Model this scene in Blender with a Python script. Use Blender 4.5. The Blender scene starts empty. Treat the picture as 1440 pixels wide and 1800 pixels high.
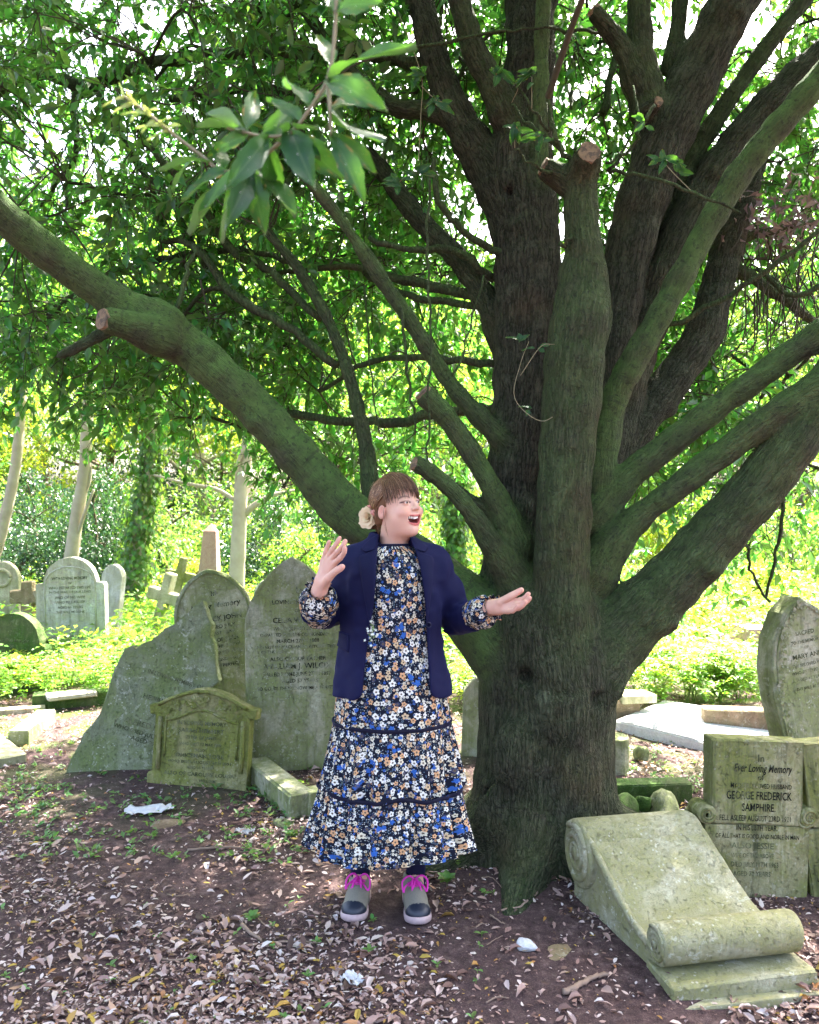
import bpy, bmesh, math, random
import numpy as np
from mathutils import Vector, Matrix, Quaternion
random.seed(7)
RNG = np.random.default_rng(11)
PI = math.pi
scene = bpy.context.scene
COL = scene.collection

# ------------------------------------------------------------------ camera
CAM_H = 1.5
cam_data = bpy.data.cameras.new('camera')
cam_data.sensor_fit = 'HORIZONTAL'
cam_data.sensor_width = 36.0
cam_data.lens = 36.0
cam_data.clip_start = 0.05
cam_data.clip_end = 600.0
cam_data.dof.use_dof = True
cam_data.dof.focus_distance = 3.2
cam_data.dof.aperture_fstop = 8.5
cam = bpy.data.objects.new('camera', cam_data)
cam.location = (0, 0, CAM_H)
cam.rotation_euler = (math.radians(90), 0, 0)
COL.objects.link(cam)
scene.camera = cam

# ------------------------------------------------------------------ sky and sun
SUN_EL, SUN_AZ = math.radians(57), math.radians(32)      # azimuth measured from +Y towards +X
world = bpy.data.worlds.new('World')
scene.world = world
world.use_nodes = True
wn = world.node_tree
sky = wn.nodes.new('ShaderNodeTexSky')
sky.sky_type = 'NISHITA'
sky.sun_disc = False
sky.sun_elevation = SUN_EL
sky.sun_rotation = SUN_AZ
sky.air_density = 0.8
sky.dust_density = 7.0
sky.ozone_density = 0.5
bg = wn.nodes['Background']
bg.inputs['Strength'].default_value = 0.15
wn.links.new(sky.outputs[0], bg.inputs['Color'])
sun_data = bpy.data.lights.new('sun', 'SUN')
sun_data.energy = 4.8
sun_data.angle = math.radians(0.6)
sun_data.color = (1.0, 0.95, 0.86)
sun = bpy.data.objects.new('sun', sun_data)
sd = Vector((math.sin(SUN_AZ) * math.cos(SUN_EL), math.cos(SUN_AZ) * math.cos(SUN_EL), math.sin(SUN_EL)))
sun.rotation_euler = (-sd).to_track_quat('-Z', 'Y').to_euler()
sun.location = (6, 9, 14)
COL.objects.link(sun)

vs = scene.view_settings
vs.view_transform = 'Standard'
vs.look = 'None'
vs.exposure = 3.25
vs.gamma = 1.0
vs.use_curve_mapping = False
scene.cycles.use_denoising = True
scene.cycles.use_adaptive_sampling = True
scene.cycles.adaptive_threshold = 0.02
scene.cycles.max_bounces = 6
scene.cycles.diffuse_bounces = 4
scene.cycles.glossy_bounces = 2
scene.cycles.transmission_bounces = 4
scene.cycles.transparent_max_bounces = 4
scene.cycles.caustics_reflective = False
scene.cycles.caustics_refractive = False
scene.cycles.sample_clamp_indirect = 6.0

# ------------------------------------------------------------------ helpers
def at(px, py, Y):
    """the point at distance Y that the photograph shows at pixel (px, py) of 1440x1800"""
    return np.array([(px - 720) / 1440 * Y, Y, CAM_H - (py - 900) / 1440 * Y])

def tag(o, label=None, cat=None, group=None, kind=None):
    if label: o['label'] = label
    if cat: o['category'] = cat
    if group: o['group'] = group
    if kind: o['kind'] = kind
    return o

def thing(name, label, cat, loc=(0, 0, 0), rz=0.0, group=None):
    o = bpy.data.objects.new(name, None)
    o.empty_display_size = 0.1
    o.location = loc
    o.rotation_euler = (0, 0, rz)
    COL.objects.link(o)
    return tag(o, label, cat, group)

def mesh_from(name, verts, faces, uv=None, attrs=None, smooth=True):
    """verts (n,3), faces list of lists or (m,k) array -> mesh datablock"""
    verts = np.asarray(verts, dtype=np.float32).reshape(-1, 3)
    me = bpy.data.meshes.new(name)
    if isinstance(faces, np.ndarray) and faces.ndim == 2:
        m, k = faces.shape
        me.vertices.add(len(verts))
        me.vertices.foreach_set('co', verts.ravel())
        me.loops.add(m * k)
        me.loops.foreach_set('vertex_index', faces.astype(np.int32).ravel())
        me.polygons.add(m)
        me.polygons.foreach_set('loop_start', np.arange(0, m * k, k, dtype=np.int32))
        me.update(calc_edges=True)
    else:
        me.from_pydata([tuple(v) for v in verts], [], [list(map(int, f)) for f in faces])
        me.update()
    if uv is not None:
        ul = me.uv_layers.new(name='UVMap')
        vi = np.empty(len(me.loops), dtype=np.int32)
        me.loops.foreach_get('vertex_index', vi)
        ul.data.foreach_set('uv', np.asarray(uv, dtype=np.float32)[vi].ravel())
    for nm, arr in (attrs or {}).items():
        arr = np.asarray(arr, dtype=np.float32)
        if arr.ndim == 1:
            a = me.attributes.new(nm, 'FLOAT', 'POINT'); a.data.foreach_set('value', arr)
        else:
            a = me.attributes.new(nm, 'FLOAT_VECTOR', 'POINT'); a.data.foreach_set('vector', arr.ravel())
    if smooth:
        me.polygons.foreach_set('use_smooth', np.ones(len(me.polygons), dtype=bool))
    return me

def add(name, me, mat=None, parent=None, loc=None, rot=None):
    o = bpy.data.objects.new(name, me)
    COL.objects.link(o)
    if mat is not None and len(me.materials) == 0:
        me.materials.append(mat)
    if parent is not None: o.parent = parent
    if loc is not None: o.location = loc
    if rot is not None: o.rotation_euler = rot
    return o

def copy_tree(o, parent=None):
    c = o.copy(); COL.objects.link(c); c.parent = parent
    for ch in o.children: copy_tree(ch, c)
    return c

def cat_meshes(parts):
    """[(verts, faces array k)] of equal k -> joined"""
    V, F, n = [], [], 0
    for v, f in parts:
        V.append(np.asarray(v, dtype=np.float64).reshape(-1, 3)); F.append(np.asarray(f) + n); n += len(V[-1])
    return np.concatenate(V), np.concatenate(F)

def spline(pts, n):
    """Catmull-Rom through rows of pts (any width), n samples per span"""
    P = np.asarray(pts, dtype=float)
    P = np.vstack([2 * P[0] - P[1], P, 2 * P[-1] - P[-2]])
    out = []
    for i in range(1, len(P) - 2):
        p0, p1, p2, p3 = P[i - 1], P[i], P[i + 1], P[i + 2]
        for t in np.linspace(0, 1, n, endpoint=False):
            out.append(0.5 * (2 * p1 + (p2 - p0) * t + (2 * p0 - 5 * p1 + 4 * p2 - p3) * t * t + (3 * p1 - p0 - 3 * p2 + p3) * t ** 3))
    out.append(P[-2])
    return np.array(out)

def frames(c):
    """parallel-transport frames along polyline c -> T, N, B"""
    T = np.gradient(c, axis=0)
    T /= np.linalg.norm(T, axis=1)[:, None] + 1e-12
    up = np.array([0, 0, 1.0]) if abs(T[0, 2]) < 0.9 else np.array([1.0, 0, 0])
    n = np.cross(T[0], up); n /= np.linalg.norm(n)
    N = [n]
    for i in range(1, len(c)):
        n = N[-1] - T[i] * np.dot(N[-1], T[i])
        N.append(n / (np.linalg.norm(n) + 1e-12))
    N = np.array(N)
    return T, N, np.cross(T, N)

def tube(c, r, sides=6, caps=True, jit=0.0):
    """quads of a tube along polyline c with radii r (cap as degenerate ring)"""
    c = np.asarray(c, dtype=float); m = len(c)
    r = np.broadcast_to(np.asarray(r, dtype=float), (m,)).copy()
    T, N, B = frames(c)
    if caps:
        c = np.vstack([c[:1], c, c[-1:]]); r = np.concatenate([[r[0] * .02], r, [r[-1] * .02]])
        N = np.vstack([N[:1], N, N[-1:]]); B = np.vstack([B[:1], B, B[-1:]]); m += 2
    a = np.linspace(0, 2 * PI, sides, endpoint=False)
    rr = r[:, None] * (1 + (jit * RNG.normal(size=(m, sides)) if jit else 0))
    V = c[:, None, :] + rr[..., None] * (np.cos(a)[None, :, None] * N[:, None, :] + np.sin(a)[None, :, None] * B[:, None, :])
    i = np.arange(m - 1)[:, None] * sides; j = np.arange(sides)[None, :]; j2 = (j + 1) % sides
    F = np.stack([i + j, i + j2, i + sides + j2, i + sides + j], -1).reshape(-1, 4)
    return V.reshape(-1, 3), F

def unit(v):
    v = np.asarray(v, dtype=float)
    return v / (np.linalg.norm(v, axis=-1, keepdims=True) + 1e-12)

# ------------------------------------------------------------------ signed distance field on a grid, meshed by surface nets
class Field:
    def __init__(s, lo, hi, h):
        s.lo = np.array(lo, dtype=float); s.h = h
        s.n = np.ceil((np.array(hi) - s.lo) / h).astype(int) + 1
        s.f = np.full(s.n, 1.0, dtype=np.float32)
        s.ax = [s.lo[i] + h * np.arange(s.n[i]) for i in range(3)]
    def win(s, lo, hi, pad):
        a = np.clip(np.floor((np.array(lo) - pad - s.lo) / s.h).astype(int), 0, s.n)
        b = np.clip(np.ceil((np.array(hi) + pad - s.lo) / s.h).astype(int) + 1, 0, s.n)
        if np.any(b <= a): return None
        sl = tuple(slice(a[i], b[i]) for i in range(3))
        g = np.meshgrid(*[s.ax[i][sl[i]] for i in range(3)], indexing='ij', sparse=True)
        return sl, g
    def merge(s, sl, d, k, sub=False):
        a = s.f[sl]
        if sub:
            a = -a
        if k > 0:
            t = np.clip(.5 + .5 * (a - d) / k, 0, 1)
            r = a * (1 - t) + d * t - k * t * (1 - t)
        else:
            r = np.minimum(a, d)
        s.f[sl] = -r if sub else r
    def cone(s, a, b, ra, rb, k=.01, sub=False):
        a = np.asarray(a, float); b = np.asarray(b, float)
        R = max(ra, rb)
        w = s.win(np.minimum(a, b), np.maximum(a, b), R + 2 * k + 4 * s.h)
        if w is None: return
        sl, (X, Y, Z) = w
        ba = b - a; L2 = float(ba @ ba) + 1e-12
        t = np.clip(((X - a[0]) * ba[0] + (Y - a[1]) * ba[1] + (Z - a[2]) * ba[2]) / L2, 0, 1)
        d = np.sqrt((X - a[0] - t * ba[0]) ** 2 + (Y - a[1] - t * ba[1]) ** 2 + (Z - a[2] - t * ba[2]) ** 2) - (ra + (rb - ra) * t)
        s.merge(sl, d, k, sub)
    def chain(s, pts, rad, k=.01):
        for i in range(len(pts) - 1): s.cone(pts[i], pts[i + 1], rad[i], rad[i + 1], k)
    def ell(s, c, r, k=.01, M=None, sub=False):
        """ellipsoid; M = 3x3 whose columns are the local axes"""
        c = np.asarray(c, float); r = np.asarray(r, float)
        R = r.max()
        w = s.win(c - R, c + R, 2 * k + 4 * s.h)
        if w is None: return
        sl, (X, Y, Z) = w
        P = [X - c[0], Y - c[1], Z - c[2]]
        if M is not None:
            P = [P[0] * M[0, i] + P[1] * M[1, i] + P[2] * M[2, i] for i in range(3)]
        k0 = np.sqrt((P[0] / r[0]) ** 2 + (P[1] / r[1]) ** 2 + (P[2] / r[2]) ** 2)
        k1 = np.sqrt((P[0] / r[0] ** 2) ** 2 + (P[1] / r[1] ** 2) ** 2 + (P[2] / r[2] ** 2) ** 2) + 1e-9
        s.merge(sl, k0 * (k0 - 1) / k1, k, sub)
    def net(s):
        f = s.f; n = s.n; cn = n - 1
        tot = int(np.prod(cn))
        cnt = np.zeros(tot, dtype=np.int16)
        ids, pos = [], []
        quads = []
        str3 = np.array([cn[1] * cn[2], cn[2], 1])
        for ax in range(3):
            A = np.take(f, range(n[ax] - 1), axis=ax) if False else f[tuple(slice(0, -1) if i == ax else slice(None) for i in range(3))]
            Bv = f[tuple(slice(1, None) if i == ax else slice(None) for i in range(3))]
            idx = np.argwhere((A < 0) != (Bv < 0))
            if len(idx) == 0: continue
            va = A[tuple(idx.T)].astype(float); vb = Bv[tuple(idx.T)].astype(float)
            t = va / (va - vb)
            p = idx.astype(float); p[:, ax] += t
            o1, o2 = [(1, 2), (2, 0), (0, 1)][ax]
            q = []
            okq = np.ones(len(idx), bool)
            for d1, d2 in ((0, 0), (-1, 0), (-1, -1), (0, -1)):
                c = idx.copy(); c[:, o1] += d1; c[:, o2] += d2
                ok = np.all((c >= 0) & (c < cn), axis=1)
                okq &= ok
                lin = c @ str3
                ids.append(lin[ok]); pos.append(p[ok])
                q.append(lin)
            q = np.stack(q, 1)
            flip = va > 0
            q[flip] = q[flip][:, ::-1]
            quads.append(q[okq])
        ids = np.concatenate(ids); pos = np.concatenate(pos); quads = np.concatenate(quads)
        u, inv = np.unique(ids, return_inverse=True)
        c = np.bincount(inv)
        V = np.stack([np.bincount(inv, weights=pos[:, i]) / c for i in range(3)], 1)
        F = np.searchsorted(u, quads)
        return V * s.h + s.lo, F

def relax(V, F, it=2, lam=.5):
    """Laplacian smoothing of a quad mesh"""
    e = np.concatenate([F[:, [0, 1]], F[:, [1, 2]], F[:, [2, 3]], F[:, [3, 0]]])
    e = np.concatenate([e, e[:, ::-1]])
    n = len(V); deg = np.bincount(e[:, 0], minlength=n).astype(float) + 1e-9
    for _ in range(it):
        S = np.stack([np.bincount(e[:, 0], weights=V[e[:, 1], i], minlength=n) for i in range(3)], 1) / deg[:, None]
        V = V + lam * (S - V)
    return V

def vnoise(P, freq, seed=0):
    """cheap smooth value noise at points P (n,3) -> (n,) in -1..1"""
    Q = np.asarray(P, float) * freq + seed * 17.31
    i = np.floor(Q).astype(np.int64); f = Q - i; f = f * f * (3 - 2 * f)
    def hsh(a, b, c):
        h = (a * 374761393 + b * 668265263 + c * 2147483647 + seed * 974711) & 0xffffffff
        h = ((h ^ (h >> 13)) * 1274126177) & 0xffffffff
        return ((h ^ (h >> 16)) & 0xffff) / 32767.5 - 1
    r = 0
    for dx in (0, 1):
        for dy in (0, 1):
            for dz in (0, 1):
                w = (f[:, 0] if dx else 1 - f[:, 0]) * (f[:, 1] if dy else 1 - f[:, 1]) * (f[:, 2] if dz else 1 - f[:, 2])
                r = r + w * hsh(i[:, 0] + dx, i[:, 1] + dy, i[:, 2] + dz)
    return r

# ------------------------------------------------------------------ materials
class NT:
    """small node-tree writer"""
    def __init__(s, name):
        s.m = bpy.data.materials.new(name); s.m.use_nodes = True
        s.t = s.m.node_tree; s.t.nodes.clear()
        s.out = s.t.nodes.new('ShaderNodeOutputMaterial')
    def n(s, kind, ins=None, **kw):
        nd = s.t.nodes.new('ShaderNode' + kind)
        for k, v in kw.items(): setattr(nd, k, v)
        for k, v in (ins or {}).items(): s.set(nd, k, v)
        return nd
    def set(s, nd, k, v):
        sock = nd.inputs[k]
        if hasattr(v, 'is_linked') or hasattr(v, 'links'): s.t.links.new(v, sock)
        elif hasattr(v, 'outputs'): s.t.links.new(v.outputs[0], sock)
        else:
            if isinstance(v, (tuple, list)) and len(v) == 3 and sock.type == 'RGBA': v = (*v, 1)
            sock.default_value = v
    def math(s, op, a, b=None, c=None, clamp=False):
        nd = s.n('Math', operation=op); nd.use_clamp = clamp
        s.set(nd, 0, a)
        if b is not None: s.set(nd, 1, b)
        if c is not None: s.set(nd, 2, c)
        return nd.outputs[0]
    def mix(s, fac, a, b, mode='MIX'):
        nd = s.n('Mix', data_type='RGBA', blend_type=mode)
        s.set(nd, 0, fac); s.set(nd, 6, a); s.set(nd, 7, b)
        return nd.outputs[2]
    def ramp(s, fac, stops):
        nd = s.n('ValToRGB'); s.set(nd, 0, fac)
        cr = nd.color_ramp
        while len(cr.elements) < len(stops): cr.elements.new(.5)
        for e, (p, c) in zip(cr.elements, stops):
            e.position = p; e.color = (c, c, c, 1) if not isinstance(c, tuple) else (*c, 1)
        return nd.outputs[0]
    def noise(s, vec, scale, detail=4, rough=.55, dist=0.0):
        nd = s.n('TexNoise', {'Scale': scale, 'Detail': detail, 'Roughness': rough, 'Distortion': dist})
        if vec is not None: s.set(nd, 'Vector', vec)
        return nd.outputs[0]
    def bump(s, h, strength=.5, dist=.01, normal=None):
        nd = s.n('Bump', {'Height': h, 'Strength': strength, 'Distance': dist})
        if normal is not None: s.set(nd, 'Normal', normal)
        return nd.outputs[0]
    def principled(s, color, rough=.8, normal=None, spec=.3, **kw):
        nd = s.n('BsdfPrincipled', {'Base Color': color, 'Roughness': rough, 'Specular IOR Level': spec})
        if normal is not None: s.set(nd, 'Normal', normal)
        for k, v in kw.items(): s.set(nd, k, v)
        return nd
    def done(s, sh):
        s.t.links.new(sh.outputs[0] if hasattr(sh, 'outputs') else sh, s.out.inputs[0])
        return s.m
    def attr(s, name):
        return s.n('Attribute', attribute_name=name)
    def obj(s):
        return s.n('TexCoord').outputs['Object']
    def rnd(s):
        return s.n('ObjectInfo').outputs['Random']

def leaf_mat(name, top, under=None, trans=None, gloss=.35, tf=.45, var=.35, attr=True, spec=.5):
    """leaf: diffuse with a waxy coat and light let through; colours vary with the per-leaf attribute 'tint'"""
    t = NT(name)
    a = t.attr('tint').outputs['Fac'] if attr else t.rnd()
    hs = t.n('HueSaturation', {'Color': top})
    t.set(hs, 'Hue', t.math('MULTIPLY_ADD', a, .06, .47))
    t.set(hs, 'Value', t.math('MULTIPLY_ADD', a, 2 * var, 1 - var))
    colr = hs.outputs[0]
    if under is not None:
        colr = t.mix(t.n('NewGeometry').outputs['Backfacing'], colr, under)
    p = t.principled(colr, gloss, spec=spec)
    hs2 = t.n('HueSaturation', {'Color': trans or top})
    t.set(hs2, 'Hue', t.math('MULTIPLY_ADD', a, .05, .475))
    t.set(hs2, 'Value', t.math('MULTIPLY_ADD', a, var, 1 - var / 2))
    tr = t.n('BsdfTranslucent', {'Color': hs2.outputs[0]})
    mx = t.n('MixShader', {0: tf, 1: p, 2: tr})
    return t.done(mx)

LEAF_V = np.array([[0, 0, 0], [-.42, .3, .10], [.42, .3, .10], [0, .34, 0], [-.36, .66, .08], [.36, .66, .08], [0, .7, -.02], [0, 1, -.10]])
LEAF_F = np.array([[0, 3, 1], [0, 2, 3], [1, 3, 6], [1, 6, 4], [3, 2, 5], [3, 5, 6], [4, 6, 7], [6, 5, 7]])
LEAF4_V = np.array([[0, 0, 0], [-.45, .45, .12], [.45, .45, .12], [0, .5, 0], [0, 1, -.12]])
LEAF4_F = np.array([[0, 3, 1], [0, 2, 3], [1, 3, 4], [3, 2, 4]])

def leaf_cloud(pos, dirv, nrm, length, width, tpl='4', tint=None, curl=None):
    """many leaves as one triangle mesh: base pos, pointing dirv, facing nrm"""
    LV, LF = (LEAF4_V, LEAF4_F) if tpl == '4' else (LEAF_V, LEAF_F)
    n = len(pos)
    d = unit(dirv); s = unit(np.cross(d, nrm)); u = np.cross(s, d)
    length = np.broadcast_to(length, (n,)); width = np.broadcast_to(width, (n,))
    zz = LV[:, 2][None, :] * (1 if curl is None else np.broadcast_to(curl, (n,))[:, None])
    V = (pos[:, None, :] + (LV[:, 0][None, :] * width[:, None])[..., None] * s[:, None, :]
         + (LV[:, 1][None, :] * length[:, None])[..., None] * d[:, None, :]
         + (zz * length[:, None])[..., None] * u[:, None, :])
    F = (np.arange(n)[:, None, None] * len(LV) + LF[None]).reshape(-1, 3)
    t = RNG.random(n) if tint is None else tint
    return V.reshape(-1, 3), F, np.repeat(t, len(LV))
# ------------------------------------------------------------------ ground
def gz(x, y):
    x = np.asarray(x, float); y = np.asarray(y, float)
    P = np.stack([x.ravel(), y.ravel(), np.zeros(x.size)], 1)
    n = (vnoise(P, 1.3, 3) * .022 + vnoise(P, 4.1, 4) * .010 + vnoise(P, 13., 5) * .004).reshape(x.shape)
    g = n + .06 * np.exp(-((x - .55) ** 2 + (y - 3.55) ** 2) / .30) - .05 * np.exp(-((x - 1.15) ** 2 + (y - 2.45) ** 2) / .07)
    g = g * np.exp(-np.maximum(0, np.hypot(x, y) - 40) / 60)
    # level where the person stands
    w = np.exp(-(((x + .09) / .32) ** 2 + ((y - 3.05) / .28) ** 2) ** 2)
    return g * (1 - w)

def mk_ground():
    ax = np.concatenate([-np.geomspace(250, 3.2, 34), np.arange(-3.1, 3.4, .045), np.geomspace(3.5, 250, 34)])
    ay = np.concatenate([-np.geomspace(250, 1.2, 26), np.arange(-1, 1.9, .15), np.arange(1.9, 7, .045), np.geomspace(7.1, 320, 44)])
    X, Y = np.meshgrid(ax, ay, indexing='ij')
    V = np.stack([X, Y, gz(X, Y)], -1).reshape(-1, 3)
    a, b = X.shape
    i = np.arange(a - 1)[:, None] * b + np.arange(b - 1)[None, :]
    F = np.stack([i, i + b, i + b + 1, i + 1], -1).reshape(-1, 4)
    t = NT('woodland_soil')
    v = t.n('NewGeometry').outputs['Position']
    n1 = t.noise(v, 2.2, 5, .6); n2 = t.noise(v, 26, 6, .7); n3 = t.noise(v, 120, 3, .7)
    c = t.ramp(n2, [(.30, (.026, .015, .014)), (.55, (.088, .056, .056)), (.72, (.22, .155, .14))])
    c = t.mix(t.ramp(n1, [(.40, 0.), (.66, .75)]), c, t.mix(n3, (.032, .018, .020), (.105, .068, .066)))
    crumbs = t.n('TexVoronoi', {'Vector': v, 'Scale': 150.0})
    c = t.mix(t.ramp(crumbs.outputs['Distance'], [(.0, .55), (.35, 0.)]), c, t.mix(n2, (.16, .11, .09), (.30, .23, .20)))
    # mossy tint away from the trampled place
    far = t.n('SeparateXYZ', {0: v}).outputs['Y']
    g1 = t.math('MULTIPLY', t.ramp(t.math('MULTIPLY', far, .1), [(.36, 0.), (.62, 1.)]), t.ramp(t.noise(v, 3.1, 4), [(.45, 0.), (.60, .8)]))
    c = t.mix(g1, c, (.075, .12, .022))
    hgt = t.math('ADD', t.math('MULTIPLY', n2, .6), t.math('MULTIPLY', n3, .35))
    p = t.principled(c, .95, t.bump(hgt, .9, .03), spec=.15)
    o = add('ground', mesh_from('ground', V, F), t.done(p))
    return tag(o, kind='structure', label='dark leaf-strewn woodland soil of the burial ground')
ground = mk_ground()
# ------------------------------------------------------------------ the big evergreen oak
def bark_material():
    t = NT('oak_bark')
    v = t.attr('bark').outputs['Vector']; moss = t.attr('moss').outputs['Fac']
    geo = t.n('NewGeometry'); pos = geo.outputs['Position']
    vw = t.n('Mapping', {'Vector': v}); vw.inputs['Scale'].default_value = (1, 1, .24)
    wob = t.n('VectorMath', {0: vw.outputs[0]}, operation='ADD')
    nz = t.n('TexNoise', {'Vector': v, 'Scale': 14.0, 'Detail': 3.0})
    sc = t.n('VectorMath', {0: nz.outputs['Color']}, operation='SCALE'); sc.inputs['Scale'].default_value = .045
    t.set(wob, 1, sc.outputs[0])
    vor = t.n('TexVoronoi', {'Vector': wob.outputs[0], 'Scale': 62.0, 'Randomness': 1.0}, feature='DISTANCE_TO_EDGE')
    plate = t.ramp(vor.outputs['Distance'], [(.0, 0.), (.09, .45), (.30, 1.)])
    vr = t.n('Mapping', {'Vector': v}); vr.inputs['Scale'].default_value = (1, 1, .11)
    rid = t.math('MULTIPLY', t.math('ABSOLUTE', t.math('SUBTRACT', t.noise(vr.outputs[0], 46, 4, .6, .25), .5)), 5.0, clamp=True)
    plate = t.math('ADD', t.math('MULTIPLY', plate, .42), t.math('MULTIPLY', t.ramp(rid, [(.0, 0.), (.35, .7), (.9, 1.)]), .58))
    fine = t.noise(wob.outputs[0], 95, 5, .65); med = t.noise(v, 9, 4, .6); big = t.noise(pos, 2.2, 3, .5)
    rough_b = t.ramp(moss, [(.25, 1.), (.9, .28)])
    c = t.mix(fine, (.012, .010, .008), (.110, .092, .070))
    c = t.mix(t.math('MULTIPLY', t.ramp(plate, [(.12, .9), (.62, 0.)]), rough_b), c, (.006, .005, .005))
    # grey and rusty patches of lichen
    c = t.mix(t.ramp(med, [(.58, 0.), (.72, .5)]), c, (.16, .155, .115))
    c = t.mix(t.ramp(big, [(.55, 0.), (.75, .35)]), c, (.14, .075, .040))
    # algae: everywhere on the young limbs, thicker where the surface looks up
    nzz = t.n('SeparateXYZ', {0: geo.outputs['Normal']}).outputs['Z']
    up = t.math('MULTIPLY_ADD', nzz, .40, .68)
    m = t.math('MULTIPLY', moss, t.math('ADD', up, t.math('MULTIPLY_ADD', med, 1.7, -.80)), clamp=True)
    m2 = t.math('MULTIPLY', m, t.math('MULTIPLY_ADD', fine, .8, .55), clamp=True)
    m2 = t.math('MULTIPLY', m2, .88)
    green = t.mix(t.noise(v, 30, 4, .6), (.026, .070, .014), (.135, .245, .058))
    c = t.mix(m2, c, green)
    spk = t.ramp(t.noise(v, 48, 4, .7), [(.56, 0.), (.64, .65)])
    c = t.mix(spk, c, (.022, .026, .018))
    ring = t.ramp(t.noise(t.n('Mapping', {'Vector': v, 'Scale': (.25, .25, 1)}).outputs[0], 26, 4, .7), [(.60, 0.), (.66, .55)])
    c = t.mix(t.math('MULTIPLY', ring, moss), c, (.03, .032, .022))
    h = t.math('ADD', t.math('MULTIPLY', plate, rough_b), t.math('ADD', t.math('MULTIPLY', fine, .30), t.math('MULTIPLY', t.noise(v, 34, 5, .7), .45)))
    p = t.principled(c, .9, t.bump(h, 1.0, .022), spec=.2)
    return t.done(p)
BARK = bark_material()
def simple_mat(name, col, rough=.8, col2=None, scale=30., bump=.3, spec=.25, bdist=.004, detail=4):
    t = NT(name); v = t.obj()
    n = t.noise(v, scale, detail, .6)
    c = t.mix(n, col, col2 or tuple(x * .6 for x in col))
    return t.done(t.principled(c, rough, t.bump(n, bump, bdist), spec=spec))
def cutwood_material():
    t = NT('cut_wood'); v = t.obj()
    w = t.n('TexWave', {'Vector': v, 'Scale': 60.0, 'Distortion': 3.0, 'Detail': 2.0}, wave_type='RINGS')
    c = t.mix(w.outputs[0], (.17, .11, .065), (.28, .19, .12))
    c = t.mix(t.ramp(t.noise(v, 40, 4), [(.45, 0.), (.6, .8)]), c, (.07, .06, .05))
    return t.done(t.principled(c, .9, t.bump(w.outputs[0], .3, .004)))
CUT = cutwood_material()
TWIG = simple_mat('twig_bark', (.10, .085, .055), .85, (.035, .035, .022), 40)

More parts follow.
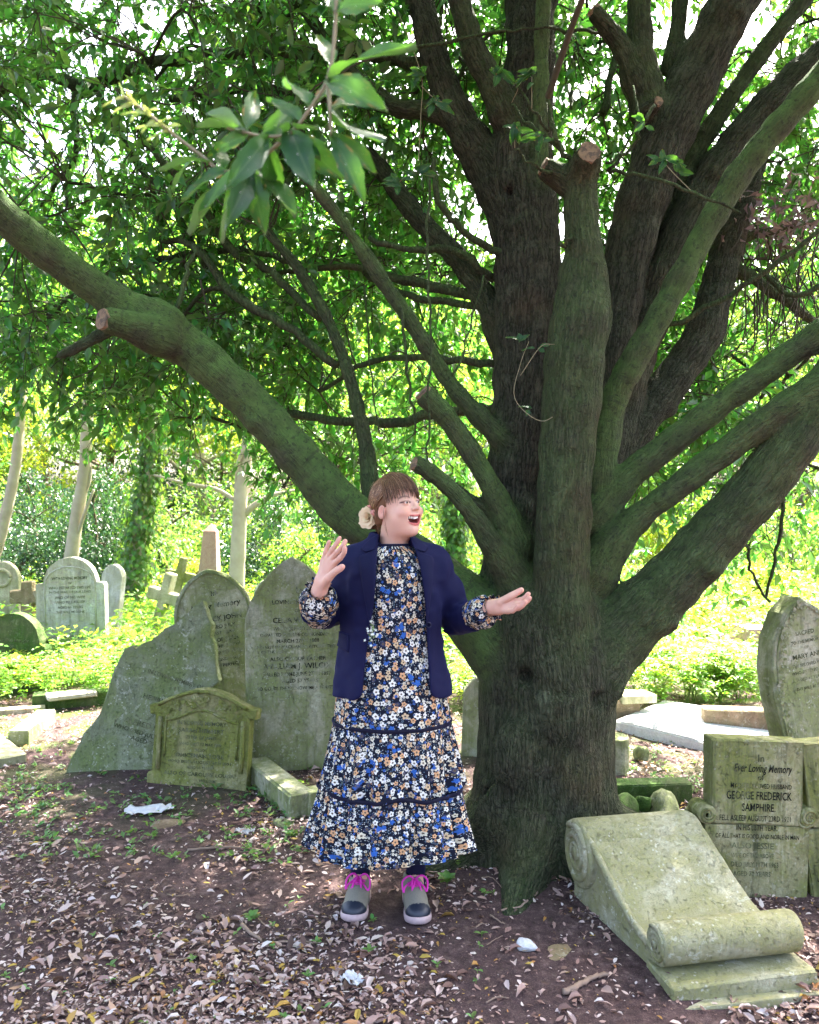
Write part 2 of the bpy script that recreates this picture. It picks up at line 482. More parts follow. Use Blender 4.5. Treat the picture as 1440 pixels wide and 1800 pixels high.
# name, algae, [(px, py, Y, radius in px)]
LIMBS = [
 ('trunk', .25, [(935, 1600, 3.60, 168), (946, 1500, 3.60, 130), (955, 1400, 3.60, 112), (960, 1280, 3.60, 106), (962, 1180, 3.60, 108), (955, 1090, 3.60, 98)]),
 ('limb', .95, [(925, 1165, 3.60, 80), (845, 1090, 3.62, 58), (770, 1020, 3.66, 46), (690, 955, 3.68, 40), (610, 900, 3.66, 38), (540, 820, 3.62, 35), (450, 718, 3.58, 33), (345, 622, 3.52, 33), (265, 572, 3.48, 36), (190, 522, 3.42, 28), (120, 472, 3.34, 27), (40, 408, 3.24, 26), (-60, 320, 3.1, 25), (-200, 190, 2.9, 24)]),
 ('limb', .12, [(915, 1150, 3.66, 70), (905, 1000, 3.70, 56), (908, 880, 3.74, 50), (918, 740, 3.78, 52), (926, 600, 3.82, 55), (928, 480, 3.86, 55), (924, 380, 3.90, 54), (916, 300, 3.92, 55), (925, 200, 3.96, 44), (932, 90, 4.0, 40), (932, -20, 4.05, 40), (930, -200, 4.1, 36)]),
 ('limb', .20, [(908, 410, 3.92, 44), (862, 305, 3.95, 35), (814, 222, 3.98, 30), (774, 130, 4.0, 26), (748, 40, 4.02, 24), (715, -100, 4.1, 21)]),
 ('limb', .40, [(908, 235, 3.9, 34), (868, 155, 3.86, 24), (836, 90, 3.86, 21), (812, 15, 3.86, 19), (790, -80, 3.86, 17)]),
 ('limb', .50, [(985, 1180, 3.50, 60), (988, 1040, 3.42, 48), (990, 900, 3.40, 44), (998, 780, 3.40, 46), (1010, 640, 3.40, 50), (1024, 530, 3.41, 44), (1027, 450, 3.42, 31), (1021, 380, 3.43, 26), (1020, 300, 3.44, 28)]),
 ('limb', .18, [(1010, 1100, 3.68, 56), (1040, 900, 3.74, 46), (1056, 720, 3.80, 42), (1082, 560, 3.84, 38), (1115, 400, 3.86, 40), (1160, 270, 3.88, 43), (1216, 150, 3.90, 41), (1270, 40, 3.92, 40), (1330, -80, 3.95, 44), (1400, -200, 4., 40)]),
 ('limb', .45, [(1140, 190, 3.86, 34), (1128, 100, 3.84, 22), (1124, 0, 3.84, 19), (1118, -120, 3.84, 18)]),
 ('limb', .35, [(1120, 160, 3.84, 22), (1092, 80, 3.80, 15), (1042, 16, 3.76, 13)]),
 ('limb', .45, [(1180, 120, 3.95, 18), (1192, 40, 3.98, 14), (1205, -60, 4.0, 13)]),
 ('limb', .55, [(1100, 520, 3.96, 17), (1160, 390, 4.0, 16), (1240, 240, 4.02, 16), (1320, 120, 4.04, 15), (1400, 15, 4.06, 15), (1500, -120, 4.1, 14)]),
 ('limb', .22, [(1070, 800, 3.80, 36), (1100, 680, 3.86, 34), (1145, 550, 3.90, 34), (1195, 420, 3.92, 33), (1262, 300, 3.94, 31), (1345, 195, 3.96, 30), (1450, 95, 3.98, 28), (1580, 0, 4.0, 26)]),
 ('limb', .85, [(1052, 850, 3.60, 26), (1074, 720, 3.58, 23), (1118, 630, 3.55, 22), (1180, 520, 3.52, 21), (1238, 410, 3.49, 21), (1300, 305, 3.46, 22), (1375, 215, 3.42, 23), (1460, 120, 3.38, 24), (1600, -20, 3.3, 22)]),
 ('limb', .20, [(1060, 860, 3.82, 44), (1110, 760, 3.9, 34), (1180, 670, 3.98, 31), (1235, 590, 4.04, 30), (1262, 500, 4.1, 27), (1285, 420, 4.15, 24), (1310, 350, 4.2, 18), (1340, 270, 4.3, 13)]),
 ('limb', .80, [(1040, 915, 3.62, 38), (1100, 842, 3.58, 26), (1200, 762, 3.52, 23), (1310, 680, 3.46, 22), (1440, 588, 3.38, 24), (1600, 490, 3.25, 26)]),
 ('limb', .75, [(1035, 1015, 3.58, 46), (1105, 926, 3.52, 26), (1200, 850, 3.46, 22), (1300, 775, 3.40, 22), (1400, 700, 3.34, 24), (1500, 640, 3.26, 27), (1650, 540, 3.1, 25)]),
 ('limb', .55, [(1000, 1190, 3.60, 80), (1088, 1110, 3.56, 60), (1174, 1030, 3.52, 49), (1260, 938, 3.48, 46), (1340, 848, 3.42, 42), (1418, 745, 3.38, 38), (1490, 640, 3.32, 40), (1620, 480, 3.2, 36)]),
 ('limb', .75, [(905, 800, 3.72, 22), (868, 760, 3.68, 18), (800, 685, 3.66, 14), (745, 600, 3.64, 14), (695, 525, 3.62, 13), (640, 445, 3.60, 12), (575, 355, 3.56, 10), (500, 270, 3.5, 8)]),
 ('limb', .80, [(905, 960, 3.58, 34), (880, 890, 3.54, 22), (840, 815, 3.51, 18), (790, 740, 3.48, 17), (742, 690, 3.45, 19)]),
 ('limb', .70, [(900, 1010, 3.52, 32), (855, 940, 3.46, 19), (815, 885, 3.42, 15), (765, 835, 3.38, 14), (728, 815, 3.35, 14)]),
 ('limb', .45, [(880, 915, 3.58, 12), (840, 885, 3.56, 10), (795, 850, 3.54, 8)]),
 ('limb', .55, [(668, 960, 3.72, 22), (652, 860, 3.78, 16), (642, 780, 3.82, 13), (620, 680, 3.88, 11), (585, 580, 3.94, 10), (530, 480, 4.0, 9), (460, 395, 4.1, 8)]),
 ('limb', .30, [(890, 620, 3.90, 24), (850, 520, 3.98, 20), (800, 450, 4.06, 19), (745, 395, 4.12, 18), (700, 340, 4.2, 16), (650, 270, 4.3, 13)]),
 ('limb', .50, [(815, 215, 3.98, 20), (755, 195, 4.05, 17), (690, 185, 4.1, 15), (610, 120, 4.2, 13), (540, 20, 4.3, 11), (500, -60, 4.4, 10)]),
 ('limb', .80, [(952, 320, 3.78, 14), (950, 200, 3.76, 13), (952, 100, 3.76, 13), (958, -40, 3.76, 12)]),
]
# stubs left by pruning: (px, py, Y, r) pairs; True when the saw cut shows as bare wood
STUBS = [(.85, [(285, 592, 3.42, 36), (228, 574, 3.31, 25), (180, 560, 3.22, 21)]),
         (.5, [(215, 568, 3.50, 11), (160, 598, 3.52, 10), (105, 625, 3.54, 8)]),
         (.4, [(1005, 330, 3.45, 22), (975, 305, 3.44, 20), (955, 292, 3.43, 17)]),
         (.4, [(1020, 310, 3.42, 28), (1030, 285, 3.36, 23), (1036, 268, 3.30, 21)]),
         (.3, [(1130, 200, 3.72, 18), (1145, 190, 3.64, 12), (1158, 178, 3.58, 9)])]

def limb_samples(spec, per=7):
    P = np.array([np.concatenate([at(px, py, Y), [r * Y / 1440]]) for px, py, Y, r in spec])
    S = spline(P, per)
    return S[:, :3], S[:, 3]

def build_tree():
    root = thing('evergreen_oak', 'huge many-stemmed evergreen oak with mossy spreading limbs behind the woman', 'tree', (at(955, 1540, 3.6)[0], 3.6, 0))
    off = np.array(root.location)
    fld = Field((-2.45, 2.72, -.22), (2.75, 4.75, 4.72), .0168)
    L = []
    for nm, moss, spec in LIMBS:
        c, r = limb_samples(spec)
        # a little unevenness along every limb
        r = r * (1 + .05 * np.array([math.sin(i * 1.7 + len(L) * 2.1) for i in range(len(r))]))
        L.append((nm, moss, c, r))
    for moss, spec in STUBS:
        c, r = limb_samples(spec, 4); L.append(('stub', moss, c, r))
    ends = [at(*p) for p in ((1042, 16, 3.76), (742, 690, 3.45), (728, 815, 3.35))]
    CUTS = [(c[-1], unit(c[-1] - c[-3]), r[-1]) for nm, moss, c, r in L if (nm == 'stub' and r[-1] > .021) or (nm == 'limb' and min(np.linalg.norm(c[-1] - e) for e in ends) < .02)]
    # root flares
    ctr = at(955, 1480, 3.6)
    for ang, ln, rr in ((205, .42, .10), (250, .40, .11), (292, .42, .105), (-20, .48, .10), (40, .5, .09), (100, .5, .09), (150, .45, .09)):
        a = math.radians(ang); d = np.array([math.cos(a), math.sin(a), 0])
        c = np.array([[*(ctr + d * .14)[:2], .30], [*(ctr + d * .24)[:2], .17], [*(ctr + d * ln)[:2], .035], [*(ctr + d * (ln + .25))[:2], -.03]])
        S = spline(np.hstack([c, [[rr], [rr], [rr * .75], [rr * .4]]]), 5)
        L.append(('root', .3, S[:, :3], S[:, 3]))
    for i, (nm, moss, c, r) in enumerate(L):
        k = .045 if nm in ('trunk', 'root') else (.022 if r[0] > .12 else .012)
        if nm == 'stub': k = .012
        for j in range(len(c) - 1): fld.cone(c[j], c[j + 1], r[j], r[j + 1], k)
    # lumps and hollows in the old wood
    for px, py, Y, r in ((900, 1330, 3.33, 40), (1010, 1380, 3.35, 46), (880, 1450, 3.36, 48), (990, 1250, 3.32, 38), (1030, 560, 3.34, 30), (1060, 1180, 3.42, 44)):
        fld.ell(at(px, py, Y), [r * Y / 1440, .05, r * Y / 1440 * 1.5], .05)
    for px, py, Y, r in ((300, 562, 3.44, 26), (275, 548, 3.45, 26)):
        fld.ell(at(px, py, Y), [r * Y / 1440, .06, r * Y / 1440], .03)
    for px, py, Y, r in ((1005, 690, 3.26, 20), (1015, 800, 3.26, 22), (968, 1215, 3.28, 30), (960, 1120, 3.26, 20)):
        fld.ell(at(px, py, Y), [r * Y / 1440 * 1.6, .025, r * Y / 1440 * .5], .03, sub=True)
    rk = np.random.default_rng(17)
    for i, (nm, moss, c, r) in enumerate(L):                       # knots and swellings
        if nm not in ('limb', 'trunk'): continue
        for _ in range(max(2, int(len(c) / 7))):
            j = rk.integers(2, len(c) - 1); d = unit(rk.normal(size=3)); d[1] = -abs(d[1])
            T_ = unit(c[j] - c[j - 1]); d = unit(d - T_ * (d @ T_)); rr_ = r[j] * rk.uniform(.28, .5)
            fld.ell(c[j] + d * r[j] * .82, [rr_, rr_, rr_ * .9], .02)
            if rk.random() < .4: fld.ell(c[j] + d * (r[j] * .82 + rr_ * 1.0), [rr_ * .5] * 3, .008, sub=True)
    for e, d, R in CUTS:                                           # sawn flat
        w = fld.win(e - R * 1.7, e + R * 1.7, 0)
        if w is None: continue
        sl, (X, Y, Z) = w
        pl = (X - e[0]) * d[0] + (Y - e[1]) * d[1] + (Z - e[2]) * d[2]
        m = ((X - e[0]) ** 2 + (Y - e[1]) ** 2 + (Z - e[2]) ** 2 < (1.6 * R) ** 2) & (pl > -.03)
        fld.f[sl] = np.where(m, np.maximum(fld.f[sl], pl), fld.f[sl])
    V, F = fld.net()
    V = relax(V, F, 2, .4)
    # which limb every vertex belongs to, and its place along that limb
    SC, SR, SI, ST, SN, SB = [], [], [], [], [], []
    for i, (nm, moss, c, r) in enumerate(L):
        T, N, B = frames(c)
        s = np.concatenate([[0], np.cumsum(np.linalg.norm(np.diff(c, axis=0), axis=1))])
        SC.append(c); SR.append(r); SI.append(np.full(len(c), i)); ST.append(np.stack([s + i * 3.7], 1)); SN.append(N); SB.append(B)
    SC = np.concatenate(SC); SR = np.concatenate(SR); SI = np.concatenate(SI); ST = np.concatenate(ST)[:, 0]; SN = np.concatenate(SN); SB = np.concatenate(SB)
    ST_T = np.cross(SN, SB)
    best = np.empty(len(V), dtype=int)
    for a in range(0, len(V), 4000):
        D = np.linalg.norm(V[a:a + 4000, None, :] - SC[None], axis=2) - SR[None]
        best[a:a + 4000] = D.argmin(1)
    dv = V - SC[best]
    bark = np.stack([(dv * SN[best]).sum(1), (dv * SB[best]).sum(1), ST[best] + (dv * ST_T[best]).sum(1)], 1)
    lid = SI[best]
    mossv = np.array([x[1] for x in L])[lid]
    # blend algae amount across joints
    for _ in range(26):
        e = np.concatenate([F[:, [0, 1]], F[:, [1, 2]], F[:, [2, 3]], F[:, [3, 0]]])
        deg = np.bincount(e[:, 0], minlength=len(V)) + 1e-9
        mossv = .5 * mossv + .5 * np.bincount(e[:, 0], weights=mossv[e[:, 1]], minlength=len(V)) / deg
    # normals of the whole surface so that the split parts shade as one
    full = mesh_from('tmp', V, F); nrm = np.empty(len(V) * 3, dtype=np.float32); full.vertices.foreach_get('normal', nrm); nrm = nrm.reshape(-1, 3)
    bpy.data.meshes.remove(full)
    # bark relief
    ridg = np.abs(vnoise(bark * np.array([1, 1, .3]), 26., 8))
    amp = np.where(mossv < .5, .014, .007)
    V = V + nrm * ((ridg - .3) * amp + vnoise(V, 9., 2) * .006)[:, None]
    flid = lid[F[:, 0]]
    for i, (nm, moss, c, r) in enumerate(L):
        sel = F[flid == i]
        if len(sel) < 8: continue
        u, inv = np.unique(sel, return_inverse=True)
        smp = np.where(SI == i)[0]; bs = smp[np.argmin(np.linalg.norm(V[u][:, None] - SC[smp][None], axis=2) - SR[smp][None], axis=1)]; dq = V[u] - SC[bs]
        bk = np.stack([(dq * SN[bs]).sum(1), (dq * SB[bs]).sum(1), ST[bs] + (dq * ST_T[bs]).sum(1)], 1)
        me = mesh_from(nm, V[u] - off, inv.reshape(-1, 4), attrs={'bark': bk, 'moss': mossv[u]})
        me.normals_split_custom_set_from_vertices([tuple(x) for x in nrm[u]])
        add(nm, me, BARK, root)
    # saw cuts
    def cut(p, d, R, name='saw_cut'):
        q = Vector(d).to_track_quat('Z', 'Y')
        n = 14; ang = np.linspace(0, 2 * PI, n, endpoint=False)
        rr = R * (1 + .06 * RNG.normal(size=n))
        ring0 = np.stack([np.cos(ang) * rr, np.sin(ang) * rr, np.full(n, -.02)], 1)
        ring1 = np.stack([np.cos(ang) * rr * .97, np.sin(ang) * rr * .97, np.zeros(n)], 1)
        V = np.vstack([ring0, ring1, [[0, 0, .002]]])
        Fc = [[i, (i + 1) % n, n + (i + 1) % n, n + i] for i in range(n)] + [[n + i, n + (i + 1) % n, 2 * n] for i in range(n)]
        o = add(name, mesh_from(name, V, Fc, smooth=False), CUT, root)
        o.rotation_mode = 'QUATERNION'; o.rotation_quaternion = q; o.location = Vector(p - off)
    for e, d, R in CUTS: cut(e + d * .005, d, R * .93)
    # bare wood where bark was rubbed off the pruned stem
    bare = simple_mat('bare_wood', (.45, .24, .10), .8, (.28, .14, .06), 60)
    for px, py, w, h in ((1020, 393, 17, 15), (1018, 452, 11, 12)):
        Y = 3.43; R = .062
        cx = at(1021, py, Y)
        aa = np.linspace(-w / 30, w / 30, 7); zz = np.linspace(-h, h, 6) * Y / 1440
        VV = [[cx[0] + math.sin(a) * R * 1.08, cx[1] - math.cos(a) * R * 1.08, cx[2] + z * (1 + .25 * math.sin(a * 9))] for z in zz for a in aa]
        FF = [[j * 7 + i, j * 7 + i + 1, (j + 1) * 7 + i + 1, (j + 1) * 7 + i] for j in range(5) for i in range(6)]
        add('bare_patch', mesh_from('bare_patch', np.array(VV) - off, FF), bare, root)
    return root, off, L, SC, SR
oak, OAK_OFF, OAK_L, OAK_SC, OAK_SR = build_tree()
# ------------------------------------------------------------------ gravestones
def stone_mat(name, c1, c2, algae=.5, algae_col=(.10, .16, .04), lichen=.3, streak=.4, dirt=.4, dark=(.035, .042, .026)):
    """weathered stone: grain, blotchy algae, runs of damp, crusts of lichen, pits"""
    t = NT(name); v = t.obj()
    rv = t.n('VectorMath', {0: v}, operation='ADD')
    rr = t.n('CombineXYZ')
    for i in range(3): t.set(rr, i, t.math('MULTIPLY', t.rnd(), 9.0 + i * 5))
    t.set(rv, 1, rr.outputs[0]); v = rv.outputs[0]
    big = t.noise(v, 4.2, 5, .62, .6); mid = t.noise(v, 15, 6, .70, .4); fine = t.noise(v, 75, 5, .75); tiny = t.noise(v, 300, 3, .65)
    c = t.mix(t.ramp(mid, [(.36, 0.), (.64, 1.)]), c1, c2)
    c = t.mix(t.math('MULTIPLY', t.ramp(fine, [(.40, 0.), (.62, 1.)]), .5), c, tuple(x * .62 for x in c1))
    st = t.n('Mapping', {'Vector': v}); st.inputs['Scale'].default_value = (1, 1, .12)
    sn = t.noise(st.outputs[0], 20, 5, .65)
    af = t.math('ADD', t.math('MULTIPLY', big, .62), t.math('ADD', t.math('MULTIPLY', mid, .28), t.math('MULTIPLY', sn, .10)))
    a = t.math('MULTIPLY', t.ramp(af, [(.43, 0.), (.50, .75), (.58, 1.)]), algae)
    c = t.mix(a, c, t.mix(t.ramp(fine, [(.38, 0.), (.62, 1.)]), tuple(x * .5 for x in algae_col), tuple(x * 1.15 for x in algae_col)))
    c = t.mix(t.math('MULTIPLY', t.ramp(sn, [(.52, 0.), (.66, 1.)]), streak), c, dark)
    c = t.mix(t.math('MULTIPLY', t.ramp(sn, [(.32, 1.), (.44, 0.)]), streak * .8), c, tuple(min(.8, x * 1.3) for x in c2))
    l1 = t.math('MULTIPLY', t.ramp(t.noise(v, 26, 6, .72, .5), [(.565, 0.), (.60, 1.)]), t.ramp(t.noise(v, 5.5, 3), [(.44, 0.), (.58, 1.)]))
    c = t.mix(t.math('MULTIPLY', l1, lichen), c, (.56, .56, .47))
    li = t.n('TexVoronoi', {'Vector': v, 'Scale': 46.0})
    l2 = t.math('MULTIPLY', t.ramp(t.math('ADD', li.outputs['Distance'], t.math('MULTIPLY', fine, .5)), [(.40, 1.), (.47, 0.)]), t.ramp(t.noise(v, 9, 3), [(.50, 0.), (.58, 1.)]))
    c = t.mix(t.math('MULTIPLY', l2, lichen), c, (.60, .60, .52))
    pit = t.ramp(t.noise(v, 60, 6, .78), [(.57, 0.), (.68, 1.)])
    c = t.mix(t.math('MULTIPLY', pit, dirt), c, dark)
    c = t.mix(t.math('MULTIPLY', t.ramp(t.noise(v, 8, 5, .7, 1.), [(.56, 0.), (.66, 1.)]), dirt * .6), c, tuple(x * 1.8 for x in dark))
    h = t.math('ADD', t.math('MULTIPLY', mid, .6), t.math('ADD', t.math('MULTIPLY', fine, .40), t.math('SUBTRACT', t.math('MULTIPLY', tiny, .12), t.math('MULTIPLY', pit, .35))))
    return t.done(t.principled(c, .93, t.bump(h, .9, .014), spec=.15))

ST_GREEN = stone_mat('algae_limestone', (.33, .33, .22), (.50, .49, .37), .75, (.17, .22, .045), .38, .28, .38)
ST_OLIVE = stone_mat('olive_limestone', (.25, .24, .10), (.40, .38, .19), .80, (.17, .205, .028), .20, .35, .42)
ST_GREY = stone_mat('lichen_slate', (.19, .215, .13), (.33, .35, .23), .70, (.155, .21, .05), .50, .15, .40)
ST_PALE = stone_mat('pale_marble', (.44, .43, .41), (.60, .59, .55), .42, (.29, .28, .08), .2, .45, .35, (.12, .12, .10))
ST_DARK = stone_mat('dark_mossy_stone', (.075, .10, .04), (.13, .16, .07), .9, (.05, .115, .018), .1, .3, .4)
ST_SCROLL = stone_mat('scroll_limestone', (.34, .33, .20), (.52, .495, .37), .58, (.225, .230, .055), .50, .15, .16, (.10, .10, .06))
ST_GEORGE = stone_mat('sandstone_tablet', (.25, .24, .12), (.42, .40, .25), .78, (.145, .175, .028), .20, .60, .35)
ST_WHITE = stone_mat('white_marble', (.62, .62, .66), (.76, .76, .80), .06, (.3, .33, .2), .1, .05, .15, (.3, .3, .28))
ST_PINK = stone_mat('pink_granite', (.38, .23, .19), (.50, .34, .29), .12, (.2, .2, .1), .1, .1, .45, (.16, .10, .09))
ST_BROWN = stone_mat('brown_sandstone', (.20, .14, .09), (.34, .25, .17), .30, (.14, .17, .04), .30, .15, .5)
ST_BUFF = stone_mat('buff_limestone', (.38, .35, .23), (.56, .52, .38), .50, (.20, .24, .06), .3, .3, .45)
def ink_mat(name, c1, c2, lo, hi):
    t = NT(name); v = t.n('NewGeometry').outputs['Position']
    n = t.math('ADD', t.math('MULTIPLY', t.noise(v, 17, 3), .6), t.math('MULTIPLY', t.noise(v, 130, 4, .7), .4))
    return t.done(t.principled(t.mix(t.ramp(n, [(lo, 0.), (hi, 1.)]), c1, c2), .9, spec=.1))
INK = ink_mat('lead_letters', (.010, .011, .009), (.16, .17, .09), .50, .62)
INK_WORN = ink_mat('worn_lead_letters', (.018, .022, .014), (.26, .28, .19), .46, .57)
INK_FADED = ink_mat('faded_letters', (.050, .058, .030), (.20, .21, .12), .44, .62)

def slab_mesh(name, outline, thick, bev=.008, chip=.0, uneven=.002, seg=2):
    """prism of an outline in local XZ, extruded along Y, edges rounded"""
    P = np.array(outline, float)
    if chip:
        Q = []
        for i in range(len(P)):
            a, b = P[i], P[(i + 1) % len(P)]
            n = max(1, int(np.linalg.norm(b - a) / .05))
            for j in range(n): Q.append(a + (b - a) * j / n + RNG.normal(size=2) * chip)
        P = np.array(Q)
    bm = bmesh.new()
    vs_ = [bm.verts.new((x, -thick / 2, z)) for x, z in P]
    f = bm.faces.new(vs_)
    ex = bmesh.ops.extrude_face_region(bm, geom=[f])
    nv = [g for g in ex['geom'] if isinstance(g, bmesh.types.BMVert)]
    bmesh.ops.translate(bm, verts=nv, vec=(0, thick, 0))
    bmesh.ops.recalc_face_normals(bm, faces=bm.faces)
    if bev:
        ed = [e for e in bm.edges if len(e.link_faces) == 2 and e.calc_face_angle(0) > .6]
        bmesh.ops.bevel(bm, geom=ed, offset=bev, segments=seg, affect='EDGES', profile=.5, clamp_overlap=True)
    if uneven:
        for v in bm.verts: v.co += Vector(RNG.normal(size=3) * uneven)
    me = bpy.data.meshes.new(name); bm.to_mesh(me); bm.free()
    return me

def box_mesh(name, sx, sy, sz, bev=.008, uneven=.002):
    return slab_mesh(name, [(-sx / 2, 0), (sx / 2, 0), (sx / 2, sz), (-sx / 2, sz)], sy, bev, uneven=uneven)

def arch(w, h, rise, n=14, point=0.0, shoulder=0.0):
    """outline of a round or pointed headstone, base centre at the origin"""
    P = [(-w / 2, -.12), (w / 2, -.12)]
    z0 = h - rise; wi = w / 2 - shoulder
    if shoulder: P += [(w / 2, z0 - .02), (w / 2 - .012, z0 + .008), (wi, z0 + .012)]
    for i in range(n + 1):
        a = PI * i / n
        x = math.cos(a) * wi; zz = math.sin(a)
        zz = zz * (1 - point) + (1 - abs(math.cos(a))) * point if point else zz
        P.append((x, z0 + rise * zz))
    if shoulder: P += [(-wi, z0 + .012), (-w / 2 + .012, z0 + .008), (-w / 2, z0 - .02)]
    return P

_font_cache = {}
def text_mesh(lines, name='inscription', bend=0.0):
    """lines: (text, size, z, x-centre[, slant]) on the XZ plane facing -Y, flat"""
    V, F, n = [], [], 0
    for ln in lines:
        s, size, z = ln[0], ln[1], ln[2]; xc = ln[3] if len(ln) > 3 else 0; sl = ln[4] if len(ln) > 4 else 0; wmax = ln[5] if len(ln) > 5 else None
        key = s
        cu = bpy.data.curves.new('t', 'FONT'); cu.body = s; cu.size = size; cu.align_x = 'CENTER'; cu.shear = sl; cu.resolution_u = 2
        cu.offset = size * .012
        ob = bpy.data.objects.new('t', cu); COL.objects.link(ob)
        me = bpy.data.meshes.new_from_object(ob.evaluated_get(bpy.context.evaluated_depsgraph_get()))
        co = np.array([v.co for v in me.vertices]).reshape(-1, 3)
        if len(co):
            sc = 1.0
            if wmax:
                wd = np.ptp(co[:, 0]); sc = wmax / wd if wd > 0 else 1
            v = np.stack([co[:, 0] * sc + xc, np.zeros(len(co)), co[:, 1] + z - (bend * (co[:, 0] * sc) ** 2)], 1)
            V.append(v); F += [[i + n for i in p.vertices] for p in me.polygons]; n += len(v)
        bpy.data.objects.remove(ob); bpy.data.curves.remove(cu); bpy.data.meshes.remove(me)
    return mesh_from(name, np.concatenate(V), F, smooth=False)

def stone(name, label, px, py, Y, cat='gravestone', yaw=0, lean=0, tilt=0, group=None, z=None):
    """Empty at the foot of a stone; yaw about Z, lean backwards, tilt sideways (degrees)"""
    p = at(px, py, Y)
    o = thing(name, label, cat, (p[0], Y, p[2] if z is None else z), 0, group)
    o.rotation_euler = (math.radians(-lean), math.radians(tilt), math.radians(yaw))
    return o

def put_text(parent, lines, y, mat=INK, bend=0.0):
    for ln in lines: add('inscription', text_mesh([ln], bend=bend), mat, parent, loc=(0, y, 0))

HG = 'weathered headstones'
# --- tall pointed headstone behind the woman
o = stone('headstone', 'tall mossy pointed headstone directly behind the woman\'s raised hand', 519, 1345, 4.85, yaw=4, lean=3, tilt=-1, group=HG, z=0)
add('slab', slab_mesh('slab', arch(.56, 1.235, .40, 18, .35), .10, .012), ST_GREEN, o)
put_text(o, [('In', .05, 1.02, .04), ('LOVING MEMORY', .035, .955, .02), ('OF', .028, .905, .03), ('CELIA WILCIX', .043, .845, .02), ('WHO DEPARTED', .03, .80, .0), ('DEPARTED THIS LIFE ON MONDAY', .028, .765, .01, 0, .40),
             ('MARCH 27TH 1888', .03, .728, .03), ('AND REST IN PEACE. AMEN. BEYOND THE', .024, .695, .01, 0, .47), ('OF THE VEIL', .024, .668, -.12),
             ('ALSO OF OUR FATHER', .032, .622, .03), ('WILLIAM J. WILCIX', .046, .575, .03), ('CALLED HOME JUNE 27TH 1897', .032, .533, .02, 0, .40), ('AGED 57 YEARS', .03, .494, .04), ('SO GO AT THEM KNOW ME A FORGET', .028, .452, .02, 0, .46)], -.0535, INK_WORN)
# --- tilted round headstone to its left
o = stone('headstone', 'tilted round-topped headstone between the broken slab and the tall pointed headstone', 412, 1330, 5.35, yaw=10, lean=2, tilt=-9, group=HG, z=0)
add('slab', slab_mesh('slab', arch(.50, 1.14, .30, 18, .15), .09, .01), ST_GREEN, o)
put_text(o, [('In', .045, .965, .02), ('Loving Memory', .05, .885, .02, .2), ('FREDERICK JOHN', .045, .80, .0), ('WHO DIED JULY', .034, .75, 0), ('IN HIS 21ST YEAR', .03, .71, 0), ('ALSO OF ELIZA', .034, .665, .02), ('WIFE OF THE ABOVE', .03, .625, 0), ('WHO FELL ASLEEP APRIL', .032, .58, -.02), ('IN HER 62ND YEAR', .03, .54, 0), ('PEACE PERFECT', .03, .50, .02)], -.0485, INK_WORN)
band = [(x * .93, zz) for x, zz in arch(.50, 1.12, .29, 18, .15)[2:]]
bt = np.array([[x, -.047, zz] for x, zz in band])
v_, f_ = tube(bt, .008, 6); add('border_moulding', mesh_from('border_moulding', v_, f_), ST_GREY, o)
# --- big broken slab leaning on the others
px_out = [(112, 1375), (130, 1330), (152, 1290), (176, 1255), (192, 1200), (205, 1165), (216, 1143), (228, 1137), (231, 1148), (246, 1138), (300, 1098), (338, 1070), (352, 1062), (362, 1090), (374, 1150), (380, 1200), (356, 1225), (352, 1260), (350, 1385)]
b0 = at(240, 1365, 4.75)
o = stone('broken_slab', 'large broken lichen-spotted grave slab leaning behind the small carved headstone', 240, 1365, 4.75, lean=7, group=HG, z=0)
out = [((px - 240) / 1440 * 4.78, (1355 - py) / 1440 * 4.78) for px, py in px_out]
add('slab', slab_mesh('slab', out[::-1], .085, .008, .0045), ST_GREY, o)
for ln in [('IN LOVING MEMORY OF', .036, .58, .13, 0, .34), ('HENRY HIBBERT', .036, .44, .13, 0, .30), ('ALSO', .028, .38, .13), ('ALFRED HIBBERD', .043, .28, .10, 0, .36), ('WHO DIED JULY 26TH 1898', .034, .235, .09, 0, .44), ('AGED 37 YEARS', .034, .195, .12, 0, .26)]:
    ti = add('inscription', text_mesh([ln]), INK_FADED, o, loc=(-.075, -.0465, -.005)); ti.rotation_euler = (0, math.radians(17), 0)
# --- small carved headstone in front
o = stone('headstone', 'low olive-green headstone carved with leaves in front of the broken slab', 354, 1368, 4.52, yaw=-7, lean=5, tilt=1.5, group=HG, z=0)
sh = [(-.295, -.1), (.27, -.1), (.27, .37), (.305, .37), (.31, .42), (.275, .425), (.245, .435)]
sh += [(.245 - .49 * i / 14, .435 + .085 * math.sin(PI * i / 14)) for i in range(1, 14)]
sh += [(-.245, .435), (-.275, .425), (-.31, .42), (-.305, .37), (-.27, .37), (-.275, .06), (-.30, .05)]
add('slab', slab_mesh('slab', sh, .09, .008), ST_OLIVE, o)
rim = np.array([[.255 - .51 * i / 22, -.052, .425 + .082 * math.sin(PI * i / 22)] for i in range(23)])
v_, f_ = tube(rim, .010, 8); add('rim_moulding', mesh_from('rim_moulding', v_, f_), ST_OLIVE, o)
for s in (-1, 1):
    v_, f_ = tube(np.array([[s * .235, -.050, .08], [s * .238, -.052, .20], [s * .236, -.050, .36]]), .013, 8); add('side_column', mesh_from('side_column', v_, f_), ST_OLIVE, o)
    v_, f_ = tube(np.array([[s * .205, -.046, .36], [s * .205, -.047, .20], [s * .205, -.046, .15]]), .006, 6); add('panel_moulding', mesh_from('panel_moulding', v_, f_), ST_OLIVE, o)
arcp = np.array([[-.205 + .41 * i / 16, -.046, .36 - .03 * math.cos(PI * 2 * i / 16) + .015] for i in range(17)])
v_, f_ = tube(arcp, .007, 6); add('panel_moulding', mesh_from('panel_moulding', v_, f_), ST_OLIVE, o)
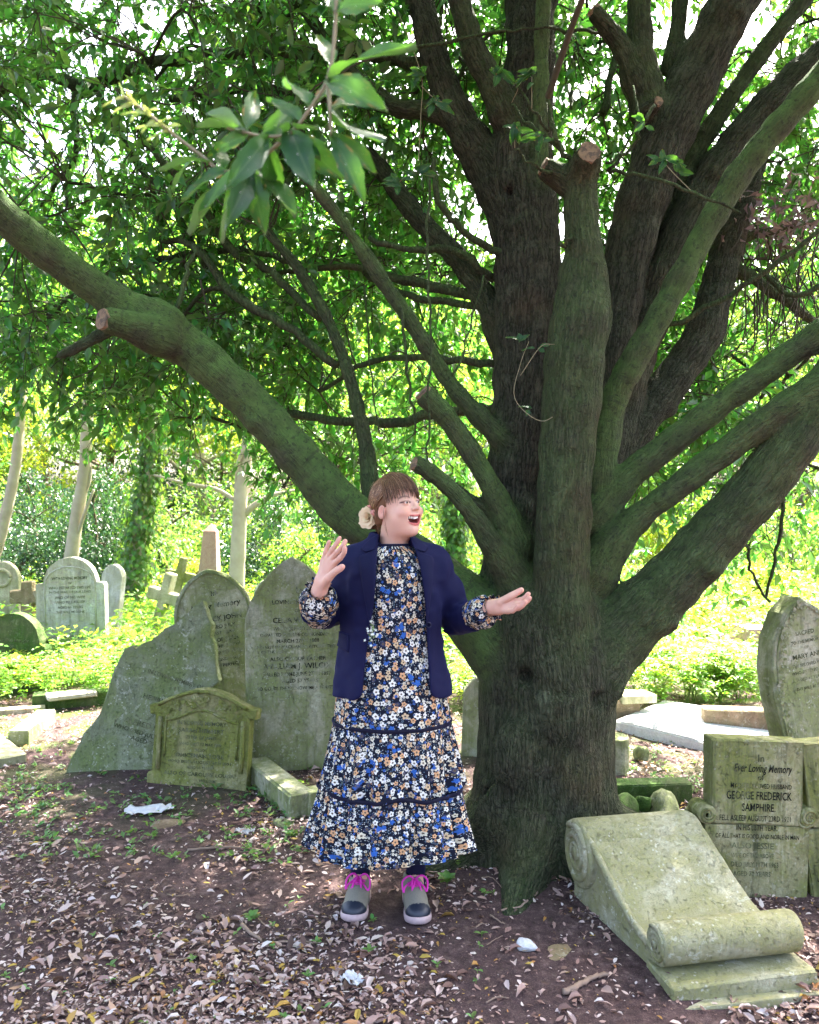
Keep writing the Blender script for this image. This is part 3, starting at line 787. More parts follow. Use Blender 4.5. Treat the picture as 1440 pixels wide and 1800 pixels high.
for i in range(38):                                             # carved leaves, each its own piece
    u = RNG.random(); x = (u - .5) * .44; zt = .425 + .068 * math.sin(PI * (x / .51 + .5))
    zz = zt - RNG.random() * (.050 if abs(x) < .15 else .10) - .008
    a = RNG.random() * 2 * PI; ll = .034 + .022 * RNG.random()
    lv = LEAF_V * np.array([ll * .75, ll, ll * -1.3]); lv[:, 1] -= ll / 2
    R = np.array([[math.cos(a), -math.sin(a)], [math.sin(a), math.cos(a)]])
    xy = lv[:, :2] @ R.T
    vv = np.stack([xy[:, 0], -np.abs(lv[:, 2]) - .004, xy[:, 1]], 1)
    me = mesh_from('carved_leaf', vv, [list(q) for q in LEAF_F])
    add('carved_leaf', me, ST_OLIVE, o, loc=(x, -.047, zz))
put_text(o, [('IN LOVING MEMORY', .03, .325, 0), ('SARAH HERBERT', .030, .285, .0, 0, .26), ('SISTER OF JAMES', .024, .25, .0), ('WHO DIED 12 MAY 1881', .022, .215, .0), ('ALSO', .022, .183, 0), ('OHICEMAN YORK', .03, .150, .0, 0, .28), ('WHO DIED AUGUST 4TH 1891', .022, .118, 0, 0, .36), ('AGED 65 YEARS', .02, .09, 0)], -.0478, INK_FADED)
put_text(o, [('ALSO OF CAROLINE LOUISA', .028, .052, .0, 0, .40), ('WILLIAM', .024, .02, .05)], -.0480, INK_FADED)

# --- headstones and crosses farther off on the left
o = stone('headstone', 'dark green round headstone at the left edge above the ferny plants', 22, 1215, 7.0, yaw=-6, tilt=4, group=HG, z=0)
add('slab', slab_mesh('slab', arch(.60, .64, .26, 16, 0, .05), .11, .012), ST_DARK, o)
put_text(o, [('IN LOVING MEMORY', .04, .40, 0, 0, .3), ('OF', .03, .35, 0), ('THOMAS', .045, .29, 0)], -.0565, INK_FADED)
o = stone('headstone', 'big pale grey headstone streaked green, rising from the ferny plants', 130, 1190, 8.0, yaw=3, tilt=-1.5, group=HG, z=0)
add('slab', slab_mesh('slab', arch(.655, 1.06, .26, 16, 0, .075), .11, .012), ST_PALE, o)
bt = np.array([[.24 * math.cos(a), -.0555, .80 + .17 * math.sin(a)] for a in np.linspace(0, PI, 18)]); bt = np.vstack([[[.24, -.0555, .2]], bt, [[-.24, -.0555, .2]]])
v_, f_ = tube(bt, .006, 6); add('panel_moulding', mesh_from('panel_moulding', v_, f_), ST_PALE, o)
put_text(o, [('WITH LOVING MEMORY', .04, .845, 0, 0, .34), ('OF', .03, .80, 0), ('WHO DEPARTED THIS LIFE', .034, .755, 0, 0, .40), ('IN THE YEAR OF OUR LORD', .03, .715, 0, 0, .40), ('AND OF HIS WIFE', .036, .66, 0), ('WHO FELL ASLEEP', .034, .615, 0), ('AGED 61 YEARS', .034, .565, 0), ('THY WILL BE DONE', .03, .52, 0), ('MARTHA', .05, .27, .03), ('ALSO WILLIAM', .04, .20, 0)], -.0565, INK_FADED)
def cross_outline(w, h, aw, zc, t):
    return [(-t, 0), (t, 0), (t * .85, zc - t), (aw, zc - t), (aw, zc + t), (t * .85, zc + t), (t * .8, h), (-t * .8, h), (-t * .85, zc + t), (-aw, zc + t), (-aw, zc - t), (-t * .85, zc - t)]
CG = 'stone crosses in the background'
o = stone('grave_cross', 'squat brown stone cross left of the big pale headstone', 50, 1105, 9.5, 'cross', yaw=8, group=CG, z=0)
add('cross', slab_mesh('cross', cross_outline(.5, .70, .19, .52, .075), .14, .012), ST_BROWN, o)
add('plinth', box_mesh('plinth', .42, .3, .16), ST_BROWN, o)
o = stone('grave_cross', 'buff stone cross leaning right in front of the granite obelisk', 268, 1120, 9.0, 'cross', yaw=-14, tilt=15, group=CG, z=-.02)
add('cross', slab_mesh('cross', cross_outline(.5, .88, .20, .62, .062), .12, .012), ST_BUFF, o)
add('plinth', box_mesh('plinth', .4, .34, .12), ST_BUFF, o)
o = stone('grave_cross', 'mossy cross half hidden behind the leaning buff cross', 296, 1100, 10.6, 'cross', yaw=10, tilt=12, group=CG, z=-.02)
add('cross', slab_mesh('cross', cross_outline(.5, .95, .19, .70, .065), .12, .012), ST_OLIVE, o)
o = stone('headstone', 'leaning buff slab with stepped side at the foot of the obelisk', 322, 1105, 9.8, tilt=20, yaw=-10, group=HG, z=-.05)
add('slab', slab_mesh('slab', [(-.14, -.1), (.16, -.1), (.16, .62), (.06, .70), (.05, .76), (-.05, .76), (-.06, .68), (-.14, .62)], .12, .01, .002), ST_BUFF, o)
o = stone('obelisk', 'pink granite obelisk with a pyramid tip among the far graves', 366, 1035, 12.0, 'obelisk', tilt=2, z=0)
def obelisk_mesh(w0, w1, h, tip):
    V = [(-w0, -w0, 0), (w0, -w0, 0), (w0, w0, 0), (-w0, w0, 0), (-w1, -w1, h), (w1, -w1, h), (w1, w1, h), (-w1, w1, h), (0, 0, h + tip)]
    return mesh_from('shaft', np.array(V), [[3, 2, 1, 0], [0, 1, 5, 4], [1, 2, 6, 5], [2, 3, 7, 6], [3, 0, 4, 7], [4, 5, 8], [5, 6, 8], [6, 7, 8], [7, 4, 8]], smooth=False)
add('shaft', obelisk_mesh(.155, .092, .92, .12), ST_PINK, o, loc=(0, 0, .30))
add('plinth', box_mesh('plinth', .5, .5, .32), ST_PINK, o, loc=(0, 0, -.01))
o = stone('headstone', 'small white rounded headstone just behind the big pale one', 190, 1110, 9.6, yaw=-12, tilt=6, group=HG, z=0)
add('slab', slab_mesh('slab', arch(.26, .90, .15, 12, .2), .10, .012), ST_PALE, o)
o = stone('grave_finial', 'tiny grey cross-topped stone before the dark ivy', 212, 1060, 13, 'gravestone', tilt=-12, z=0)
add('slab', slab_mesh('slab', [(-.13, 0), (.13, 0), (.06, .5), (.04, .58), (.10, .62), (.10, .68), (.03, .69), (.02, .76), (-.02, .76), (-.03, .69), (-.10, .68), (-.10, .62), (-.04, .58), (-.06, .5)], .10, .01), ST_GREY, o)
o = stone('headstone', 'ornate round-headed headstone with carved ring at the far left edge', 5, 1120, 10, yaw=10, group=HG, z=0)
add('slab', slab_mesh('slab', arch(.40, .90, .24, 14), .12, .012), ST_BUFF, o)
bt = np.array([[.10 * math.cos(a), -.066, .70 + .10 * math.sin(a)] for a in np.linspace(0, 2 * PI, 20)])
v_, f_ = tube(bt, .022, 6); add('carved_ring', mesh_from('carved_ring', v_, f_), ST_BUFF, o)
o = stone('headstone', 'white rounded stone peeping between the two mossy headstones', 446, 1120, 8.2, tilt=14, group=HG, z=0)
add('slab', slab_mesh('slab', arch(.30, .86, .15, 12), .1, .012), ST_PALE, o)
o = stone('headstone', 'narrow leaf-green headstone half hidden by the left side of the oak trunk', 862, 1325, 5.05, yaw=-5, tilt=2, group=HG, z=0)
add('slab', slab_mesh('slab', arch(.36, .52, .16, 14, .2), .09, .01), ST_GREEN, o)
o = stone('headstone', 'pale slab added for a light patch far behind between the woman and the trunk', 806, 1230, 9.0, tilt=-3, group=HG, z=0)
add('slab', slab_mesh('slab', arch(.34, .62, .14, 12), .1, .01), ST_PALE, o)  # added slab standing in for what is just a light patch

# --- kerbs
KG = 'stone grave kerbs'
def kerb(label, p0, p1, w=.10, h=.11, mat=ST_GREEN, z=-.03, cat='kerb', name='grave_edging_stone'):
    a = np.array(p0); b = np.array(p1); d = b - a; L = np.linalg.norm(d)
    o = add(name, box_mesh(name, L, w, h + abs(min(z, 0)), .010, .0025), mat, None, loc=((a[0] + b[0]) / 2, (a[1] + b[1]) / 2, z), rot=(0, 0, math.atan2(d[1], d[0])))
    return tag(o, label, cat, KG)
def gp(px, py, z=0.0):
    Y = (CAM_H - z) * 1440 / (py - 900); return np.array([(px - 720) / 1440 * Y, Y])
kerb('mossy grave kerb running from the carved headstone towards the skirt', gp(450, 1362), gp(530, 1430), .12, .10)
kerb('short kerb closing the grave just left of the skirt', gp(537, 1424), gp(640, 1405), .11, .10)
kerb('dark kerb at left edge under a pale capstone', gp(58, 1250), gp(190, 1240), .14, .13, ST_DARK)
o = kerb('pale capstone lying on the dark kerb', gp(82, 1226, .12), gp(168, 1217, .12), .16, .035, ST_PALE, .105)
kerb('greenish kerb block among leaves at the left edge', gp(32, 1312), gp(82, 1272), .13, .10, ST_GREEN)
kerb('flat pale kerb stone cut by the left edge', gp(-25, 1310), gp(16, 1345), .20, .05, ST_BUFF)
kerb('thin kerb further back at the left edge', gp(-30, 1262), gp(80, 1254), .08, .06, ST_BUFF)
kerb('dark straight kerb right of the trunk', gp(1060, 1412), gp(1212, 1408), .10, .11, ST_DARK)
kerb('brown kerb behind the white ledger slab, right part', gp(1235, 1292), gp(1440, 1300), .14, .19, ST_BROWN)
kerb('brown kerb behind the white ledger slab, beside the trunk', gp(1020, 1268), gp(1118, 1262), .14, .15, ST_BROWN)
kerb('flat stone on the kerb beside the ferny plants', gp(1085, 1240, .1), gp(1145, 1238, .1), .2, .06, ST_BUFF, .13)
# --- low rounded block and rubble right of the trunk
o = stone('edging_block', 'low green block with a rounded end right of the trunk', 1070, 1355, 4.72, 'stone', yaw=-4, z=0)
bm_o = [(-.16, -.1), (.06, -.1)] + [(.06 + .0, 0)] ; 
ang = np.linspace(-PI / 2, PI / 2, 10)
me = slab_mesh('block', [(-.22, -.09)] + [(.06 + .055 * math.cos(a), .09 * math.sin(a)) for a in ang] + [(-.22, .09)], .26, .008)
b_ = add('block', me, ST_GREEN, o, loc=(0, 0, .08), rot=(math.radians(90), 0, 0))
def rock(name, label, p, s, mat, cat='stone', seed=0, group=None):
    bm = bmesh.new(); bmesh.ops.create_icosphere(bm, subdivisions=3, radius=1)
    co = np.array([v.co for v in bm.verts])
    q = co * (1 + .25 * vnoise(co, 1.3, seed + 20) + .10 * vnoise(co, 3.1, seed + 30))[:, None]
    # knock a few flats off
    for j in range(5):
        n = unit(RNG.normal(size=3)); dd = q @ n; lim = .72 + .12 * RNG.random()
        q -= np.maximum(dd - lim, 0)[:, None] * n
    for v, c in zip(bm.verts, q): v.co = Vector(c * s)
    me = bpy.data.meshes.new(name); bm.to_mesh(me); bm.free()
    for pl in me.polygons: pl.use_smooth = True
    o = add(name, me, mat, None, loc=p, rot=(0, 0, RNG.random() * 6))
    return tag(o, label, cat, group)
def on_ground(px, py, dz=0):
    g = gp(px, py); return (g[0], g[1], float(gz(g[0], g[1])) + dz)
rock('rock', 'small pointed dark rock among leaves right of the trunk', on_ground(1128, 1338, .03), (.05, .045, .06), ST_GREY, seed=1)
RG = 'rubble by the trunk'
rock('rubble_stone', 'mossy lump of rubble between trunk and dark kerb', on_ground(1092, 1438, .03), (.08, .06, .07), ST_DARK, seed=2, group=RG)
rock('rubble_stone', 'grey lump of rubble beside the inscribed tablet', on_ground(1170, 1432, .03), (.13, .08, .07), ST_GREEN, seed=3, group=RG)
rock('rubble_stone', 'pale round lump of rubble touching the inscribed tablet', on_ground(1222, 1470, .05), (.07, .06, .09), ST_GREEN, seed=4, group=RG)
rock('rubble_stone', 'dark wedge of rubble above the big stone scroll', on_ground(1128, 1432, .03), (.06, .05, .06), ST_DARK, seed=5, group=RG)
rock('white_stone', 'white crystalline stone lying on the bare soil', on_ground(925, 1672, .01), (.034, .026, .022), ST_WHITE, seed=6)
rock('flat_stone', 'flat grey stone sunk in the soil beside the white stone', on_ground(985, 1680, -.012), (.10, .07, .016), ST_BROWN, seed=7)
rock('flat_stone', 'flat stone in the leaves below the carved headstone', on_ground(290, 1445, -.005), (.09, .06, .022), ST_BROWN, seed=8)
rock('flat_stone', 'pale flat stone beside the kerb corner', on_ground(498, 1440, -.005), (.07, .05, .025), ST_GREEN, seed=9)

# --- white ledger slab (low coped stone)
q = [gp(1080, 1282), gp(1168, 1244), gp(1372, 1304), gp(1240, 1322)]
c0 = np.mean(q, axis=0)
V = [[*(p - c0), -.05] for p in q] + [[*(p - c0), .06] for p in q]
r0 = (q[0] + q[3]) / 2 - c0; r1 = (q[1] + q[2]) / 2 - c0
V += [[*(r0 * .86), .12], [*(r1 * .86), .12]]
me = mesh_from('ledger_slab', np.array(V), [[0, 1, 5, 4], [1, 2, 6, 5], [2, 3, 7, 6], [3, 0, 4, 7], [4, 5, 9, 8], [6, 7, 8, 9], [5, 6, 9], [7, 4, 8]], smooth=False)
bm = bmesh.new(); bm.from_mesh(me); bmesh.ops.recalc_face_normals(bm, faces=bm.faces); bmesh.ops.bevel(bm, geom=bm.edges[:], offset=.008, segments=2, affect='EDGES'); bm.to_mesh(me); bm.free()
tag(add('ledger_slab', me, ST_WHITE, None, loc=(*c0, 0)), 'sunlit white marble ledger slab lying on the ground behind the trunk', 'grave slab', None)
# --- pink pedestal behind
o = stone('monument_base', 'tapering pinkish monument base behind the gothic headstone', 1330, 1245, 7.4, 'monument', z=.12)
add('block', obelisk_mesh(.24, .14, .34, .02), ST_PINK, o)
add('plinth', box_mesh('plinth', .62, .5, .16), ST_PINK, o, loc=(0, 0, -.13))

# --- gothic headstone at the right edge
o = stone('headstone', 'tall gothic headstone with carved ivy border leaning at the right edge', 1440, 1420, 4.15, yaw=14, lean=1, tilt=-8, group=HG, z=0)
gw, gh = .42, 1.09
P = [(-.13, -.1), (.13, -.1)]
side = [(.15, .15), (.19, .42), (.212, .62), (.208, .76), (.175, .90), (.10, 1.02), (0, 1.09)]
P = [(-.13, -.1), (.13, -.1)] + side + [(-x, z_) for x, z_ in side[-2::-1]]
add('slab', slab_mesh('slab', P, .13, .010), ST_GREEN, o)
bs = spline(np.array([(x * .80, z_ * .965 - .0) for x, z_ in side]), 6)
for s in (-1, 1):
    v_, f_ = tube(np.array([[s * (x + .018), -.066, z_] for x, z_ in bs]), .005, 6); add('border_moulding', mesh_from('border_moulding', v_, f_), ST_GREEN, o)
    for i in range(2, len(bs) - 1):
        for kk in range(2):
            x, z_ = bs[i]; a = RNG.random() * 6; ll = .026
            lv = LEAF_V * np.array([ll * .8, ll, 1]); R = np.array([[math.cos(a), -math.sin(a)], [math.sin(a), math.cos(a)]]); xy = lv[:, :2] @ R.T
            vv = np.stack([xy[:, 0], -.005 - np.abs(LEAF_V[:, 2]) * .06, xy[:, 1]], 1)
            if s < 0 or i % 2: add('carved_ivy_leaf', mesh_from('carved_ivy_leaf', vv, [list(q_) for q_ in LEAF_F]), ST_GREEN, o, loc=(s * x + RNG.normal() * .008, -.0655, z_ + kk * .014))
put_text(o, [('SACRED', .03, .90, 0), ('TO THE MEMORY', .022, .86, 0), ('OF', .02, .83, 0), ('MARY ANN', .034, .785, 0), ('THE BELOVED WIFE', .022, .745, 0), ('WHO ENTERED REST', .022, .71, 0), ('AGED 42 YEARS', .022, .675, 0), ('THY WILL BE DONE', .02, .63, 0)], -.0665, INK_FADED)

# --- inscribed tablet with volutes, and its twin
def spiral_tube(r0, turns, rt, n=60, sgn=1):
    t = np.linspace(0, 1, n); a = sgn * t * turns * 2 * PI; r = r0 * (1 - .86 * t)
    return np.stack([r * np.cos(a), np.zeros(n), r * np.sin(a)], 1), rt * (1 - .45 * t)
def cyl(r, L, n=28, axis='y', dome=.0):
    a = np.linspace(0, 2 * PI, n, endpoint=False); c, s = np.cos(a), np.sin(a)
    rings = [(0.01, -L / 2 - dome), (r * .9, -L / 2 - dome * .4), (r * .975, -L / 2 + .003), (r, -L / 2 + .012), (r, 0), (r, L / 2 - .012), (r * .975, L / 2 - .003), (r * .9, L / 2 + dome * .4), (0.01, L / 2 + dome)]
    V = [[rr * c[i], yy, rr * s[i]] for rr, yy in rings for i in range(n)]
    F = [[j * n + i, j * n + (i + 1) % n, (j + 1) * n + (i + 1) % n, (j + 1) * n + i] for j in range(len(rings) - 1) for i in range(n)]
    V = np.array(V)
    if axis == 'x': V = V[:, [1, 0, 2]] * np.array([1, -1, 1]); 
    return V, np.array(F)
def tablet(label, px, tilt, yaw, lines, faded, Y=3.24):
    o = stone('tablet_headstone', label, px, 1590, Y, yaw=yaw, tilt=tilt, lean=3, group='pair of tablets with volutes', z=-.03)
    add('lower_panel', slab_mesh('lower_panel', [(-.205, -.1), (.205, -.1), (.212, .30), (-.212, .30)], .10, .006), ST_GEORGE, o)
    add('upper_tablet', slab_mesh('upper_tablet', [(-.178, .303), (.178, .303), (.182, .63), (-.182, .63)], .105, .008), ST_GEORGE, o)
    for s in (-1, 1):
        V, F = cyl(.038, .11); v_ = add('volute', mesh_from('volute', V, F), ST_GEORGE, o, loc=(s * .205, -.003, .338))
        c, r = spiral_tube(.030, 2.2, .0055, sgn=s); V, F = tube(c, r, 6)
        add('spiral', mesh_from('spiral', V, F), ST_GEORGE, v_, loc=(0, -.056, 0))
    if lines: put_text(o, lines, -.0555, INK)
    if faded: put_text(o, faded, -.0550, INK_FADED)
    return o
tablet('inscribed sandstone tablet with volutes behind the big stone scroll', 1318, 3.0, 3,
       [('Ever Loving Memory', .044, .508, .012, .25, .235), ('of', .03, .478, .005), ('MY DEARLY LOVED HUSBAND', .026, .445, .008, 0, .245), ('GEORGE FREDERICK', .044, .402, .0, 0, .262), ('SAMPHIRE.', .042, .357, .0, 0, .135),
        ('FELL ASLEEP AUGUST 23RD 1921', .030, .319, -.012, 0, .285), ('IN HIS 36TH YEAR.', .030, .283, -.005, 0, .165), ('OF ALL THAT IS GOOD AND NOBLE IN MAN', .024, .252, -.002, 0, .335)],
       [('In', .04, .548, .005), ('ALSO JESSIE', .032, .213, -.02, 0, .17), ('WIFE OF THE ABOVE', .024, .178, -.02, 0, .17), ('DIED JULY 11TH 1963', .027, .143, -.01, 0, .19), ('AGED 70 YEARS', .026, .108, -.02, 0, .15)])
tablet('matching tablet cut off by the right edge of the picture', 1516, -5.5, -4,
       [('FELL', .034, .155, -.13), ('LIFE IS NO MORE', .022, .098, -.10)], [('ALSO OF', .03, .32, 0), ('EMILY', .04, .26, 0)])

# --- big stone scroll
def build_scroll():
    o = thing('stone_scroll', 'large mossy stone scroll with spiral rolls lying at the lower right', 'grave monument', (.955, 2.93, .02), math.radians(11))
    L = .475
    R1, R2 = .126, .066
    c1 = np.array([.235, .185]); c2 = np.array([-.235, .075])      # (y, z) of the two rolls
    mat = ST_SCROLL
    V, F = cyl(R1, L, 48, 'x', .004); big = add('large_roll', mesh_from('large_roll', V, F), mat, o, loc=(-.045, c1[0], c1[1]))
    V, F = cyl(R2, L + .02, 40, 'x', .004); small = add('small_roll', mesh_from('small_roll', V, F), mat, o, loc=(.045, c2[0], c2[1]))
    # sagging sheet between the rolls: profile (y, z_top)
    prof = spline(np.array([[c1[0] + .02, c1[1] + R1 - .002], [c1[0] - .06, c1[1] + R1 - .022], [.07, .212], [-.04, .130], [-.14, .078], [-.215, .058]]), 8)
    n = len(prof); m = 14
    V, F = [], []
    xs = np.linspace(-L / 2 + .004, L / 2 - .004, m)
    for i, (y, z) in enumerate(prof):
        sh = -.045 + .09 * (c1[0] - y) / (c1[0] - c2[0])
        for x in xs: V.append([x + sh, y, z + .0015 * math.sin(x * 40 + i)])
    for i, (y, z) in enumerate(prof):
        sh = -.045 + .09 * (c1[0] - y) / (c1[0] - c2[0])
        for x in xs: V.append([x + sh, y, -.08])
    for i in range(n - 1):
        for j in range(m - 1):
            a = i * m + j; F.append([a, a + m, a + m + 1, a + 1]); b = a + n * m; F.append([b, b + 1, b + m + 1, b + m])
        for j in (0, m - 1):
            a = i * m + j; b = a + n * m; F.append([a, b, b + m, a + m] if j == 0 else [a, a + m, b + m, b])
    me = mesh_from('sheet', np.array(V), F)
    bm = bmesh.new(); bm.from_mesh(me); bmesh.ops.recalc_face_normals(bm, faces=bm.faces)
    ed = [e for e in bm.edges if len(e.link_faces) == 2 and e.calc_face_angle(0) > .8]
    bmesh.ops.bevel(bm, geom=ed, offset=.010, segments=3, affect='EDGES', profile=.5)
    bm.to_mesh(me); bm.free()
    for p in me.polygons: p.use_smooth = True
    add('sheet', me, mat, o)
    # raised edge roll along the left side of the sheet, running out of the spiral
    e = np.array([[-L / 2 + .003 - .045 + .09 * (c1[0] - y) / (c1[0] - c2[0]), y, z - .012] for y, z in prof])
    V, F = tube(e, .014, 8); add('edge_moulding', mesh_from('edge_moulding', V, F), mat, o)
    for roll, R, turns, x0 in ((big, R1, 2.6, -L / 2), (small, R2, 2.4, -L / 2 - .01), (big, R1, 2.6, L / 2), (small, R2, 2.4, L / 2 + .01)):
        c, r = spiral_tube(R * .86, turns, R * .115, 90, 1)
        c = np.stack([c[:, 1], c[:, 0], c[:, 2]], 1)
        th = .9; c = np.stack([c[:, 0], c[:, 1] * math.cos(th) - c[:, 2] * math.sin(th), c[:, 1] * math.sin(th) + c[:, 2] * math.cos(th)], 1)
        V, F = tube(c, r, 8)
        add('spiral', mesh_from('spiral', V, F), mat, roll, loc=(x0 + (.001 if x0 > 0 else -.001), 0, 0))
        V, F = tube(np.array([[x0 + (-.004 if x0 < 0 else .004), 0, 0], [x0 + (-.010 if x0 < 0 else .010), 0, 0]]), R * .20, 14)
        add('spiral_eye', mesh_from('spiral_eye', V, F), mat, roll)
    # stepped plinth
    add('plinth', slab_mesh('plinth', [(-.265, -.12), (.262, -.12), (.262, -.035), (.25, -.03), (.245, -.002), (-.265, -.002)], .17, .008), mat, o, loc=(.055, -.265, 0))
    add('plinth_step', slab_mesh('plinth_step', [(-.27, -.14), (.275, -.14), (.275, -.050), (-.27, -.047)], .26, .010), mat, o, loc=(.06, -.262, 0))
    return o
build_scroll()
# ------------------------------------------------------------------ the woman
def floral_material():
    t = NT('floral_cotton')
    uv = t.n('UVMap').outputs[0]
    def layer(scale, R, petals, off, depth=.3):
        ad = t.n('VectorMath', {0: uv}, operation='ADD'); ad.inputs[1].default_value = (off, off * 1.7, 0)
        vo = t.n('TexVoronoi', {'Vector': ad.outputs[0], 'Scale': scale, 'Randomness': .85}, voronoi_dimensions='2D')
        dv = t.n('VectorMath', {0: ad.outputs[0], 1: vo.outputs['Position']}, operation='SUBTRACT')
        sp = t.n('SeparateXYZ', {0: dv.outputs[0]})
        cc = t.n('SeparateColor', {0: vo.outputs['Color']})
        th = t.math('ARCTAN2', sp.outputs['Y'], sp.outputs['X'])
        th = t.math('ADD', th, t.math('MULTIPLY', cc.outputs[2], 6.0))
        lob = t.math('ABSOLUTE', t.math('COSINE', t.math('MULTIPLY', th, petals / 2)))
        rad = t.math('MULTIPLY', t.math('MULTIPLY_ADD', lob, depth, 1 - depth), R)
        rad = t.math('MULTIPLY', rad, t.math('MULTIPLY_ADD', cc.outputs[1], .5, .7))
        d = vo.outputs['Distance']
        return t.math('LESS_THAN', d, rad), t.math('LESS_THAN', d, t.math('MULTIPLY', rad, .32)), cc.outputs[0], cc.outputs[1], t.math('DIVIDE', d, rad)
    c = t.mix(t.noise(uv, 60, 2), (.004, .005, .012), (.012, .014, .030))
    m3, _, r3, q3, _ = layer(170, .34, 4, .31, .2)
    c = t.mix(t.math('MULTIPLY', m3, t.math('GREATER_THAN', r3, .62)), c, t.mix(t.math('GREATER_THAN', q3, .5), (.50, .50, .46), (.10, .16, .22)))
    m2, k2, r2, q2, e2 = layer(80, .38, 5, .17, .35)
    c2 = t.ramp(r2, [(.0, (.70, .68, .60)), (.45, (.62, .57, .44)), (.55, (.55, .27, .12)), (.72, (.10, .13, .09)), (.85, (.03, .10, .36))]); 
    c = t.mix(t.math('MULTIPLY', m2, t.math('GREATER_THAN', q2, .58)), c, t.mix(k2, c2, (.05, .04, .03)))
    m1, k1, r1, q1, e1 = layer(35, .385, 5, 0.0, .42)
    big = t.noise(uv, 13, 2, .5)
    cr = t.n('ValToRGB'); t.set(cr, 0, r1); el = cr.color_ramp; el.interpolation = 'CONSTANT'
    for i, (p, col) in enumerate([(0, (.74, .72, .66)), (.34, (.66, .60, .46)), (.52, (.62, .34, .17)), (.72, (.58, .42, .25)), (.84, (.03, .035, .08))]):
        e = el.elements[i] if i < 2 else el.elements.new(p)
        e.position = p; e.color = (*col, 1)
    c1 = t.mix(t.ramp(e1, [(.35, .35), (.6, 0.)]), cr.outputs[0], (.35, .28, .16))
    c1 = t.mix(k1, c1, (.10, .07, .05))
    blue = t.ramp(big, [(.575, 0.), (.60, 1.)])
    c1 = t.mix(blue, c1, t.mix(t.noise(uv, 150, 2), (.012, .055, .25), (.05, .16, .50)))
    c = t.mix(t.math('MULTIPLY', m1, t.math('GREATER_THAN', q1, .10)), c, c1)
    weave = t.noise(uv, 900, 2)
    fold = t.noise(uv, 18, 3)
    p = t.principled(c, .85, t.bump(t.math('ADD', t.math('MULTIPLY', weave, .1), fold), .25, .008), spec=.15)
    return t.done(p)

def skin_material():
    t = NT('skin')
    col = t.attr('col').outputs['Vector']
    v = t.obj(); n = t.noise(v, 60, 4, .6); n2 = t.noise(v, 900, 2)
    c = t.mix(t.math('MULTIPLY_ADD', n, .5, -.1), col, t.mix(.5, col, (.55, .20, .15)))
    p = t.principled(c, .48, t.bump(n2, .08, .001), spec=.4)
    t.set(p, 'Subsurface Weight', .12); p.inputs['Subsurface Radius'].default_value = (.012, .005, .003)
    return t.done(p)

FLORAL = floral_material(); SKIN = skin_material()
def fabric(name, c1, c2, scale=600, sheen=.3):
    t = NT(name); v = t.obj(); n = t.noise(v, scale, 2); f = t.noise(v, 9, 3, .5)
    p = t.principled(t.mix(n, c1, c2), .8, t.bump(t.math('ADD', t.math('MULTIPLY', n, .12), f), .22, .01), spec=.2)
    t.set(p, 'Sheen Weight', sheen); p.inputs['Sheen Tint'].default_value = (.15, .15, .6, 1)
    return t.done(p)
NAVY = fabric('navy_wool', (.0030, .0040, .027), (.0055, .0066, .044), 600, .12)
NAVY_DARK = fabric('navy_lapel', (.0027, .0036, .024), (.0048, .0058, .038), 600, .12)
LEGGING = fabric('legging_jersey', (.004, .005, .022), (.007, .008, .032), 900, .1)
TRIM = fabric('dark_trim', (.004, .004, .014), (.008, .008, .022), 900, .1)
PINK = simple_mat('pink_lace', (.82, .05, .50), .6, (.66, .035, .38), 400, .2)
SUEDE = simple_mat('taupe_suede', (.20, .185, .145), .9, (.29, .27, .215), 220, .3, .1)
TOECAP = simple_mat('navy_rubber', (.010, .014, .026), .42, (.018, .024, .040), 90, .1, .5)
SOLE = simple_mat('pale_sole', (.56, .42, .42), .7, (.36, .27, .27), 80, .2)
TEETH = simple_mat('teeth', (.80, .77, .68), .25, (.72, .68, .58), 200, .02, .5)
HAIR = None
def hair_material():
    t = NT('brown_hair'); a = t.attr('tint').outputs['Fac']
    c = t.ramp(a, [(.0, (.050, .020, .009)), (.5, (.175, .080, .034)), (.85, (.36, .20, .10)), (1., (.50, .32, .18))])
    return t.done(t.principled(c, .42, spec=.45))
HAIR = hair_material()

def loft(rings, closed=True):
    """rings (m, n, 3) -> verts, quads"""
    R = np.asarray(rings); m, n, _ = R.shape
    i = np.arange(m - 1)[:, None] * n; j = np.arange(n if closed else n - 1)[None, :]; j2 = (j + 1) % n
    return R.reshape(-1, 3), np.stack([i + j, i + j2, i + n + j2, i + n + j], -1).reshape(-1, 4)

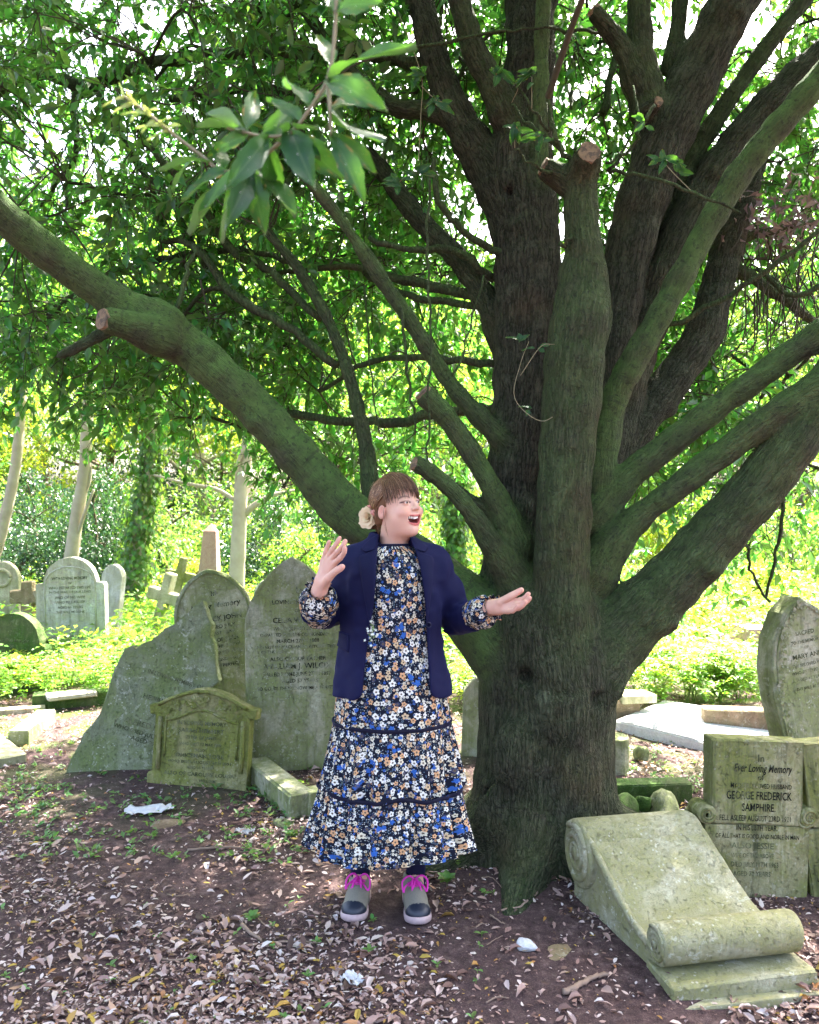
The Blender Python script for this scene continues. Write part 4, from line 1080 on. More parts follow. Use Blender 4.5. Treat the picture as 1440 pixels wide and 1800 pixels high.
def build_person():
    PX, PY = -.0667, 3.10
    root = thing('person', 'laughing woman in navy blazer and floral tiered dress with both hands raised', 'person', (PX, PY, 0))
    off = np.array([PX, PY, 0.])
    def part(name, V, F, mat, parent=root, uv=None, attrs=None, smooth=True):
        o = off if True else 0
        return add(name, mesh_from(name, np.asarray(V) - off, F, uv, attrs, smooth), mat, parent)
    # ---- joints
    SR, ER, WR = at(622, 992, 3.11), at(578, 1078, 3.20), at(561, 1040, 2.93)
    SL, EL, WL = at(763, 992, 3.11), at(800, 1088, 3.18), at(864, 1068, 2.935)
    # ---- head frame
    yaw, pitch, roll = math.radians(47), math.radians(7), math.radians(-2)
    HC = np.array([(699 - 720) / 1440 * 3.08, 3.08, CAM_H - (893 - 900) / 1440 * 3.08])
    Rz = np.array([[math.cos(yaw), -math.sin(yaw), 0], [math.sin(yaw), math.cos(yaw), 0], [0, 0, 1]])
    flip = np.array([[1, 0, 0], [0, -1, 0], [0, 0, 1]])                     # local front (+y) is towards the camera (-Y)
    Rx = np.array([[1, 0, 0], [0, math.cos(pitch), -math.sin(pitch)], [0, math.sin(pitch), math.cos(pitch)]])
    Ry = np.array([[math.cos(roll), 0, math.sin(roll)], [0, 1, 0], [-math.sin(roll), 0, math.cos(roll)]])
    HM = Rz @ flip @ Ry @ Rx
    def h2w(P): return np.asarray(P) @ HM.T + HC
    def w2h(P): return (np.asarray(P) - HC) @ HM
    # ---- head and neck
    hf = Field((-.105, -.14, -.27), (.105, .145, .15), .0026)
    hf.ell((0, -.015, .035), (.073, .090, .083), 0)
    hf.ell((0, .022, -.027), (.060, .066, .078), .03)
    for s in (-1, 1):
        hf.ell((s * .031, .032, -.042), (.031, .040, .037), .022)
        hf.ell((s * .038, .063, -.024), (.022, .022, .019), .014)
    hf.ell((0, .065, -.092), (.021, .018, .016), .022)
    hf.ell((0, .024, -.086), (.042, .044, .025), .03)
    nb = w2h(at(692, 985, 3.13)); hf.cone((0, -.022, -.07), nb, .054, .062, .03)
    nb2 = w2h(at(692, 1000, 3.13)); hf.cone(nb, nb2, .062, .10, .02)
    for s in (-1, 1):
        hf.ell((s * .031, .088, .013), (.017, .009, .0095), .008, sub=True)
    hf.cone((0, .080, .022), (0, .096, -.006), .0070, .0090, .012)
    hf.ell((0, .0990, -.0115), (.0098, .0092, .0090), .007)
    for s in (-1, 1):
        hf.ell((s * .0115, .0900, -.0140), (.0072, .008, .0066), .005)
        hf.ell((s * .0052, .0965, -.0215), (.0030, .005, .0032), .002, sub=True)
        hf.ell((s * .031, .0705, .0125), (.0140, .0140, .0135), .004)
        hf.ell((s * .031, .0860, .0115), (.0140, .009, .0050), .0015, sub=True)
    # lips round the open mouth
    n = 20
    ang = np.linspace(0, 2 * PI, n + 1)
    def mouth(a, g=1.0):
        x = math.cos(a) * .036 * g; zz = math.sin(a)
        z = -.050 + (zz * (.0085 if zz > 0 else .0205)) * g + .012 * (abs(math.cos(a)) ** 2)
        y = .0885 - (x / .03) ** 2 * .014 - (.007 if zz < 0 else 0) * abs(zz)
        return np.array([x, y, z])
    for i in range(n):
        hf.cone(mouth(ang[i]), mouth(ang[i + 1]), .0042 if math.sin(ang[i]) > 0 else .0050, .0046, .004)
    hf.ell((0, .078, -.0540), (.0280, .036, .0125), .003, sub=True)
    for s in (-1, 1): hf.ell((s * .021, .074, -.0455), (.0120, .028, .0080), .003, sub=True)
    for s in (-1, 1):
        er = Matrix.Rotation(s * .28, 3, 'Z') @ Matrix.Rotation(-.2, 3, 'X'); er = np.array(er)
        hf.ell((s * .0765, -.010, -.012), (.0062, .0155, .0265), .004, er)
        hf.ell((s * .0825, -.006, -.008), (.0050, .0085, .0160), .003, er, sub=True)
    V, F = hf.net(); V = relax(V, F, 1, .35)
    hl = V
    col = np.tile(np.array([.70, .42, .31]), (len(V), 1))
    for s in (-1, 1):
        d_ = np.linalg.norm((hl - np.array([s * .080, -.008, -.010])) / np.array([.014, .022, .034]), axis=1); m_ = np.clip(1.2 - d_, 0, 1)[:, None] * .6; col = col * (1 - m_) + np.array([.62, .25, .19]) * m_
    def blend(mask, c):
        nonlocal col
        col = col * (1 - mask[:, None]) + np.array(c) * mask[:, None]
    for s in (-1, 1):
        d = np.linalg.norm((hl - np.array([s * .040, .068, -.024])) / np.array([.030, .035, .024]), axis=1); blend(np.clip(1.1 - d, 0, 1) * .65, (.62, .22, .17))
    d = np.linalg.norm((hl - np.array([0, .106, -.015])) / .016, axis=1); blend(np.clip(1 - d, 0, 1) * .45, (.62, .24, .19))
    mp = np.array([mouth(a) for a in np.linspace(0, 2 * PI, 60)])
    dm = np.min(np.linalg.norm(hl[:, None, :] - mp[None], axis=2), axis=1) if len(hl) < 200000 else np.ones(len(hl))
    blend(np.clip((.0078 - dm) / .0025, 0, 1), (.55, .13, .12))
    inside = (np.abs(hl[:, 0]) < .031) & (np.abs(hl[:, 2] + .055) < .020) & (hl[:, 1] < .078 - (hl[:, 0] / .03) ** 2 * .014) & (hl[:, 1] > .03)
    blend(inside * 1.0, (.16, .025, .025))
    for s in (-1, 1):                                                    # brows and lashes
        bx = hl[:, 0] * s
        bz = .0315 + .006 * np.sin(np.clip((bx - .012) / .036, 0, 1) * PI) - .002
        mk = np.clip(1 - np.abs(hl[:, 2] - bz) / .0048, 0, 1) * ((bx > .012) & (bx < .050) & (hl[:, 1] > .03))
        blend(np.clip(mk * 1.3, 0, .8), (.13, .065, .04))
        e = np.sqrt(((hl[:, 0] - s * .031) / .0150) ** 2 + ((hl[:, 2] - .0118) / .0062) ** 2)
        mk = np.clip(1 - np.abs(e - 1.0) / .34, 0, 1) * (hl[:, 1] > .055) * (hl[:, 2] > .0095)
        blend(np.clip(mk * 1.3, 0, .95), (.035, .018, .015))
    bodyV = [h2w(V)]; bodyF = [F]; bodyC = [col]
    # ---- hands with forearms
    def hand(W, E, palm, knuck, fingers, thumb, flipn):
        pts = [W, *palm, *[k for f in fingers for k in f], *thumb]
        lo = np.min(pts, axis=0) - .05; hi = np.max(pts, axis=0) + .05
        inner = W + (E - W) * .45
        lo = np.minimum(lo, inner - .05); hi = np.maximum(hi, inner + .05)
        f = Field(lo, hi, .0024)
        f.cone(inner, W, .036, .027, .0)
        kc = np.mean([fg[0] for fg in fingers], axis=0)
        f.cone(W, W + (kc - W) * .35, .027, .029, .012)
        for i, fg in enumerate(fingers):                     # palm as four metacarpals that flow together
            f.cone(W + (fg[0] - W) * .12, fg[0], .016, .0115, .012)
        f.cone(W + (thumb[0] - W) * .2, thumb[0], .017, .0145, .014)
        for i, fg in enumerate(fingers):
            r = [.0098, .0098, .0095, .0084][i]
            P = spline(np.array(fg), 5)
            rr = np.linspace(r, r * .80, len(P))
            for j in range(len(P) - 1): f.cone(P[j], P[j + 1], rr[j], rr[j + 1], .0025)
            f.ell(fg[1], (r * 1.08,) * 3, .003)
        P = spline(np.array(thumb), 6); rr = np.linspace(.0125, .0088, len(P))
        for j in range(len(P) - 1): f.cone(P[j], P[j + 1], rr[j], rr[j + 1], .004)
        V, F = f.net(); V = relax(V, F, 1, .3)
        tips = np.array([fg[-1] for fg in fingers] + [thumb[-1]])
        d = np.min(np.linalg.norm(V[:, None] - tips[None], axis=2), axis=1)
        c = np.tile(np.array([.70, .41, .31]), (len(V), 1)); m = np.clip(1 - d / .03, 0, 1)[:, None] * .5
        kn = np.array([fg[1] for fg in fingers]); d2 = np.min(np.linalg.norm(V[:, None] - kn[None], axis=2), axis=1); m = np.maximum(m, np.clip(1 - d2 / .012, 0, 1)[:, None] * .35)
        c = c * (1 - m) + np.array([.64, .25, .20]) * m
        bodyV.append(V); bodyF.append(F); bodyC.append(c)
        # nails
        for fg in list(fingers) + [thumb]:
            pass
    A = lambda *a: at(*a)
    hand(WR, ER, [A(568, 1010, 2.90)], None,
         [[A(588, 990, 2.875), A(598, 981, 2.845), A(605, 971, 2.825), A(606, 963, 2.82)], [A(582, 984, 2.885), A(593, 970, 2.855), A(603, 959, 2.84), A(607, 951, 2.84)],
          [A(575, 982, 2.90), A(584, 966, 2.88), A(592, 955, 2.868), A(597, 946, 2.865)], [A(568, 986, 2.92), A(572, 970, 2.91), A(576, 960, 2.905), A(579, 952, 2.90)]],
         [A(578, 1016, 2.865), A(590, 1004, 2.845), A(597, 1000, 2.838), A(602, 996, 2.835)], 1)
    hand(WL, EL, [A(884, 1064, 2.89)], None,
         [[A(902, 1057, 2.875), A(915, 1055, 2.855), A(924, 1050, 2.835), A(929, 1044, 2.825)], [A(903, 1063, 2.865), A(917, 1062, 2.835), A(926, 1057, 2.82), A(931, 1051, 2.812)],
          [A(900, 1069, 2.865), A(911, 1069, 2.83), A(919, 1064, 2.812), A(924, 1058, 2.805)], [A(893, 1074, 2.87), A(901, 1074, 2.84), A(907, 1070, 2.825), A(911, 1065, 2.818)]],
         [A(880, 1058, 2.885), A(896, 1049, 2.865), A(907, 1043, 2.86), A(917, 1037, 2.855)], -1)
    # ---- trunk, upper arms, legs under the clothes
    AR, AL = np.array([-.190, 3.17, .085]), np.array([.024, 3.165, .085])
    KR, KL = np.array([-.172, 3.11, .47]), np.array([.012, 3.11, .47])
    HR, HL = np.array([-.155, 3.11, .86]), np.array([.022, 3.11, .86])
    tf = Field((-.40, 2.93, .02), (.25, 3.30, 1.42), .011)
    for z, r in ((.90, .105), (1.0, .10), (1.1, .10), (1.2, .105), (1.28, .10)):
        tf.ell((PX, PY + .01, z), (r * 1.35, r, .10), .04)
    tf.cone(at(692, 985, 3.13), (PX, PY + .02, 1.25), .055, .08, .03)
    for S_, E_ in ((SR, ER), (SL, EL)): tf.cone((PX, PY + .01, 1.3), S_, .06, .05, .03); tf.cone(S_, E_, .048, .038, .02)
    for H_, K_, A_ in ((HR, KR, AR), (HL, KL, AL)):
        tf.chain([H_, K_, K_ + (A_ - K_) * .35 + np.array([0, .02, 0]), A_ + np.array([0, 0, .03]), A_ - np.array([0, .02, .02])], [.085, .05, .046, .030, .032], .02)
    V, F = tf.net(); bodyV.append(V); bodyF.append(F); bodyC.append(np.tile(np.array([.70, .42, .31]), (len(V), 1)))
    nn = 0; VV, FF = [], []
    for v, f in zip(bodyV, bodyF): VV.append(v); FF.append(f + nn); nn += len(v)
    part('body', np.concatenate(VV), np.concatenate(FF), SKIN, attrs={'col': np.concatenate(bodyC)})
    # ---- eyes, teeth
    EYEM = NT('eye'); t = EYEM
    tint = t.attr('tint').outputs['Fac']
    ec = t.ramp(tint, [(.0, (.004, .004, .004)), (.30, (.004, .004, .004)), (.34, (.10, .055, .03)), (.62, (.07, .04, .02)), (.68, (.60, .57, .53))])
    eye_m = t.done(t.principled(ec, .12, spec=.6))
    for s in (-1, 1):
        bm = bmesh.new(); bmesh.ops.create_uvsphere(bm, u_segments=20, v_segments=14, radius=.0122)
        co = np.array([v.co for v in bm.verts]); fc = [[v.index for v in f.verts] for f in bm.faces]; bm.free()
        gaze = unit(np.array([.10, 1, .0])); d = np.arccos(np.clip(unit(co) @ gaze, -1, 1))
        part('eye', h2w(co + np.array([s * .031, .0700, .0120])), fc, eye_m, attrs={'tint': np.clip(d / .85, 0, 1)})
    V, F, n0 = [], [], 0
    for i in range(10):
        a = (i - 4.5) * .0058
        w = .0028 if abs(i - 4.5) < 1 else .0026
        c = np.array([a, .081 - (a / .03) ** 2 * .015, -.0465 + abs(a) * .16])
        hgt = .0056 if abs(i - 4.5) < 1 else .0050
        b = np.array([[-w, 0, hgt], [w, 0, hgt], [w, .002, hgt], [-w, .002, hgt], [-w * .92, 0, -hgt], [w * .92, 0, -hgt], [w * .9, .0028, -hgt * .9], [-w * .9, .0028, -hgt * .9]]) + c
        V.append(b); F += [[n0 + q for q in f] for f in ([3, 2, 1, 0], [4, 5, 6, 7], [7, 6, 2, 3], [0, 1, 5, 4], [1, 2, 6, 5], [4, 7, 3, 0])]; n0 += 8
    part('teeth', h2w(np.concatenate(V)), F, TEETH, smooth=False)
    tg = Field((-.022, .03, -.08), (.022, .09, -.05), .002); tg.ell((0, .060, -.0675), (.018, .022, .006), 0)
    V, F = tg.net(); part('tongue', h2w(V), F, simple_mat('tongue', (.42, .10, .10), .4))
    # ---- hair
    cen = np.array([0, -.015, .035]); rad = np.array([.0775, .0955, .0895])
    hb = Field((-.12, -.18, -.13), (.12, .13, .15), .0035)
    hb.ell(cen, rad, 0)
    hb.ell((0, -.055, -.025), (.062, .052, .055), .02)
    fx = hb.win((-1, -1, -1), (1, 1, 1), 0); sl, (X, Y, Z) = fx
    cutf = np.maximum(.010 - Y, Z - (.066 - .12 * np.clip(np.abs(X) - .03, 0, .05)))          # face opening below the fringe
    cutf = np.minimum(cutf, np.maximum(-.030 - Y, Z - (.004)))             # round the ears
    hb.f[sl] = np.maximum(hb.f[sl], -cutf)
    hb.ell((0.0, -.118, -.030), (.036, .030, .034), .008)
    V, F = hb.net(); V = relax(V, F, 2, .4)
    V = V + unit(V - cen) * (np.abs(vnoise(V * np.array([3, 1, 1]), 60, 4)) * .003)[:, None]
    hair = part('hair', h2w(V), F, HAIR, attrs={'tint': np.clip(.32 + .3 * vnoise(V * np.array([4, 1, 1.]), 55, 6), 0, 1)})
    strands, tints = [], []
    def on_cap(d, lift=.002):
        d = unit(d); return cen + d * rad * 1.0 + d * lift
    rs = np.random.default_rng(5)
    def strand(d0, d1, end=None, m=9, lift=.003, r=.0011, tn=.5, endlift=.0):
        ts = np.linspace(0, 1, m); d0 = unit(np.array(d0)); d1 = unit(np.array(d1))
        om = math.acos(np.clip(d0 @ d1, -1, 1)) + 1e-6
        P = np.array([on_cap((math.sin((1 - q) * om) * d0 + math.sin(q * om) * d1) / math.sin(om), lift + endlift * q + .003 * math.sin(q * PI)) for q in ts])
        if end is not None:
            w = np.clip((ts - .55) / .45, 0, 1)[:, None] ** 1.5; P = P * (1 - w) + np.array(end) * w
        P += rs.normal(size=P.shape) * .0006
        v, f = tube(P, np.linspace(r, r * .55, m), 3, False); strands.append((v, f)); tints.append(np.full(len(v), np.clip(tn + rs.normal() * .28, 0, 1)))
    for i in range(520):                                                  # fringe, swept forwards over the forehead
        a = rs.uniform(-1.25, 1.25)
        d0 = np.array([math.sin(a) * .14 + rs.normal() * .04 - .10, -.05 + rs.normal() * .10, 1])
        zz = .21 + .15 * rs.normal() - .62 * max(0, abs(a) - .62) - .06 * a
        d1 = np.array([math.sin(a) * .98, math.cos(a) * .98, zz])
        strand(d0, d1, lift=.004 + rs.random() * .004, r=.0013, tn=.40, endlift=.003)
    for s in (-1, 1):
        for i in range(900):                                              # sides, drawn back over the ears to the bun
            q = rs.random()
            d0 = np.array([s * (.02 + .10 * rs.random()) - .08, .40 - .85 * q + rs.normal() * .06, 1])
            mid = np.array([s * 1.25, .62 - 1.25 * q, rs.uniform(-.12, .42) - .10 * q])
            e = np.array([s * .018 * rs.random(), -.112, -.03 + .02 * rs.normal()])
            ts = np.linspace(0, 1, 10); P = []
            for tq in ts:
                d = d0 * (1 - tq) ** 2 * .9 + mid * 2 * tq * (1 - tq) + np.array([s * .25, -1, -.42]) * tq ** 2
                P.append(on_cap(d, .003 + .003 * rs.random() + .002 * math.sin(tq * PI)))
            P = np.array(P); w = np.clip((ts - .7) / .3, 0, 1)[:, None]; P = P * (1 - w) + e * w
            v, f = tube(P, np.linspace(.0013, .0008, 10), 3, False); strands.append((v, f)); tints.append(np.full(len(v), np.clip(.52 + rs.normal() * .28, 0, 1)))
    for i in range(160):                                                  # bun
        a0 = rs.uniform(0, 6.28); tl = rs.normal() * .5
        a = np.linspace(a0, a0 + 2.6, 9)
        P = np.stack([np.cos(a) * .036, np.sin(a) * .016 + tl * .014, np.sin(a) * .032], 1) * (1 + rs.normal() * .05) + np.array([0, -.120, -.03])
        v, f = tube(P, .0012, 3, False); strands.append((v, f)); tints.append(np.full(len(v), np.clip(.45 + rs.normal() * .2, 0, 1)))
    for s in (-1, 1):
        for i in range(9):                                               # wisps in front of and behind the ear
            y0 = -.036 if i % 3 else .004
            P = np.array([[s * .073, y0 + .02, .035], [s * .0785, y0, -.005], [s * .076, y0 - .004 + rs.normal() * .004, -.045 - rs.random() * .02], [s * .070, y0 - .006 + rs.normal() * .006, -.075 - rs.random() * .03]])
            v, f = tube(spline(P, 4), .0006, 3, False); strands.append((v, f)); tints.append(np.full(len(v), .45 + rs.normal() * .1))
    for i in range(90):                                                   # flyaway hairs
        d0 = unit(rs.normal(size=3) + np.array([0, -.3, 1.2])); d1 = unit(d0 + rs.normal(size=3) * .45 + np.array([0, -.25, -.25]))
        if d1[1] > .45 and d1[2] < .3: continue
        strand(d0, d1, lift=.005, r=.0005, tn=.65, endlift=rs.uniform(.003, .014))
    V, F = cat_meshes(strands)
    so = part('strands', h2w(V), F, HAIR, hair, attrs={'tint': np.concatenate(tints)}); so['kind'] = 'stuff'
    # ---- rose tucked behind the ear
    rose_c = np.array([-.052, -.108, -.022])
    rose_m = simple_mat('cream_petal', (.78, .66, .40), .6, (.70, .50, .33), 30, .1)
    blush_m = simple_mat('blush_petal', (.62, .22, .20), .6, (.70, .40, .30), 30, .1)
    rd = unit(np.array([-1.0, .15, .1])); q = np.array(Vector(rd).to_track_quat('Z', 'Y').to_matrix())
    flower = None
    for i in range(22):
        ringi = i // 6 if i < 18 else 3
        a = i * 2.4 + ringi * .5; R0 = [.040, .033, .024, .013][min(ringi, 3)]; tiltp = [.25, .55, .95, 1.25][min(ringi, 3)]
        gu, gv = np.meshgrid(np.linspace(-1, 1, 7), np.linspace(0, 1, 6), indexing='ij')
        wdt = R0 * .72 * np.sin(np.clip(gv * 2.1 + .35, 0, PI)) ** .7
        x = gu * wdt; y = gv * R0 * math.cos(tiltp) + .002; z = gv ** 1.3 * R0 * math.sin(tiltp) + .25 * (gu * wdt) ** 2 / R0 - .18 * R0 * np.maximum(0, gv - .7) * 3 * (1 - tiltp / 1.4)
        P = np.stack([x, y, z], -1).reshape(-1, 3) + RNG.normal(size=(42, 3)) * .0008
        ca, sa = math.cos(a), math.sin(a); P = np.stack([P[:, 0] * ca - P[:, 1] * sa, P[:, 0] * sa + P[:, 1] * ca, P[:, 2]], 1)
        P = P @ q.T + rose_c
        Fp = [[ii * 6 + jj, ii * 6 + jj + 1, (ii + 1) * 6 + jj + 1, (ii + 1) * 6 + jj] for ii in range(6) for jj in range(5)]
        if flower is None:
            flower = part('hair_flower', h2w(P), Fp, rose_m); flower['label'] = 'cream rose tucked behind the ear'
        else:
            part('petal', h2w(P), Fp, rose_m, flower)
    for i in range(9):                                                    # blush of small flowers next to it
        c = np.array([-.060, -.070, -.012]) + RNG.normal(size=3) * np.array([.006, .008, .014])
        bm = bmesh.new(); bmesh.ops.create_icosphere(bm, subdivisions=1, radius=.008); co = np.array([v.co for v in bm.verts]); fc = [[v.index for v in f.verts] for f in bm.faces]; bm.free()
        part('blossom', h2w(co * (1 + .25 * RNG.normal(size=(len(co), 1))) + c), fc, blush_m, flower)

    # ---- dress: bodice, three tiers, trims, cuffs
    prof = [(1.375, .070, .068), (1.366, .092, .080), (1.352, .122, .092), (1.33, .150, .104), (1.27, .172, .122), (1.18, .174, .136), (1.10, .168, .130), (1.05, .166, .124), (1.0, .172, .130), (.92, .192, .142), (.83, .206, .154), (.76, .213, .160), (.71, .218, .163)]
    pz = np.array([p[0] for p in prof][::-1]); pa = np.array([p[1] for p in prof][::-1]); pb = np.array([p[2] for p in prof][::-1])
    NA = 220
    th = np.linspace(0, 2 * PI, NA, endpoint=False)
    ph = [2.1, .7, 4.4, 1.3, 5.0]
    def folds(th, n0, seed):
        r = np.random.default_rng(seed); f = 0
        for k, (nf, am) in enumerate(((n0, .42), (n0 * 1.6, .32), (n0 * 2.7, .22), (5, .3))):
            f = f + am * np.sin(round(nf) * th + r.uniform(0, 6.28) + .9 * np.sin(3 * th + r.uniform(0, 6)))
        return np.tanh(f * 1.25) * .9
    def ring(z, a, b, amp, fold, zoff=0):
        rr = 1 + amp * fold / a
        return np.stack([PX + a * rr * np.sin(th), PY + .0 - b * rr * np.cos(th), z + zoff * np.ones(NA)], 1)
    def dress_part(name, zs, a_of, b_of, amp_of, fold, zoff_of, uref, parent, vo=0):
        rings = [ring(z, a_of(z), b_of(z), amp_of(z), fold, zoff_of(z)) for z in zs]
        V, F = loft(rings)
        # repeat the seam column so that the pattern closes
        uvs = np.array([[((tt + PI) % (2 * PI) - PI) * uref, z + vo] for z in zs for tt in th])
        vi = F[:, ::-1]
        me = mesh_from(name, V - off, vi, uvs)
        return add(name, me, FLORAL, parent)
    fb = folds(th, 9, 1)
    dress = dress_part('dress', np.concatenate([np.linspace(1.375, 1.05, 26), np.linspace(1.04, .712, 26)]), lambda z: np.interp(z, pz, pa), lambda z: np.interp(z, pz, pb),
                       lambda z: .0015 + .012 * np.clip((1.06 - z) / .3, 0, 1), fb, lambda z: 0 * th, .19, root)
    f2, f3 = folds(th, 11, 2), folds(th, 12, 3)
    hemw = .006 * np.sin(5 * th + 1) + .004 * np.sin(11 * th)
    lean3 = .010 * np.sin(2 * th + .4)
    dress_part('tier', np.linspace(.716, .468, 22), lambda z: np.interp(z, [.468, .70, .716], [.258, .222, .218]), lambda z: np.interp(z, [.468, .70, .716], [.200, .168, .164]),
               lambda z: .005 + .034 * np.clip((.716 - z) / .25, 0, 1), f2, lambda z: hemw * np.clip((.716 - z) / .25, 0, 1), .245, dress, 2.3)
    dress_part('tier', np.linspace(.474, .232, 22), lambda z: np.interp(z, [.232, .46, .474], [.298, .262, .258]), lambda z: np.interp(z, [.232, .46, .474], [.238, .206, .202]),
               lambda z: .016 + .040 * np.clip((.474 - z) / .24, 0, 1), f3, lambda z: hemw * (1 - np.clip((.474 - z) / .24, 0, 1)) + (.016 + .024 * f3 * .55 + lean3) * np.clip((.474 - z) / .24, 0, 1), .29, dress, 5.1)
    lin = [ring(z, np.interp(z, [.24, .46], [.290, .252]), np.interp(z, [.24, .46], [.230, .196]), .014 + .040 * np.clip((.474 - z) / .24, 0, 1), f3, (.016 + .024 * f3 * .55 + lean3) * np.clip((.474 - z) / .24, 0, 1)) for z in np.linspace(.46, .236, 12)]
    V, F = loft(lin); part('lining', V, F, TRIM, dress)
    for z, a, b, fo, am, zo in ((.712, .2225, .1675, f2, .005, 0 * th), (.472, .2690, .2130, f3, .016, hemw)):
        rings = [ring(z + dz, a + da, b + da, am, fo, zo) for dz, da in ((.0075, -.001), (.006, .0025), (0, .0038), (-.006, .0025), (-.0075, -.001))]
        V, F = loft(rings); part('trim', V, F[:, ::-1], TRIM, dress)
    rings = [ring(z, a, b, 0, fb) for z, a, b in ((1.373, .074, .072), (1.379, .072, .070), (1.382, .069, .067), (1.375, .066, .064))]
    V, F = loft(rings); part('neck_binding', V, F[:, ::-1], TRIM, dress)
    def cuff(P0, P1, rads, npl, seed):
        """gathered sleeve end along P0 -> P1; rads = [(t, r, pleat)]"""
        ax = P1 - P0; c = np.array([P0 + ax * t for t, r, p in rads]); T, N, B = frames(c)
        n = 72; aa = np.linspace(0, 2 * PI, n, endpoint=False); fo = folds(aa, npl, seed)
        cs = spline(np.array([[t, r, p] for t, r, p in rads]), 4)
        rings, uv = [], []
        for t, r, p in cs:
            cc = P0 + ax * t
            rr = r * (1 + p * fo)
            rings.append(cc + rr[:, None] * (np.cos(aa)[:, None] * N[0] + np.sin(aa)[:, None] * B[0])); uv += [[a * .055, t * np.linalg.norm(ax) * 1.3 + seed] for a in aa]
        V, F = loft(rings)
        me = mesh_from('cuff', V - off, F, np.array(uv)); o = add('cuff', me, FLORAL, dress); return o
    cuff(at(560, 1074, 3.03), at(561, 1037, 2.935), [(-.35, .050, .02), (0, .060, .05), (.30, .072, .07), (.62, .066, .10), (.86, .043, .14), (.95, .036, .12), (1.06, .042, .22), (1.10, .046, .28)], 9, 21)
    cuff(at(828, 1084, 3.06), at(866, 1069, 2.94), [(-.20, .046, .02), (.15, .054, .05), (.45, .060, .07), (.70, .056, .10), (.88, .040, .14), (.96, .034, .12), (1.06, .040, .22), (1.10, .043, .28)], 9, 22)

    # ---- blazer
    bf = Field((-.42, 2.88, .79), (.26, 3.36, 1.47), .0068)
    prof2 = [(.80, .226, .176), (.86, .222, .168), (.95, .205, .158), (1.05, .192, .150), (1.12, .191, .152), (1.20, .197, .158), (1.27, .200, .148), (1.31, .198, .134), (1.34, .186, .118), (1.365, .158, .104), (1.385, .118, .092), (1.405, .088, .080), (1.43, .074, .072), (1.46, .070, .070)]
    bz = np.array([p[0] for p in prof2]); ba = np.array([p[1] for p in prof2]); bb = np.array([p[2] for p in prof2])
    X, Y, Z = np.meshgrid(*bf.ax, indexing='ij', sparse=True)
    a = np.interp(Z, bz, ba); b = np.interp(Z, bz, bb)
    cy = PY + np.where(Z > 1.36, (Z - 1.36) * .25, 0)
    q = np.sqrt(((X - PX) / a) ** 2 + ((Y - cy) / b) ** 2)
    g = np.sqrt(((X - PX) / a ** 2) ** 2 + ((Y - cy) / b ** 2) ** 2) + 1e-6
    bf.f[:] = np.clip(q * (q - 1) / g, -1, 1) * .85
    for S_, E_, C_ in ((SR, ER, at(557, 1070, 3.02)), (SL, EL, at(838, 1082, 3.04))):
        m = S_ + (E_ - S_) * .5
        bf.chain([S_, m, E_], [.070, .066, .058], .035)
        bf.chain([E_, (E_ + C_) / 2, C_], [.058, .058, .058], .02)
    # creases
    gx = np.stack(np.broadcast_arrays(X, Y, Z), -1)
    near = np.abs(bf.f) < .03
    pts = gx[near]
    wr = vnoise(pts * np.array([1.2, 1.2, .5]), 13, 41) * .0085 + vnoise(pts * np.array([1, 1, 1.6]), 26, 42) * .0034
    for E_ in (ER, EL):
        dE = np.linalg.norm(pts - E_, axis=1); wr += np.exp(-(dE / .09) ** 2) * np.sin((pts[:, 2] * 1.0 + pts[:, 0] * .6 + pts[:, 1] * .5) * 130) * .0050
    bf.f[near] += wr.astype(np.float32)
    base = bf.f.copy()
    # front opening
    def px_edge(rows, Yp=2.955):
        zz = np.array([CAM_H - (py - 900) / 1440 * Yp for py, _ in rows][::-1]); xx = np.array([(p - 720) / 1440 * Yp for _, p in rows][::-1]); return zz, xx
    lz, lx = px_edge([(930, 668), (950, 663), (1000, 661), (1060, 657), (1100, 649), (1160, 643), (1245, 634)])
    rz, rx = px_edge([(930, 714), (950, 724), (1000, 740), (1060, 748), (1100, 750), (1160, 753), (1245, 758)])
    xl = np.interp(Z, lz, lx); xr = np.interp(Z, rz, rx)
    opn = np.maximum(np.maximum(xl - X, X - xr), Y - (PY - .02))
    neckhole = np.sqrt((X - PX) ** 2 + ((Y - PY - .015) * 1.05) ** 2) - .063 - .25 * np.maximum(0, Z - 1.42)
    neckhole = np.maximum(neckhole, 1.385 - Z)
    opn = np.minimum(opn, neckhole)
    f = np.maximum(bf.f, -opn)
    hem = .818 + .03 * np.exp(-np.minimum(np.abs(X - xl), np.abs(X - xr)) / .018) * (Y < PY) - .012 * np.cos((X - PX) * 6)
    f = np.maximum(f, hem - Z)
    f = np.maximum(f, Z - (1.422 + .10 * (Y - PY)))
    # sleeve ends
    for E_, C_ in ((ER, at(557, 1070, 3.02)), (EL, at(838, 1082, 3.04))):
        d = unit(C_ - E_); pl = (X - C_[0]) * d[0] + (Y - C_[1]) * d[1] + (Z - C_[2]) * d[2]
        R2 = (X - C_[0]) ** 2 + (Y - C_[1]) ** 2 + (Z - C_[2]) ** 2
        f = np.where(R2 < .12 ** 2, np.maximum(f, pl - .012), f)
    bf.f = f.astype(np.float32)
    V, F = bf.net(); V = relax(V, F, 2, .45)
    blazer = part('blazer', V, F, NAVY)
